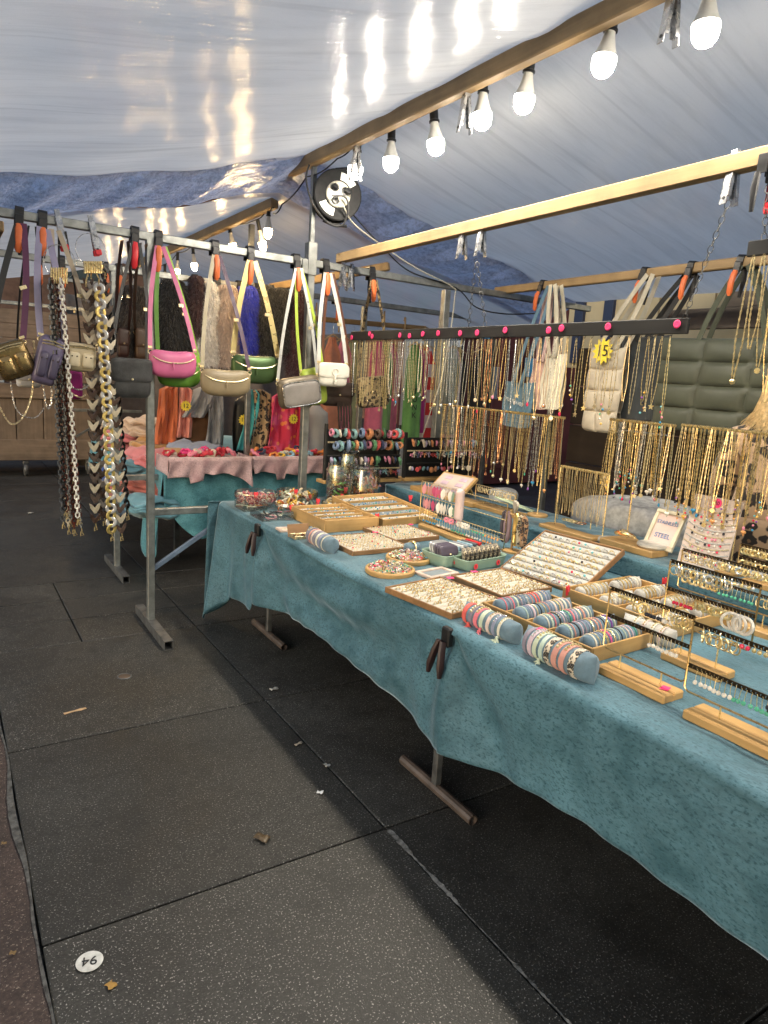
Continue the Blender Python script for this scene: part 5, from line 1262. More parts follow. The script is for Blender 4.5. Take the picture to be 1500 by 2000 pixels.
for x, y in ((687, 659), (722, 652), (727, 657), (781, 655), (800, 656), (826, 652), (856, 651), (899, 651), (932, 650), (987, 645), (1072, 645), (1097, 641), (1188, 638), (1323, 633)):
    p = px(x, y, BX-.012); mb = MB(); mb.lathe([(0, 0), (.015, 0), (.0165, .003), (.011, .005), (.005, .0035), (0, .005)], 12, Matrix.Translation((-.0115, p.y-2.97, min(.018, max(-.018, p.z-BZ)))) @ Matrix.Rotation(-PI/2, 4, 'Y')); mb.build('price_sticker', PINKDOT, nb)
ys = []; y = 4.21
while y > 1.74: ys.append(y); y -= rk.choice([.022, .026, .03, .036, .044]) if y > 2.45 else rk.choice([.03, .036, .042, .052])
hk = MB()
for y in ys: hk.tube([(0, y-2.97, -.024), (-.004, y-2.97, -.036), (-.01, y-2.97, -.042), (-.013, y-2.97, -.036)], .0011, 4)
h = hk.build('hooks', DARKMET, nb); h['kind'] = 'stuff'
for i, y in enumerate(ys):
    if y > 3.75: st_, mt, pd, L = rk.choice(['rope', 'chunky', 'thin', 'bead']), rk.choice([GOLD, GOLD2, SILVER]), rk.choice(['none', 'moon', 'coin']), rk.uniform(.27, .40)
    elif y > 3.2: st_, mt, pd, L = rk.choice(['thin', 'rope', 'thin', 'bead']), rk.choice([GOLD, SILVER, SILVER, GOLD2]), rk.choice(['ball', 'moon', 'star', 'gem', 'coin']), rk.uniform(.24, .36)
    elif y > 2.95: st_, mt, pd, L = 'thin', rk.choice([SILVER, SILVER, GOLD]), rk.choice(['none', 'bar', 'ball']), rk.uniform(.28, .36)
    elif y > 2.3: st_, mt, pd, L = rk.choice(['thin', 'thin', 'rope']), rk.choice([GOLD, GOLD2, ROSE, SILVER, GOLD]), rk.choice(['ball', 'star', 'cross', 'coin', 'none', 'gem']), rk.uniform(.23, .33)
    else: st_, mt, pd, L = rk.choice(['rope', 'thin', 'rope']), rk.choice([GOLD, GOLD2, GOLD]), rk.choice(['charms', 'coin', 'none', 'star', 'gem', 'none']), rk.uniform(.22, .31)
    hang_necklace((BX-.012, y, BZ-.045), L+.02, st_, mt, pd, rk.randrange(10), '%s from far end of the black bar' % ordn(i), 'necklaces on the black bar')
def stand(label, X, y0, y1, z, basez, n, Lr, styles, mets, pends, short, rods, base=True):
    t = thing('necklace_stand', label, 'jewellery stand', (X, (y0+y1)/2, basez))
    mb = MB(); mb.tube([(0, y0-(y0+y1)/2, z-basez), (0, y1-(y0+y1)/2, z-basez)], .005, 8); mb.build('bar', GOLD, t)
    for q in rods:
        mb = MB(); mb.tube([(0, (q-.5)*(y1-y0), .012), (0, (q-.5)*(y1-y0), z-basez)], .0035, 6); mb.build('rod', GOLD, t)
        mb = MB(); mb.lathe([(0, 0), (.06, 0), (.06, .008), (.055, .012), (0, .013)], 18, Matrix.Translation((0, (q-.5)*(y1-y0), .001))); mb.build('base', PINE, t)
    mb = MB(); r_ = random.Random(n)
    for i in range(n*2): q = (i+.5)/(n*2); mb.torus((0, (q-.5)*(y1-y0), z-basez), .0065, .0022, 8, 4, None, 1)
    w = mb.build('chain_loops', GOLD, t); w['kind'] = 'stuff'
    for i in range(n):
        y = lerp(y1, y0, (i+.5)/n)
        hang_necklace((X-.004+rk.uniform(-.006, .006), y, z-.006), rk.uniform(*Lr), rk.choice(styles), rk.choice(mets), rk.choice(pends), rk.randrange(10), '%s along %s' % (ordn(i), short), 'necklaces on %s' % short, 0, .007)
stand('long gold necklace stand at the far side of the raised shelf', 2.86, 2.70, 3.80, 1.457, UZ, 62, (.26, .42), ['chunky', 'rope', 'thin', 'bead', 'thin'], [GOLD, GOLD, SILVER, GOLD2, ROSE], ['coin', 'ball', 'bar', 'heart', 'gem', 'none', 'cross'], 'the long gold stand', (.12, .85))
stand('gold necklace stand with dense beaded chains above the wrapped package', 2.86, 2.02, 2.40, 1.477, UZ, 26, (.28, .38), ['bead', 'chunky', 'bead', 'rope'], [GOLD, GOLD, SILVER, GOLD2], ['charms', 'heart', 'coin', 'star', 'gem'], 'the dense beaded stand', (.5,))
stand('gold necklace stand in front of the leopard coat', 2.80, 1.30, 1.95, 1.487, UZ, 36, (.30, .40), ['bead', 'chunky', 'bead', 'rope'], [GOLD, GOLD, GOLD2], ['charms', 'heart', 'heart', 'coin', 'gem'], 'the stand by the leopard coat', (.5,))
stand('low gold necklace stand with plain fine chains', 2.74, 2.26, 2.58, 1.215, UZ, 20, (.20, .27), ['thin', 'fine'], [GOLD, GOLD2], ['none', 'none', 'bar'], 'the low plain chain stand', (.0, 1.0))
p = px(1462, 487, 2.34); nb2 = thing('necklace_bar', 'second black necklace bar cut off by the right edge', 'display bar', (2.34, p.y-.4, p.z))
mb = MB(); mb.box((0, 0, 0), (.02, .8, .05), None, .003); mb.build('bar', BLACKWOOD, nb2)
for i, (dy, L, st_, pd) in enumerate(((.03, .40, 'chunky', 'ball'), (.065, .30, 'chunky', 'none'), (.09, .36, 'bead', 'coin'), (.12, .45, 'rope', 'moon'), (.16, .38, 'chunky', 'star'))):
    hang_necklace((2.328, p.y-dy, p.z-.03), L, st_, GOLD, pd, i, '%s on the bar at the right edge' % ordn(i), 'necklaces on the right edge bar', 0, .014)
for q in (.05, .7):
    chain((2.30, p.y-q, 2.40), (2.34, p.y-q, p.z+.02), 'short chain at the %s end of the right edge bar' % ('visible' if q < .1 else 'hidden'))

# ================================================================ BOXES, TRAYS AND RINGS
def obox(t, x0, x1, y0, y1, z0, h, th, m, mx, floor=True):
    """open box: four walls and a floor as parts"""
    for nm, c, d, mm in (('side', (x0+th/2, (y0+y1)/2), (th, y1-y0), m), ('side', (x1-th/2, (y0+y1)/2), (th, y1-y0), m), ('end', ((x0+x1)/2, y0+th/2), (x1-x0-2*th-.0006, th), mx), ('end', ((x0+x1)/2, y1-th/2), (x1-x0-2*th-.0006, th), mx)):
        mb = MB(); mb.box((c[0], c[1], z0+h/2), (d[0], d[1], h-(.002 if nm == 'end' else 0)), None, .002); mb.build(nm, mm, t)
    if floor: mb = MB(); mb.box(((x0+x1)/2, (y0+y1)/2, z0+.004), (x1-x0-2*th-.002, y1-y0-2*th-.002, .006)); mb.build('floor', mx, t)
def comp_box(label, c, w, d, h, rows, cols, rz=0, tiltx=0):
    t = thing('compartment_box', label, 'wooden box', (c[0], c[1], TZ+.001), rot=(tiltx, 0, rz)); obox(t, -w/2, w/2, -d/2, d/2, 0, h, .008, PINE, PINE_X)
    for i in range(1, rows):
        mb = MB(); mb.box((0, -d/2+i*d/rows, h*.44), (w-.018, .006, h*.84), None, .001); mb.build('divider', PINE_X, t)
    for j in range(1, cols):
        mb = MB(); mb.box((-w/2+j*w/cols, 0, h*.42), (.006, d-.018, h*.80), None, .001); mb.build('divider', PINE, t)
    return t
def roll(parent_or_label, a, b, r, m=DENIM, name='display_pillow', rot=None, end=.012):
    mb = MB(); a = Vector(a); b = Vector(b); L = (b-a).length; k = 22; pts = []; rs = []
    for i in range(k+1):
        q = i/k; e = min(q, 1-q)*L; rs.append(r*(.35+.65*min(1, (e/(end*1.6))**.5)) if e < end*1.6 else r*(1+.02*math.sin(q*30))); pts.append(a.lerp(b, q))
    ax = (b-a).normalized(); vs = []; fs = []; n = 18
    sd = ax.cross(Vector((0, 0, 1)));
    if sd.length < .1: sd = Vector((1, 0, 0))
    sd.normalize(); up = sd.cross(ax)
    for i in range(k+1):
        q = i/k; e = min(1, min(q, 1-q)*L/(r*.55)); fl = e**.5          # the ends close in a flat seam with two corners
        for j in range(n):
            an = 2*PI*j/n; vs.append(pts[i]+sd*(math.cos(an)*r*max(.04, fl))+up*(math.sin(an)*r*(1.0+.06*(1-fl))))
    for i in range(k):
        for j in range(n): fs.append((i*n+j, i*n+(j+1) % n, (i+1)*n+(j+1) % n, (i+1)*n+j))
    fs += [tuple(range(n))[::-1], tuple(k*n+j for j in range(n))]; mb.add(vs, fs)
    o = mb.build(name, m, None, 60); return o
BND = [fabric('bracelet band %d' % i, c, .7, .1) for i, c in enumerate([(.75, .12, .10), (.80, .20, .25), (.70, .55, .50), (.25, .22, .28), (.55, .62, .48), (.62, .30, .25), (.48, .60, .52), (.62, .48, .55), (.28, .30, .42), (.70, .66, .55)])]
BNN = ['red', 'coral', 'pale pink', 'plum grey', 'sage green', 'terracotta', 'mint', 'mauve', 'slate blue', 'cream']
LEOBAND = leopard('leopard bracelet band', (.62, .54, .42), (.02, .016, .014), (.3, .2, .1), 90)
_bm = {}
def bracelet(loc, r, w, m, rot, label, group, squash=1.0, studs=None):
    key = (round(r, 4), round(w, 4), m.name, squash, studs.name if studs else 0)
    if key not in _bm:
        mb = MB(); mb.mat(m); n = 22
        prof = [(-w/2, r), (-w/2, r+.0022), (0, r+.0032), (w/2, r+.0022), (w/2, r)]
        vs = []; fs = []
        for i in range(n):
            a = 2*PI*i/n
            for (y, q) in prof: vs.append((q*math.cos(a), y, q*math.sin(a)*squash))
        for i in range(n):
            for j in range(4): fs.append((i*5+j, i*5+j+1, ((i+1) % n)*5+j+1, ((i+1) % n)*5+j))
        mb.add(vs, fs)
        if studs:
            mb.mat(studs)
            for i in range(7): a = PI*(.25+.5*i/6); mb.ball(((r+.004)*math.cos(a), 0, (r+.004)*math.sin(a)*squash), w*.28, 5, 4)
        _bm[key] = mb.mesh('bracelet')
    o = link('bracelet', _bm[key]); o.location = loc; o.rotation_euler = rot; tag(o, label, 'bracelet', group); return o
def pillow(label, x, y0, y1, r, bands, short, rz=0):
    o = roll(None, (0, -(y1-y0)/2, 0), (0, (y1-y0)/2, 0), r); o.location = (x, (y0+y1)/2, TZ+r*.96); o.rotation_euler = (0, 0, rz); tag(o, label, 'display pillow')
    for i, (q, w, m, st_, nm) in enumerate(bands):
        bracelet(o.location+Vector((-math.sin(rz)*(q-.5)*(y1-y0), math.cos(rz)*(q-.5)*(y1-y0), 0)), r*1.005, w, m, (0, U(-.2, .2), rz+U(-.06, .06)), '%s bracelet, %s from the near end of %s' % (nm, ordn(i), short), 'bracelets on %s' % short, 1, st_)
pillow('striped bracelet pillow nearest the camera at the table edge', 1.545, 1.24, 1.52, .043, [(.20, .022, LEOBAND, None, 'leopard woven'), (.32, .020, BND[5], GOLD, 'terracotta woven'), (.43, .020, BND[5], GOLD2, 'second terracotta woven'), (.54, .020, LEOBAND, None, 'second leopard woven'), (.64, .014, BND[6], None, 'mint woven'), (.72, .016, BND[4], GOLD, 'sage woven'), (.80, .016, BND[7], SILVER, 'mauve woven'), (.88, .014, BND[3], None, 'grey woven')], 'the nearest bracelet pillow', .0)
pillow('bracelet pillow with red bands beside the blue pillow box', 1.545, 1.56, 1.82, .036, [(.24, .010, BND[9], GOLD, 'thin cream'), (.34, .012, BND[8], SILVER, 'slate blue woven'), (.44, .014, BND[2], GOLD2, 'pale pink woven'), (.56, .016, BND[4], None, 'sage woven'), (.66, .018, BND[1], GOLD, 'coral woven'), (.76, .018, BND[3], GOLD2, 'plum grey woven'), (.88, .018, BND[0], None, 'red woven')], 'the red banded pillow', .06)
pillow('small grey blue bracelet pillow near the far clamp', 1.53, 2.78, 3.06, .038, [(.22, .006, BND[9], GOLD, 'thin gold studded'), (.34, .016, BND[8], None, 'slate blue'), (.44, .018, BND[9], None, 'cream'), (.54, .014, BND[3], None, 'plum grey'), (.64, .016, BND[2], None, 'pale pink'), (.74, .014, BND[5], None, 'terracotta'), (.84, .014, BND[3], GOLD, 'studded plum grey')], 'the far bracelet pillow', -.05)
# tassels of the nearest pillows
for i, (x, y, c) in enumerate(((1.502, 1.42, BND[4]), (1.502, 1.76, BND[0]), (1.505, 1.70, BND[1]), (1.505, 1.615, BND[4]))):
    mb = MB()
    for k in range(10): mb.tube([(0, 0, .012), (U(-.006, .004), U(-.012, .012), .004), (U(-.018, 0), U(-.02, .02), .002)], [.003, .002, .001], 4)
    mb.ball((0, 0, .014), .006, 6, 5); o = mb.build('tassel_charm', c); o.location = (x, y, TZ); tag(o, '%s tassel at the foot of the bracelet pillows, %s from the near end' % (['sage green', 'red', 'coral', 'pale green'][i], ordn([0, 3, 2, 1][i])), 'tassel')
# far wooden boxes
def strip_fill(t, x0, x1, y, z, w, m, stones, seed):
    """padded strip with small stones on it, lying in a compartment"""
    mb = MB(); mb.mat(m); mb.box(((x0+x1)/2, y, z), (x1-x0, w, .012), None, .004)
    r_ = random.Random(seed); n = int((x1-x0)/.011)
    for i in range(n):
        mb.mat(r_.choice(stones)); mb.ball((x0+(i+.5)*(x1-x0)/n, y+r_.uniform(-.3, .3)*w, z+.009), r_.uniform(.003, .0055), 5, 4)
    o = mb.build('jewellery_strip', None, t); o['kind'] = 'stuff'
b1 = comp_box('wooden compartment box nearer the glass bowls', (1.845, 3.39), .335, .42, .07, 5, 1)
b2 = comp_box('wooden compartment box leaning against the raised shelf at the far end', (2.235, 3.49), .41, .52, .07, 5, 1, .10, R(5))
GREYSTR = M('grey blue padding', (.22, .26, .28), .8, 0, .1)
for bx, w, d, sd in ((b1, .335, .42, 1), (b2, .41, .52, 2)):
    for i in range(5):
        strip_fill(bx, -w/2+.02, w/2-.02, -d/2+(i+.5)*d/5, .044, d/5*.8, GREYSTR if i % 2 else LINEN, [SILVER, GOLD2, GM[2], GM[4], GM[3], DENIM], sd*10+i)
_rm = {}
def ring_mesh(met, g, kind):
    k = (met.name, g, kind)
    if k not in _rm:
        mb = MB(); mb.mat(met); mb.torus((0, 0, 0), .0095, .0015 if kind != 2 else .0026, 12, 4, None, 1)
        if kind == 1: mb.mat(GM[g]); mb.ball((0, 0, .0115), .0042, 6, 5)
        elif kind == 3: mb.box((0, 0, .0108), (.011, .007, .003), None, .001)
        elif kind == 4:
            for q in range(5): mb.ball((.004*math.cos(q*1.26), .004*math.sin(q*1.26), .0115), .0026, 5, 4)
            mb.mat(GM[g]); mb.ball((0, 0, .0128), .0026, 5, 4)
        _rm[k] = mb.mesh('ring')
    return _rm[k]
RK = {0: 'plain band ring', 1: 'ring with round stone', 2: 'broad band ring', 3: 'signet ring', 4: 'flower ring'}
def ring_tray(label, c, w, d, rz, rows, per, short, mode='things', tilt=0, z=None, frame=WALNUT, foam=LINEN, side=.024, mets=(GOLD, GOLD, GOLD, GOLD2), kinds=(0, 0, 1, 2, 3, 4), fill=.88, gs=.9, rot=None):
    t = thing('ring_tray', label, 'ring tray', (c[0], c[1], TZ+.001 if z is None else z), rot=rot or (0, tilt, rz)); obox(t, -w/2, w/2, -d/2, d/2, 0, side, .007, frame, frame)
    pit = (d-.02)/rows
    for i in range(rows):
        y = d/2-.01-(i+.5)*pit; mb = MB(); prof = [(-pit/2+.002, -.004), (-pit/2+.0026, .005), (-pit/2+.007, .009), (pit/2-.007, .009), (pit/2-.0026, .005), (pit/2-.002, -.004)]
        k = len(prof); vs = [(-w/2+.0085, y+a, side-.012+b) for a, b in prof]+[(w/2-.0085, y+a, side-.012+b) for a, b in prof]
        mb.add(vs, [(j, j+1, j+1+k, j+k) for j in range(k-1)]+[tuple(range(k)), tuple(range(2*k-1, k-1, -1))]); mb.build('foam_row', foam, t)
    bpy.context.view_layer.update()
    Mx = t.matrix_world.copy(); r_ = random.Random(len(label)*7+rows); big = MB() if mode == 'stuff' else None
    for i in range(rows):
        y = d/2-.01-(i+1)*pit if i < rows-1 else d/2-.01-(i+.9)*pit
        for j in range(per):
            if r_.random() > fill: continue
            x = -w/2+.018+(j+.5)*(w-.036)/per+r_.uniform(-.003, .003); met = r_.choice(mets); kd = r_.choice(kinds); g_ = r_.choice([4, 4, 4, 7, 4, 1, 9, 0, 3])
            T = Mx @ Matrix.Translation((x, y, side-.004)) @ Euler((r_.uniform(-.25, .1), r_.uniform(-.12, .12), PI/2*(kd in (0, 2) and 0)+r_.uniform(-.3, .3))).to_matrix().to_4x4() @ Matrix.Scale(gs, 4)
            if mode == 'stuff':
                me = ring_mesh(met, g_, kd); base = len(big.v); big.v += [tuple(T @ v.co) for v in me.vertices]
                mi = [big.mats.index(m_) if m_ in big.mats else (big.mats.append(m_) or len(big.mats)-1) for m_ in me.materials]
                big.f += [tuple(base+q for q in p.vertices) for p in me.polygons]; big.mi += [mi[p.material_index] for p in me.polygons]
            else:
                o = link('finger_ring', ring_mesh(met, g_, kd)); o.matrix_world = T
                tag(o, '%s %s, %s in %s row of %s' % (METN[met.name], RK[kd], ordn(j), ordn(i), short), 'ring', 'rings in %s' % short)
    if mode == 'stuff': o = big.build('small_rings'); tag(o, 'rows of tiny rings standing in %s' % short, 'rings', None, 'stuff')
    return t
ring_tray('dark sided ring tray at the front edge of the table', (1.612, 2.04), .30, .365, R(8), 10, 11, 'the dark sided front tray', kinds=(2, 3, 0, 4, 2, 3), gs=1.05, fill=.8)
ring_tray('flat ring tray beside the dark sided one', (1.945, 2.095), .285, .31, R(2), 9, 10, 'the flat middle tray', kinds=(2, 3, 0, 4, 2), gs=1.0, fill=.8)
ring_tray('large ring tray propped up at a slant against the raised shelf', (2.30, 2.10), .42, .345, R(-4), 8, 12, 'the propped up tray', 'things', R(-24), TZ+.062, WALNUT, GREYV, .03, (GOLD, GOLD, GOLD2, SILVER), (1, 4, 2, 3, 1, 2), .94, 1.35, rot=(Matrix.Rotation(R(8), 3, 'Z') @ Matrix(((0, math.cos(R(25)), -math.sin(R(25))), (-1, 0, 0), (0, math.sin(R(25)), math.cos(R(25)))))).to_euler())
ring_tray('far ring tray with pink flower rings behind the small pillow', (1.75, 2.885), .325, .33, 0, 11, 15, 'the far left tray', 'stuff', kinds=(0, 0, 0, 1))
ring_tray('far ring tray in front of the earring rack', (2.05, 3.015), .285, .31, R(2), 11, 14, 'the far right tray', 'stuff', kinds=(0, 0, 0, 1))
# box with blue bracelet pillows and box with beige ones
b3 = comp_box('wooden box with five rows of grey blue bracelet pillows', (1.795, 1.60), .315, .49, .052, 5, 1, R(3))
b4 = comp_box('wooden box with eight compartments of gold bracelets in front of the shelf', (2.28, 1.63), .42, .48, .052, 4, 2, R(2))
BCOL = [BND[i] for i in range(10)]
thinband = [GOLD, GOLD2, SILVER, M('dark cord', (.02, .02, .022), .6), M('green beads', (.04, .3, .2), .3), M('purple beads', (.25, .08, .4), .3), M('pink cord', (.7, .1, .3), .5), BND[9]]
TBN = ['gold', 'pale gold', 'silver', 'black cord', 'green beaded', 'purple beaded', 'pink cord', 'cream']
rq = random.Random(8)
def fill_rolls(bx, w, d, rows, cols, m, r, n, short, mats, names):
    bpy.context.view_layer.update(); Mx = bx.matrix_world.copy()
    for i in range(rows):
        for j in range(cols):
            x0 = -w/2+.016+j*w/cols; x1 = -w/2+(j+1)*w/cols-.016; y = -d/2+(i+.5)*d/rows
            o = roll(None, (x0, 0, 0), (x1, 0, 0), r, m); o.matrix_world = Mx @ Matrix.Translation((0, y, r+.010)); nm_ = 'the %s row%s of %s' % (ordn(i), '' if cols == 1 else (' left' if j == 0 else ' right'), short); tag(o, 'small display pillow in %s' % nm_, 'display pillow', 'pillows in %s' % short)
            for k in range(n):
                q = .08+.84*(k+.5)/n; c = rq.randrange(len(mats)); W = rq.choice([.003, .004, .006, .008]) if cols == 1 else rq.choice([.005, .008, .011])
                b = bracelet((0, 0, 0), r*1.02, W, mats[c], (0, 0, 0), '%s bracelet, %s in %s' % (names[c], ordn(k), nm_), 'bracelets in %s' % short, 1, GOLD if W > .005 and rq.random() < .5 else None)
                b.matrix_world = Mx @ Matrix.Translation((lerp(x0, x1, q), y, r+.010)) @ Matrix.Rotation(PI/2+rq.uniform(-.12, .12), 4, 'Z')
fill_rolls(b3, .315, .49, 5, 1, DENIM, .030, 13, 'the grey blue pillow box', thinband+BCOL, TBN+BNN)
fill_rolls(b4, .42, .48, 4, 2, GREYV, .027, 7, 'the gold bracelet box', [GOLD, GOLD2, SILVER, GOLD, BND[9]], ['gold', 'pale gold', 'silver', 'bright gold', 'cream'])
o = roll(None, (0, -.10, 0), (0, .10, 0), .032, GREYV); o.location = (2.02, 1.42, TZ+.03); o.rotation_euler = (0, 0, R(4)); tag(o, 'grey velvet pillow with white bands between the two boxes', 'display pillow')
for i in range(4): bracelet((2.02, 1.36+i*.035, TZ+.03), .0325, .012, BND[9] if i % 2 else BND[2], (0, 0, R(4)), 'wide %s band, %s on the grey velvet pillow' % ('cream' if i % 2 else 'pale pink', ordn(i)), 'bracelets on the grey velvet pillow', 1, GOLD)

# ================================================================ EARRING STANDS
def earring_mesh(kind, met, k):
    key = ('e', kind, met.name, k)
    if key in _rm: return _rm[key]
    mb = MB(); mb.mat(met); mb.tube([(0, 0, .006), (0, -.002, .003), (0, 0, -.002)], .0008, 4)
    if kind == 'hoop': mb.torus((0, 0, -.014), .012, .0018, 14, 5, None, 0)
    elif kind == 'thick': mb.torus((0, 0, -.012), .009, .0035, 12, 6, None, 0)
    elif kind == 'drop': mb.tube([(0, 0, -.002), (0, 0, -.02)], .0008, 4); mb.mat(GM[k % 10]); mb.ball((0, 0, -.024), .005, 6, 5)
    elif kind == 'stud': mb.mat(GM[k % 10] if k % 3 == 0 else met); mb.ball((0, 0, -.004), .005, 6, 5)
    elif kind == 'leaf':
        mb.mat({10: fabric('dusty pink resin', (.55, .22, .24), .4), 11: fabric('deep pink resin', (.50, .06, .16), .4), 12: fabric('sage resin', (.16, .28, .20), .4)}.get(k, GM[k % 10]))
        mb.prism([(0, 0), (.010, -.014), (.011, -.028), (.006, -.044), (0, -.052), (-.006, -.044), (-.011, -.028), (-.010, -.014)], .002, Matrix.Rotation(PI/2, 4, 'Z'))
    elif kind == 'flower':
        mb.mat(GM[k % 10])
        for q in range(6): mb.ball((0, .008*math.cos(q*1.05), -.012+.008*math.sin(q*1.05)), .006, 6, 4, (.4, 1, 1))
    elif kind == 'big':
        mb.mat(GM[4]); mb.torus((0, 0, -.022), .020, .0035, 18, 6, None, 0)
    me = mb.mesh('earring'); _rm[key] = me; return me
EN = {'hoop': 'hoop', 'thick': 'chunky hoop', 'drop': 'drop', 'stud': 'stud', 'leaf': 'leaf', 'flower': 'flower', 'big': 'large white hoop'}
LEAFC = {10: 'dusty pink', 11: 'deep pink', 12: 'sage green', 0: 'red', 1: 'pink', 2: 'blue', 3: 'green', 4: 'white', 5: 'yellow', 6: 'purple', 7: 'black', 8: 'orange', 9: 'turquoise'}
re_ = random.Random(31); BRASS = M('antique brass wire', (.46, .33, .15), .3, 1.0, .2, 30, 0)
def earring_stand(label, X, y0, y1, zs, zb, basey, short, fills, base=TZ, bw=.09, strip=True, pegs=True):
    """wire frame on a grooved wooden block; perforated strips carry the earrings"""
    t = thing('earring_stand', label, 'earring stand', (X, (y0+y1)/2, base)); yc = (y0+y1)/2
    mb = MB(); L = basey[1]-basey[0]; by = (basey[0]+basey[1])/2-yc
    for sx in (-1, 1): mb.box((sx*(bw/4+.001), by, .0135), (bw/2-.003, L, .026), None, .004)
    mb.box((0, by, .010), (.02, L-.002, .018)); mb.build('base', PINE, t)
    zt = zs[0]-base
    fr_ = MB(); fr_.tube([(0, y0-yc, zt), (0, y0-yc, zb-base+.01), (0, y0-yc+.01, zb-base), (0, y1-yc-.01, zb-base), (0, y1-yc, zb-base+.01), (0, y1-yc, zt)], .0028, 6); fr_.build('wire_frame', BRASS, t)
    for q in (.2, .8):
        mb = MB(); y = lerp(basey[0], basey[1], q)-yc; mb.tube([(0, y, .02), (0, y, zb-base)], .0025, 6); mb.build('rod', GOLD, t)
    for si, z in enumerate(zs):
        n = int((y1-y0)/.012); mb = MB()
        if strip:
            for i in range(n): mb.box((0, lerp(y0, y1, (i+.25)/n)-yc, z-base), (.003, (y1-y0)/n*.78, .008))
            mb.box((0, 0, z-base+.0045), (.0034, y1-y0, .003)); mb.box((0, 0, z-base-.0048), (.0034, y1-y0, .0026))
        else: mb.tube([(0, y0-yc, z-base), (0, y1-yc, z-base)], .002, 6)
        mb.build('perforated_strip' if strip else 'cross_wire', DARKMET if strip else GOLD, t)
        kinds, mets, cols, fr0, fr1, nn = fills[si]; nn = int(nn*1.5)
        for i in range(nn):
            q = lerp(fr0, fr1, (i+.5)/nn); kd = kinds[i*len(kinds)//nn]; mt = mets[i % len(mets)]; k = cols[i*len(cols)//nn]
            o = link('earring', earring_mesh(kd, mt, k)); o.location = (X-.004, lerp(y1, y0, q), z-.008); o.rotation_euler = (re_.uniform(-.1, .1), re_.uniform(-.1, .1), re_.uniform(-.9, .9)); o.scale = [1.25]*3
            o['label'] = '%s%s earring, %s on the %s tier of %s' % ((LEAFC[k]+' ') if kd in ('leaf', 'flower', 'drop') else METN[mt.name]+' ', EN[kd], ordn(i), ordn(si), short); o['category'] = 'earring'; o['group'] = 'earrings on %s' % short
    return t
earring_stand('gold earring frame on a grooved block with a pink sticker, middle front', 1.665, 1.04, 1.32, (1.043, .96), .858, (1.065, 1.30), 'the middle front frame', [(['stud', 'hoop', 'drop', 'drop', 'hoop'], [GOLD], [4, 7, 4], .12, .95, 16), (['drop'], [GOLD2], [4, 4], .55, .9, 6)])
earring_stand('gold earring frame nearest the camera, cut by the right edge', 1.645, .55, 1.027, (1.035, .92), .848, (.62, .995), 'the nearest frame', [(['hoop', 'stud', 'flower', 'hoop'], [GOLD], [0, 1, 4], .05, .9, 18), (['drop', 'drop', 'flower', 'drop'], [GOLD], [4, 3, 7, 0], .05, .9, 20)])
earring_stand('gold earring frame with white hoops in the second row', 1.945, 1.03, 1.325, (1.10, 1.01), .905, (1.085, 1.285), 'the white hoop frame', [(['hoop', 'thick', 'hoop', 'stud'], [GOLD, SILVER], [6, 8, 4], .05, .95, 16), (['drop', 'thick', 'thick', 'big'], [GOLD], [0, 5, 4], .1, .95, 14)])
earring_stand('tall dark earring frame with chunky hoops before the shelf', 2.46, 1.15, 1.63, (1.02, .93), .865, (1.2, 1.58), 'the chunky hoop frame', [(['hoop', 'thick', 'thick'], [GOLD, SILVER, GOLD], [2], .03, .97, 22), (['thick', 'drop', 'hoop'], [GOLD, GOLD2], [3], .05, .97, 18)])
earring_stand('gold frame with thick gold hoops at the right edge of the shelf', 2.72, 1.05, 1.55, (1.04, .99), .93, (1.1, 1.5), 'the shelf hoop frame', [(['thick', 'hoop'], [GOLD], [5], .02, .98, 22), (['thick'], [GOLD], [5], .02, .98, 18)], UZ)
earring_stand('wide gold earring rack with pink and white leaf earrings', 2.30, 2.48, 3.20, (1.05, .97, .90, .87), .82, (2.76, 3.15), 'the leaf earring rack', [(['leaf'], [GOLD], [10, 11, 4, 12], .03, .52, 8), (['leaf'], [GOLD], [10, 11, 4, 4, 12], .03, .5, 8), (['drop', 'flower', 'drop'], [GOLD], [4, 2, 1, 4, 3, 8], .03, .95, 20), (['drop', 'drop'], [GOLD], [2, 4, 3, 4, 8], .05, .95, 20)], TZ, .09, False)
# gold wire basket frame with plain hoops on the shelf
earring_stand('small gold wire frame with hoops behind the leaf earrings', 2.70, 2.85, 3.2, (1.02,), .93, (2.8, 3.2), 'the small wire frame', [(['hoop'], [GOLD2], [5], .05, .95, 12)], UZ, .10, False)

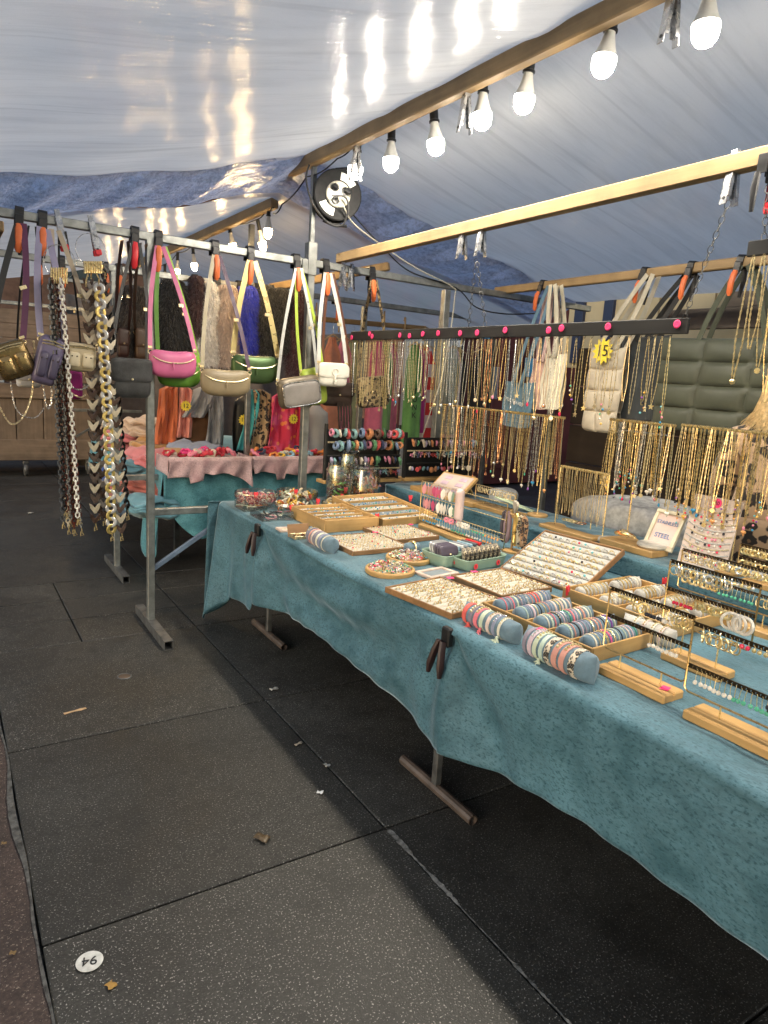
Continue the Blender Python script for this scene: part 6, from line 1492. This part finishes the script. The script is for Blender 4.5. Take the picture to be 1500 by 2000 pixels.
# ================================================================ OTHER THINGS ON THE FRONT OF THE TABLE
def bowl(label, x, y, r, h, fillm, seed, kind='clip', base=TZ, low=False):
    t = thing('glass_bowl', label, 'glass bowl', (x, y, base+.001))
    mb = MB(); mb.lathe([(0, .004), (r*.72, .004), (r*.9, h*.25), (r, h*.7), (r*.97, h), (r*.95, h), (r*.975, h*.7), (r*.875, h*.28), (r*.7, .009), (0, .009)], 36, None, False); mb.build('glass', GLASS, t)
    mb = MB(); r_ = random.Random(seed)
    for i in range(int(90*(r/.13)**2)):
        a = r_.uniform(0, 6.28); q = r*.86*math.sqrt(r_.random()); z = .012+r_.random()*h*(.62 if not low else .4)
        mb.mat(r_.choice(fillm)); c = Vector((q*math.cos(a), q*math.sin(a), z)); R3 = Euler((r_.uniform(-1.4, 1.4), r_.uniform(-1.4, 1.4), r_.uniform(0, 6))).to_matrix()
        if kind == 'tie': mb.tube([c+R3 @ Vector((math.cos(b)*.016, math.sin(b)*.016, 0)) for b in [2*PI*j/8 for j in range(8)]], .0035, 4, closed=True)
        else:
            mb.tube([c+R3 @ Vector((math.cos(b)*.024, math.sin(b)*.012, 0)) for b in [PI*j/6 for j in range(7)]], [.004, .007, .008, .008, .008, .007, .004], 5)
    o = mb.build('hair_ties' if kind == 'tie' else 'hair_clips', None, t); o['kind'] = 'stuff'
    return t
PL = lambda n, c: M('%s acetate' % n, c, .25, 0, .15, 40, 0)
ACE = [PL('cream', (.62, .52, .36)), PL('mustard', (.58, .36, .07)), PL('rust', (.40, .12, .04)), PL('ivory', (.68, .62, .5)), PL('tortoise', (.12, .05, .02)), PL('sage', (.36, .42, .30))]
RED_ = [PL('wine', (.30, .03, .05)), PL('salmon', (.66, .28, .22)), PL('ivory', (.68, .62, .5)), PL('rose', (.58, .22, .24))]
MIXC = [PL('plum', (.16, .04, .10)), PL('tortoise', (.12, .05, .02)), PL('black', (.015, .015, .015)), PL('ivory', (.68, .62, .5)), PL('caramel', (.40, .20, .08))]
bowl('pink tinted glass bowl of tiny hair ties at the far corner of the table', 1.625, 4.0, .135, .085, RED_, 1, 'tie')
bowl('glass bowl of cream and mustard hair clips beside the corner bowl', 1.90, 3.99, .135, .085, ACE, 2)
bowl('shallow glass bowl of orange and white hair claws in front', 1.775, 3.80, .105, .05, [ACE[2], ACE[3], ACE[1]], 3)
bowl('low glass bowl of dark elastic bands beside the wooden box', 1.80, 3.645, .09, .045, MIXC, 4, 'tie')
bowl('small glass dish of gold clips before the jars', 2.05, 3.76, .085, .05, [ACE[1], GOLD2, MIXC[3]], 5)
def acrylic(label, x0, x1, y0, y1, h, fill, seed):
    t = thing('acrylic_tray', label, 'acrylic tray', ((x0+x1)/2, (y0+y1)/2, TZ+.001)); w, d = x1-x0, y1-y0; obox(t, -w/2, w/2, -d/2, d/2, 0, h, .0035, GLASS, GLASS)
    mb = MB(); r_ = random.Random(seed)
    for i in range(26):
        mb.mat(r_.choice(fill)); T = Matrix.Translation((r_.uniform(-w*.38, w*.38), r_.uniform(-d*.38, d*.38), .01+r_.random()*h*.3)) @ Matrix.Rotation(r_.uniform(0, 3), 4, 'Z'); mb.box((0, 0, 0), (.045, .012, .006), T, .003)
    o = mb.build('hair_slides', None, t); o['kind'] = 'stuff'
acrylic('clear acrylic tray of hair slides at the far front edge', 1.475, 1.62, 3.80, 3.97, .05, ACE, 1)
acrylic('clear acrylic tray of black and pink slides before the wooden box', 1.475, 1.66, 3.52, 3.72, .05, [MIXC[2], RED_[3], ACE[3], MIXC[2]], 2)
def jar(label, x, y, r, h, fill, seed, lid=False, n=60):
    t = thing('glass_jar', label, 'glass jar', (x, y, TZ+.001)); mb = MB(); mb.lathe([(0, .004), (r*.92, .004), (r, .015), (r, h*.82), (r*.9, h*.92), (r*.9, h), (r*.87, h), (r*.87, h*.92), (r*.965, h*.81), (r*.965, .018), (r*.88, .009), (0, .009)], 32, None, False); mb.build('glass', GLASS, t)
    mb = MB(); r_ = random.Random(seed)
    for i in range(n):
        a = r_.uniform(0, 6.28); q = r*.8*math.sqrt(r_.random()); z = .02+r_.random()*h*.66; mb.mat(r_.choice(fill)); c = Vector((q*math.cos(a), q*math.sin(a), z)); R3 = Euler((r_.uniform(-1.5, 1.5), r_.uniform(-1.5, 1.5), r_.uniform(0, 6))).to_matrix(); s = r_.uniform(.8, 1.4)
        mb.tube([c+R3 @ Vector((math.cos(b)*.02*s, math.sin(b)*.012*s, 0)) for b in [PI*j/6 for j in range(7)]], [.003, .006, .007, .007, .007, .006, .003], 5)
    o = mb.build('hair_clips', None, t); o['kind'] = 'stuff'
    if lid: mb = MB(); mb.lathe([(0, h), (r*.95, h), (r*.97, h+.004), (r*.9, h+.014), (.02, h+.02), (.018, h+.035), (0, h+.038)], 28); mb.build('lid', GLASS, t)
GRN = PL('leaf green', (.12, .30, .06))
jar('slim glass jar of ivory clips left of the dark jar', 2.20, 4.05, .052, .22, [ACE[3], ACE[0], MIXC[1]], 1, False, 34)
jar('tall glass jar of dark and green clips in the middle of the jars', 2.15, 3.90, .085, .27, [MIXC[0], MIXC[1], MIXC[2], GRN], 2, False, 80)
jar('wide glass jar of brown and yellow claw clips by the shelf', 2.345, 3.90, .10, .235, [ACE[1], ACE[2], ACE[4], ACE[2], ACE[0], RED_[3]], 3, True, 110)
jar('squat glass jar of black clips at the back of the jars', 2.32, 4.08, .075, .32, [MIXC[2], MIXC[1], MIXC[2]], 4, True, 80)
def picture_frame(label, x, y, w, d, rz, inner, name='small_frame', fm=None, z=TZ, rot=None, th=.012, txt=None):
    t = thing(name, label, 'frame', (x, y, z+.001), rot=rot or (0, 0, rz)); fm = fm or M('pale pink frame', (.62, .48, .40), .5); b = .018
    for c, dd in (((0, d/2-b/2), (w, b)), ((0, -d/2+b/2), (w, b)), ((-w/2+b/2, 0), (b, d-2*b-.001)), ((w/2-b/2, 0), (b, d-2*b-.001))):
        mb = MB(); mb.box((c[0], c[1], th/2), (dd[0], dd[1], th), None, .002); mb.build('frame_bar', fm, t)
    mb = MB(); mb.box((0, 0, th*.3), (w-2*b, d-2*b, th*.3)); mb.build('insert', inner, t); return t
picture_frame('small cream frame card lying before the acrylic trays', 1.535, 3.30, .13, .085, R(-6), M('cream card with flecks', (.60, .55, .38), .6, 0, .5, 60))
picture_frame('pale wooden frame with a blue grey insert beside the charm dishes', 1.79, 2.335, .17, .11, R(8), GREYSTR)
tn = thing('tin_box', 'open flat tin with a mirror lid at the table edge', 'tin', (1.53, 3.13, TZ+.001)); obox(tn, -.06, .06, -.035, .035, 0, .018, .003, GOLD2, GOLD2)
mb = MB(); mb.box((0, .045, .04), (.12, .004, .07), Matrix.Rotation(-.3, 4, 'X'), .001); mb.build('lid', WALNUT, tn)
mb = MB(); [mb.ball((U(-.045, .045), U(-.022, .022), .012), .006, 6, 4) for _ in range(14)]; o = mb.build('trinkets', MIXC[1], tn); o['kind'] = 'stuff'
def charm_dish(label, x, y, r, seed):
    t = thing('charm_dish', label, 'wooden dish', (x, y, TZ+.001)); mb = MB(); mb.lathe([(0, 0), (r*.97, 0), (r, .006), (r, .018), (r*.97, .022), (r*.9, .022), (r*.87, .012), (0, .011)], 40); mb.build('dish', PINE, t)
    mb = MB(); r_ = random.Random(seed)
    for i in range(260):
        a = r_.uniform(0, 6.28); q = r*.82*math.sqrt(r_.random()); z = .014+.03*(1-(q/r)**2)*r_.random()+.004; mb.mat(r_.choice([GOLD, GOLD, SILVER, GOLD2]+GM[:5]+[GM[3], GM[4], GM[7]])); c = Vector((q*math.cos(a), q*math.sin(a), z))
        R3 = Euler((r_.uniform(-1.4, 1.4), r_.uniform(-1.4, 1.4), 0)).to_matrix()
        if r_.random() < .5: mb.ball(c, r_.uniform(.003, .007), 5, 4, (1, .7, .6))
        else: mb.tube([c+R3 @ Vector((math.cos(b)*.008, math.sin(b)*.008, 0)) for b in [2*PI*j/7 for j in range(7)]], .0015, 3, closed=True)
    o = mb.build('charms', None, t); o['kind'] = 'stuff'
charm_dish('round wooden dish heaped with gold charms, farther of the two', 1.80, 2.57, .105, 1)
charm_dish('round wooden dish heaped with coloured charms, nearer the table edge', 1.61, 2.43, .108, 2)
SAGE = M('sage green plastic', (.25, .36, .28), .45, 0, .08)
def bin_(label, x, y, w, d, h, rz):
    t = thing('plastic_bin', label, 'plastic bin', (x, y, TZ+.001), rz)
    mb = MB()
    def f(a, b):
        an = a*2*PI; s = superell(w, d, .35)(an); k = lerp(.9, 1.0, b); return (s[0]*k, s[1]*k, h*b)
    mb.grid(f, 40, 5); mb.build('wall', SAGE, t, 60, .003)
    mb = MB(); s = superell(w*.9, d*.9, .35); mb.add([(s(2*PI*i/40)[0], s(2*PI*i/40)[1], .003) for i in range(40)], [tuple(range(40))]); mb.build('floor', SAGE, t)
    mb = MB(); s = superell(w*1.01, d*1.02, .35); mb.tube([(s(2*PI*i/40)[0], s(2*PI*i/40)[1], h) for i in range(40)], .003, 5, closed=True); mb.build('rim', SAGE, t)
    return t
def sticker(t, loc, rot, s, r=.013, m=REDDOT, txt=None):
    mb = MB(); mb.lathe([(0, 0), (r, 0), (r, .0008), (0, .0008)], 14); o = mb.build('price_sticker', m, t); o.location = loc; o.rotation_euler = rot
    if txt: q = text(o, txt, r*1.1, (0, 0, .0012), (0, 0, 0), INK, 'number', .0003)
bA = bin_('sage green bin of folded purple wallets', 1.925, 2.475, .135, .17, .055, R(6)); sticker(bA, (-.0, -.087, .028), (PI/2, 0, 0), 1, txt='5')
bB = bin_('sage green bin of rolled leopard print pouches', 2.06, 2.375, .27, .12, .05, R(8)); sticker(bB, (-.09, -.062, .025), (PI/2, 0, 0), 1, txt='5'); sticker(bB, (.06, -.062, .025), (PI/2, 0, 0), 1, txt='8')
def pouch(label, x, y, z, m, rz, w=.10, h=.07, d=.022, rx=0):
    t = thing('pouch', label, 'pouch', (x, y, z), rot=(rx, 0, rz)); mb = MB(); inflate(mb, superell(w, h, .4), d, 32, 6, 5); mb.build('body', m, t)
    mb = MB(); inflate(mb, superell(w*1.01, h*.6, .45), .006, 28, 4, 5, None, Matrix.Translation((0, -d/2, h*.14))); mb.build('flap', m, t)
    mb = MB(); mb.ball((0, -d/2-.004, -h*.08), .005, 6, 5); mb.build('snap', GOLD2, t)
PUR = LE('aubergine grey', (.085, .07, .10), .5); LEOP = leopard('leopard pouch cloth', (.50, .42, .28), (.02, .016, .012), (.28, .18, .09), 70)
for i in range(5): pouch('folded %s wallet, %s from the front of the sage bin' % ('purple grey', ordn(i)), 1.918+.003*i, 2.425+.024*i, TZ+.062, PUR if i < 3 else LE('silver grey', (.4, .4, .4), .35, .4), R(6), .105, .075, .02, R(-18))
for i in range(8): pouch('leopard print pouch, %s from the left of the second sage bin' % ordn(i), 1.965+.030*i, 2.365+.004*i, TZ+.058, LEOP, R(60), .085, .07, .022, R(-10))
cu = thing('watch_cushion', 'small blue cushion with a gold watch between tray and bin', 'cushion', (1.88, 2.66, TZ+.03)); mb = MB(); inflate(mb, superell(.09, .06, .5), .06, 28, 6, 2.5); mb.build('cushion', DENIM, cu)
mb = MB(); mb.torus((0, 0, 0), .036, .004, 20, 5, None, 0); mb.ball((0, -.012, .034), .012, 8, 6, (1, 1, .5)); mb.build('watch', GOLD, cu)
RB = [('silver', (.5, .5, .5)), ('pale blue', (.35, .48, .55)), ('white', (.65, .64, .6)), ('grey', (.3, .32, .35)), ('light blue', (.30, .45, .52)), ('dark grey', (.12, .12, .13)), ('bright red', (.6, .03, .03))]
for i, (n_, c) in enumerate(RB):
    mb = MB(); mb.tube([(0, -.05, 0), (0, .05, 0)], .011, 8, flat=.6); o = mb.build('card_sleeve', LE(n_+' sleeve', c, .35)); o.location = (2.10+.026*i, 2.67-.002*i, TZ+.014+.003*i); o.rotation_euler = (0, .2, R(10)); tag(o, '%s card sleeve in the row behind the wallets' % n_, 'card sleeve')
# heart topped holder with hair bands
hs = thing('scrunchie_holder', 'wooden heart topped holder hung with patterned hair bands', 'holder', (2.40, 2.53, TZ+.001)); mb = MB(); mb.lathe([(0, 0), (.05, 0), (.05, .01), (0, .012)], 20); mb.build('base', PINE, hs)
mb = MB(); mb.tube([(0, 0, .01), (0, 0, .2)], .006, 8); mb.tube([(0, .07, .19), (0, -.07, .19)], .004, 6); mb.build('rod', PINE, hs)
hp = []
for i in range(24):
    a = 2*PI*i/24; hp.append((.0022*16*math.sin(a)**3, .0022*(13*math.cos(a)-5*math.cos(2*a)-2*math.cos(3*a)-math.cos(4*a))))
mb = MB(); mb.prism(hp, .012, Matrix.Translation((0, 0, .235)) @ Matrix.Rotation(PI/2*.7, 4, 'Z')); mb.build('heart', M('grey painted heart', (.45, .40, .33), .6), hs)
for i, (y, m, nm) in enumerate(((.07, fabric('dark floral band', (.05, .04, .05)), 'dark floral'), (.045, fabric('mauve band', (.24, .16, .18)), 'mauve dotted'), (-.02, M('gold bead band', (.6, .42, .15), .3, .8), 'gold beaded'), (-.05, LEOP, 'leopard print'), (-.075, leopard('dark leopard band', (.35, .2, .1), (.02, .01, .01), (.15, .08, .04), 60), 'dark leopard'))):
    mb = MB(); pts = [(0, .012*math.sin(b), -.075-.075*math.cos(b)*-1) for b in [2*PI*j/14 for j in range(14)]]
    mb.tube([(p_[0], p_[1], p_[2]) for p_ in pts], [.011*(1+.2*math.sin(j*2.3)) for j in range(14)], 7, closed=True); o = mb.build('hair_band', m); o.location = (2.40, 2.53+y, TZ+.195); o.rotation_euler = (0, 0, U(-.3, .3)); tag(o, '%s hair band hanging on the heart holder' % nm, 'hair band')
# hanging roll of pink sample dots beside the leaf earrings
o = roll(None, (0, 0, -.085), (0, 0, .085), .024, M('blush padded roll', (.66, .50, .47), .7, 0, .1)); o.location = (2.285, 2.83, TZ+.19); tag(o, 'pale pink padded roll hanging before the leaf earring rack', 'padded roll')
for i in range(4):
    mb = MB(); mb.lathe([(0, 0), (.011, 0), (.011, .001), (0, .001)], 12); 
# red tag pegs
for i, (x, y, z, lb) in enumerate(((1.60, 3.94, .07, 'in the corner bowl'), (1.86, 3.93, .08, 'in the cream clip bowl'), (1.94, 3.89, .05, 'at the edge of the cream clip bowl'), (2.16, 3.83, .10, 'on the slim jar'), (2.13, 3.82, .06, 'on the dark clip jar'), (1.68, 3.60, .05, 'on the acrylic tray'), (1.90, 3.70, .06, 'between bowl and dish'), (2.22, 3.72, .05, 'before the wide jar'), (2.03, 3.23, .055, 'between the two wooden boxes'), (2.47, 3.55, .085, 'behind the far wooden box'), (2.02, 1.80, .055, 'between the pillow boxes'), (2.50, 1.72, .06, 'behind the gold bracelet box'))):
    t = thing('price_peg', 'red price peg %s' % lb, 'price peg', (x, y, TZ+z), U(-.5, .5))
    for s in (-1, 1): mb = MB(); mb.box((s*.006, 0, .006), (.007, .007, .04), Matrix.Rotation(s*.14, 4, 'Y'), .002); mb.build('arm', REDP, t)
    mb = MB(); mb.lathe([(0, 0), (.012, 0), (.012, .001), (0, .001)], 12, Matrix.Translation((0, -.005, .012)) @ Matrix.Rotation(PI/2, 4, 'X')); mb.build('price_sticker', REDDOT, t)
for i, (x, y, z, lb) in enumerate(((1.665, 1.095, .0285, 'front earring block'), (1.76, 2.20, .026, 'dark sided ring tray'), (1.62, .68, .0285, 'nearest earring block'), (1.92, 2.24, .026, 'flat ring tray corner'), (1.90, 3.03, .026, 'far left ring tray'), (2.20, 3.14, .026, 'far right ring tray'), (2.05, 1.86, .002, 'cloth between the trays'), (1.555, 1.475, .085, 'nearest bracelet pillow'))):
    mb = MB(); mb.box((0, 0, .0006), (.03, .022, .0012)); mb.lathe([(.004, .0013), (.009, .0013), (.009, .0017), (.004, .0017)], 12); o = mb.build('price_label', PINKDOT); o.location = (x, y, TZ+z); o.rotation_euler = (0, 0, U(-.5, .5)); tag(o, 'pink price label on the %s' % lb, 'price label')

# ================================================================ THINGS ON THE RAISED SHELF
def block(label, x, y, w, d, h, rz=0):
    t = thing('wooden_block', label, 'wooden block', (x, y, UZ+.001), rz); mb = MB(); mb.box((0, 0, h/2), (w, d, h), None, .004); mb.build('block', PINE, t); return t
block('pale wooden block at the far end of the shelf', 2.67, 3.62, .10, .32, .03); block('pale wooden block under the wire frame on the shelf', 2.67, 3.28, .10, .30, .03)
block('wooden block with an orange bracelet on the shelf', 2.72, 2.06, .12, .30, .032); block('slim wooden block under the low chain stand', 2.68, 2.42, .08, .36, .02)
STONE = M('pale marble', (.55, .52, .46), .35, 0, .15, 18)
for i, (x, y, z) in enumerate(((2.74, 2.20, .001), (2.74, 1.97, .034), (2.86, 1.50, .001))):
    mb = MB(); mb.lathe([(0, 0), (.062, 0), (.07, .008), (.068, .018), (.06, .022), (0, .023)], 26); o = mb.build('marble_disc', STONE); o.location = (x, y, UZ+z); tag(o, 'pale marble disc %s' % ['left of the orange bracelet', 'under the small framed sign', 'behind the bracelet card'][i], 'marble disc')
for i in range(4):
    b = bracelet((2.735, 2.14-.012*i, UZ+.062+.002*i), .034, .010, [GOLD, M('orange enamel', (.75, .24, .06), .3), GOLD, GOLD2][i], (R(90+8*i), 0, U(0, 2)), '%s bangle in the stack on the shelf block' % ['gold', 'orange enamel', 'bright gold', 'pale gold'][i], 'bangles stacked on the shelf', 1, GOLD if i % 2 else None)
# framed sign
sgf = picture_frame('small cream frame with the words stainless steel leaning on the shelf', 2.80, 1.955, .155, .19, 0, M('blush paper', (.66, .50, .46), .7, 0, .1), 'framed_sign', M('cream painted frame', (.62, .56, .42), .5), UZ+.11, (R(64), 0, R(-90)), .016)
for q, (s_, yy, col_) in enumerate((('STAINLESS', .035, M('sign blue ink', (.08, .2, .42), .6)), ('STEEL', -.03, M('sign blue ink', (.08, .2, .42), .6)))): text(sgf, s_, .024 if q == 0 else .032, (0, yy, .009), (0, 0, 0), col_)
# bracelet card with price 20
cd = thing('bracelet_card', 'tall blush card of charm bracelets with a pink 20 sticker', 'display card', (2.76, 1.735, UZ), rot=(R(78), 0, R(-90)))
mb = MB(); mb.box((0, .155, 0), (.225, .31, .006), None, .001); mb.build('card', M('blush card', (.60, .50, .45), .7, 0, .05), cd)
sticker(cd, (.0, .285, .0035), (0, 0, 0), 1, .021, PINKDOT, '20')
for i in range(9):
    yv = .255-.027*i; mt = GOLD if i % 2 == 0 else SILVER; mb = MB(); mb.mat(mt); r_ = random.Random(i)
    pts = [(x_, yv+.022*((x_/.11)**2)-.01, .0055) for x_ in [-.108+.216*k/24 for k in range(25)]]; mb.tube(pts, [.0022 if k % 2 else .0012 for k in range(25)], 4)
    for k in range(7): mb.mat(r_.choice([GM[0], GM[7], GM[1], GM[4], mt, mt])); x_ = -.08+.16*(k+r_.random()*.6)/7; mb.ball((x_, yv+.022*((x_/.11)**2)-.02, .007), r_.uniform(.004, .007), 6, 4, (1, 1, .5))
    o = mb.build('charm_bracelet'); o.matrix_world = cd.matrix_world; o.location = cd.location; o.rotation_euler = cd.rotation_euler; tag(o, '%s charm bracelet, %s from the top of the blush card' % (METN[mt.name], ordn(i)), 'bracelet', 'bracelets on the blush card')
mb = MB(); mb.box((0, .0, -.06), (.16, .012, .12), None, .003); mb.build('stand', PINE, cd)
# leaning pink display with piercings
pd_ = thing('slanted_display', 'slanted wooden display with a pink card at the far end of the shelf', 'display', (2.80, 3.52, UZ+.02), rot=(R(0), R(-38), R(8)))
mb = MB(); mb.box((0, 0, .06), (.20, .30, .022), None, .003); mb.build('board', PINE, pd_); mb = MB(); mb.box((-.001, 0, .073), (.17, .27, .004), None, .001); mb.build('card', M('blush card', (.60, .50, .45), .7), pd_)
for i in range(6): mb = MB(); mb.box((-.05+.05*(i % 3), -.07+.13*(i//3), .076), (.03, .06, .003), None, .001); mb.build('label', M('lilac label', (.55, .42, .52), .6), pd_)
mb = MB(); mb.box((.05, 0, .0), (.012, .2, .1), None, .002); mb.build('leg', PINE, pd_)
# wrapped package
def pk(a, b):
    an = a*2*PI; c, s = math.cos(an), math.sin(an); w, d, h = .50, .84, .20
    el = (b-.5)*PI; ce = max(0, math.cos(el))**.35; x = w/2*sgn(c)*abs(c)**.5*ce; y = d/2*sgn(s)*abs(s)**.5*ce; z = h/2*sgn(math.sin(el))*abs(math.sin(el))**.5
    k = .006*math.sin(x*23+y*17+z*30)+.004*math.sin(y*51+z*20); return (x+k, y+k, z+k*.8+(.035*math.cos(y*3.4)-.015 if b > .5 else 0))
pkg = thing('wrapped_package', 'large package in silvery bubble wrap behind the shelf', 'package', (3.34, 2.47, .90))
mb = MB(); mb.grid(pk, 80, 40)
WR = bpy.data.materials.new('silvery bubble wrap'); WR.use_nodes = True; nt = WR.node_tree; b_ = nt.nodes['Principled BSDF']; v = coords(nt); b_.inputs['Roughness'].default_value = .25
nt.links.new(mix(nt, ramp(nt, noise(nt, v, 30, 5), [(.35, 0), (.65, 1)]), (.48, .48, .48), (.74, .74, .73)), b_.inputs['Base Color']); b_.inputs['Metallic'].default_value = .0
vo = N(nt, 'ShaderNodeTexVoronoi'); vo.inputs['Scale'].default_value = 75; nt.links.new(v, vo.inputs['Vector']); bump(nt, b_, vo.outputs['Distance'], .35, .004)
mb.build('wrap', WR, pkg, 80)
mb = MB(); mb.box((0, 0, -.46), (.5, .86, .68), None, .01); mb.build('crate', CRATE_X, pkg)
wb_ = thing('carrier_bag', 'white plastic carrier bag slumped behind the slanted display', 'bag', (2.97, 3.25, UZ+.04)); mb = MB(); inflate(mb, superell(.16, .10, .5), .2, 30, 8, 2.2); mb.build('body', M('white carrier plastic', (.58, .58, .55), .35, 0, .1, 8, .8, 30, .01), wb_)
for i in range(4):
    bracelet((2.88, 2.62-.03*i, UZ+.02), .03, .006, [GOLD, GOLD2, GOLD, ROSE][i], (R(90), 0, 0), '%s bangle lying flat behind the plain chain stand, %s from the left' % (['gold', 'pale gold', 'bright gold', 'rose gold'][i], ordn(i)), 'bangles lying on the shelf')
mb = MB(); mb.box((0, 0, .006), (.05, .24, .008), Matrix.Rotation(.25, 4, 'X'), .002); o = mb.build('ruler', M('pale green plastic', (.50, .60, .40), .4)); o.location = (2.85, 3.02, UZ+.03); o.rotation_euler = (0, 0, R(30)); tag(o, 'pale green plastic strip lying across the shelf', 'strip')

# ================================================================ HAIR ACCESSORY RACKS AT THE FAR END
rh = random.Random(77)
SCR = [fabric('scrunchie %s' % n, c) for n, c in (('blue', (.14, .20, .32)), ('red', (.42, .05, .05)), ('green', (.08, .22, .10)), ('brown', (.12, .07, .05)), ('pink', (.55, .20, .30)), ('cream', (.58, .50, .40)), ('navy', (.02, .03, .08)), ('orange', (.50, .20, .08)), ('teal', (.16, .30, .31)), ('lilac', (.30, .26, .38)))]
SN = ['blue', 'red', 'green', 'brown', 'pink', 'cream', 'navy', 'orange', 'teal', 'lilac']
def hair_rack(label, x0, x1, Y, zs, short, kinds):
    t = thing('hair_accessory_rack', label, 'display rack', ((x0+x1)/2, Y, UZ)); w = x1-x0
    for s in (-1, 1): mb = MB(); mb.box((s*w/2, .03, (zs[0]-UZ)/2+.02), (.02, .02, zs[0]-UZ+.04), None, .002); mb.build('upright', BLACKWOOD, t)
    mb = MB(); mb.box((0, .05, .012), (w+.04, .12, .022), None, .003); mb.build('base', PINE_X, t)
    mb = MB(); mb.box((0, .055, (zs[0]-UZ)/2), (w, .006, zs[0]-UZ), None, .002); mb.build('back_panel', BLACKP, t)
    for i, z in enumerate(zs):
        mb = MB(); mb.tube([(-w/2, 0, z-UZ), (w/2, 0, z-UZ)], .006, 8); mb.build('rail', GOLD2 if i % 2 else BLACKWOOD, t)
        n = int(w/.031)
        for j in range(n):
            c = rh.randrange(10); kd = kinds[i % len(kinds)]; x = x0+(j+.5+rh.uniform(-.25, .25))*w/n; mb = MB()
            if rh.random() < .08: continue
            if kd == 'roll': mb.torus((0, 0, 0), .026, .013, 12, 6, None, 0)
            elif kd == 'claw': mb.tube([(0, 0, .01), (0, -.012, -.012), (0, -.006, -.045)], [.008, .013, .006], 7)
            elif kd == 'bow':
                for s in (-1, 1): mb.tube([(0, 0, 0), (s*.014, -.006, .008), (s*.018, -.006, -.010), (0, 0, -.002)], [.003, .006, .006, .003], 5)
                mb.tube([(0, -.004, 0), (.006, -.006, -.03)], [.003, .006], 5)
            else: mb.ball((0, -.01, -.022), .017, 8, 6, (1, .35, 1.2))
            o = mb.build({'roll': 'scrunchie', 'claw': 'hair_claw', 'bow': 'hair_bow', 'card': 'hair_clip'}[kd], SCR[c]); o.location = (x, Y-.012-rh.uniform(0, .012), z-.012-rh.uniform(0, .012)); o.rotation_euler = (rh.uniform(-.2, .2), rh.uniform(-.35, .35), rh.uniform(-.6, .6)); o.scale = [rh.uniform(.65, 1.1)]*3
            tag(o, '%s %s, %s on the %s tier of %s' % (SN[c], {'roll': 'scrunchie', 'claw': 'hair claw', 'bow': 'hair bow', 'card': 'round hair clip'}[kd], ordn(j), ordn(i), short), {'roll': 'scrunchie', 'claw': 'hair claw', 'bow': 'hair bow', 'card': 'hair clip'}[kd], 'hair accessories on %s' % short)
hair_rack('black rack of scrunchies and claws behind the jars', 2.16, 2.74, 4.10, (1.25, 1.17, 1.08, .99), 'the scrunchie rack', ['roll', 'roll', 'claw', 'bow'])
hair_rack('black rack of bows, claws and earring cards behind the far shelf', 2.80, 3.42, 4.10, (1.20, 1.11, 1.02), 'the bow rack', ['claw', 'bow', 'card'])
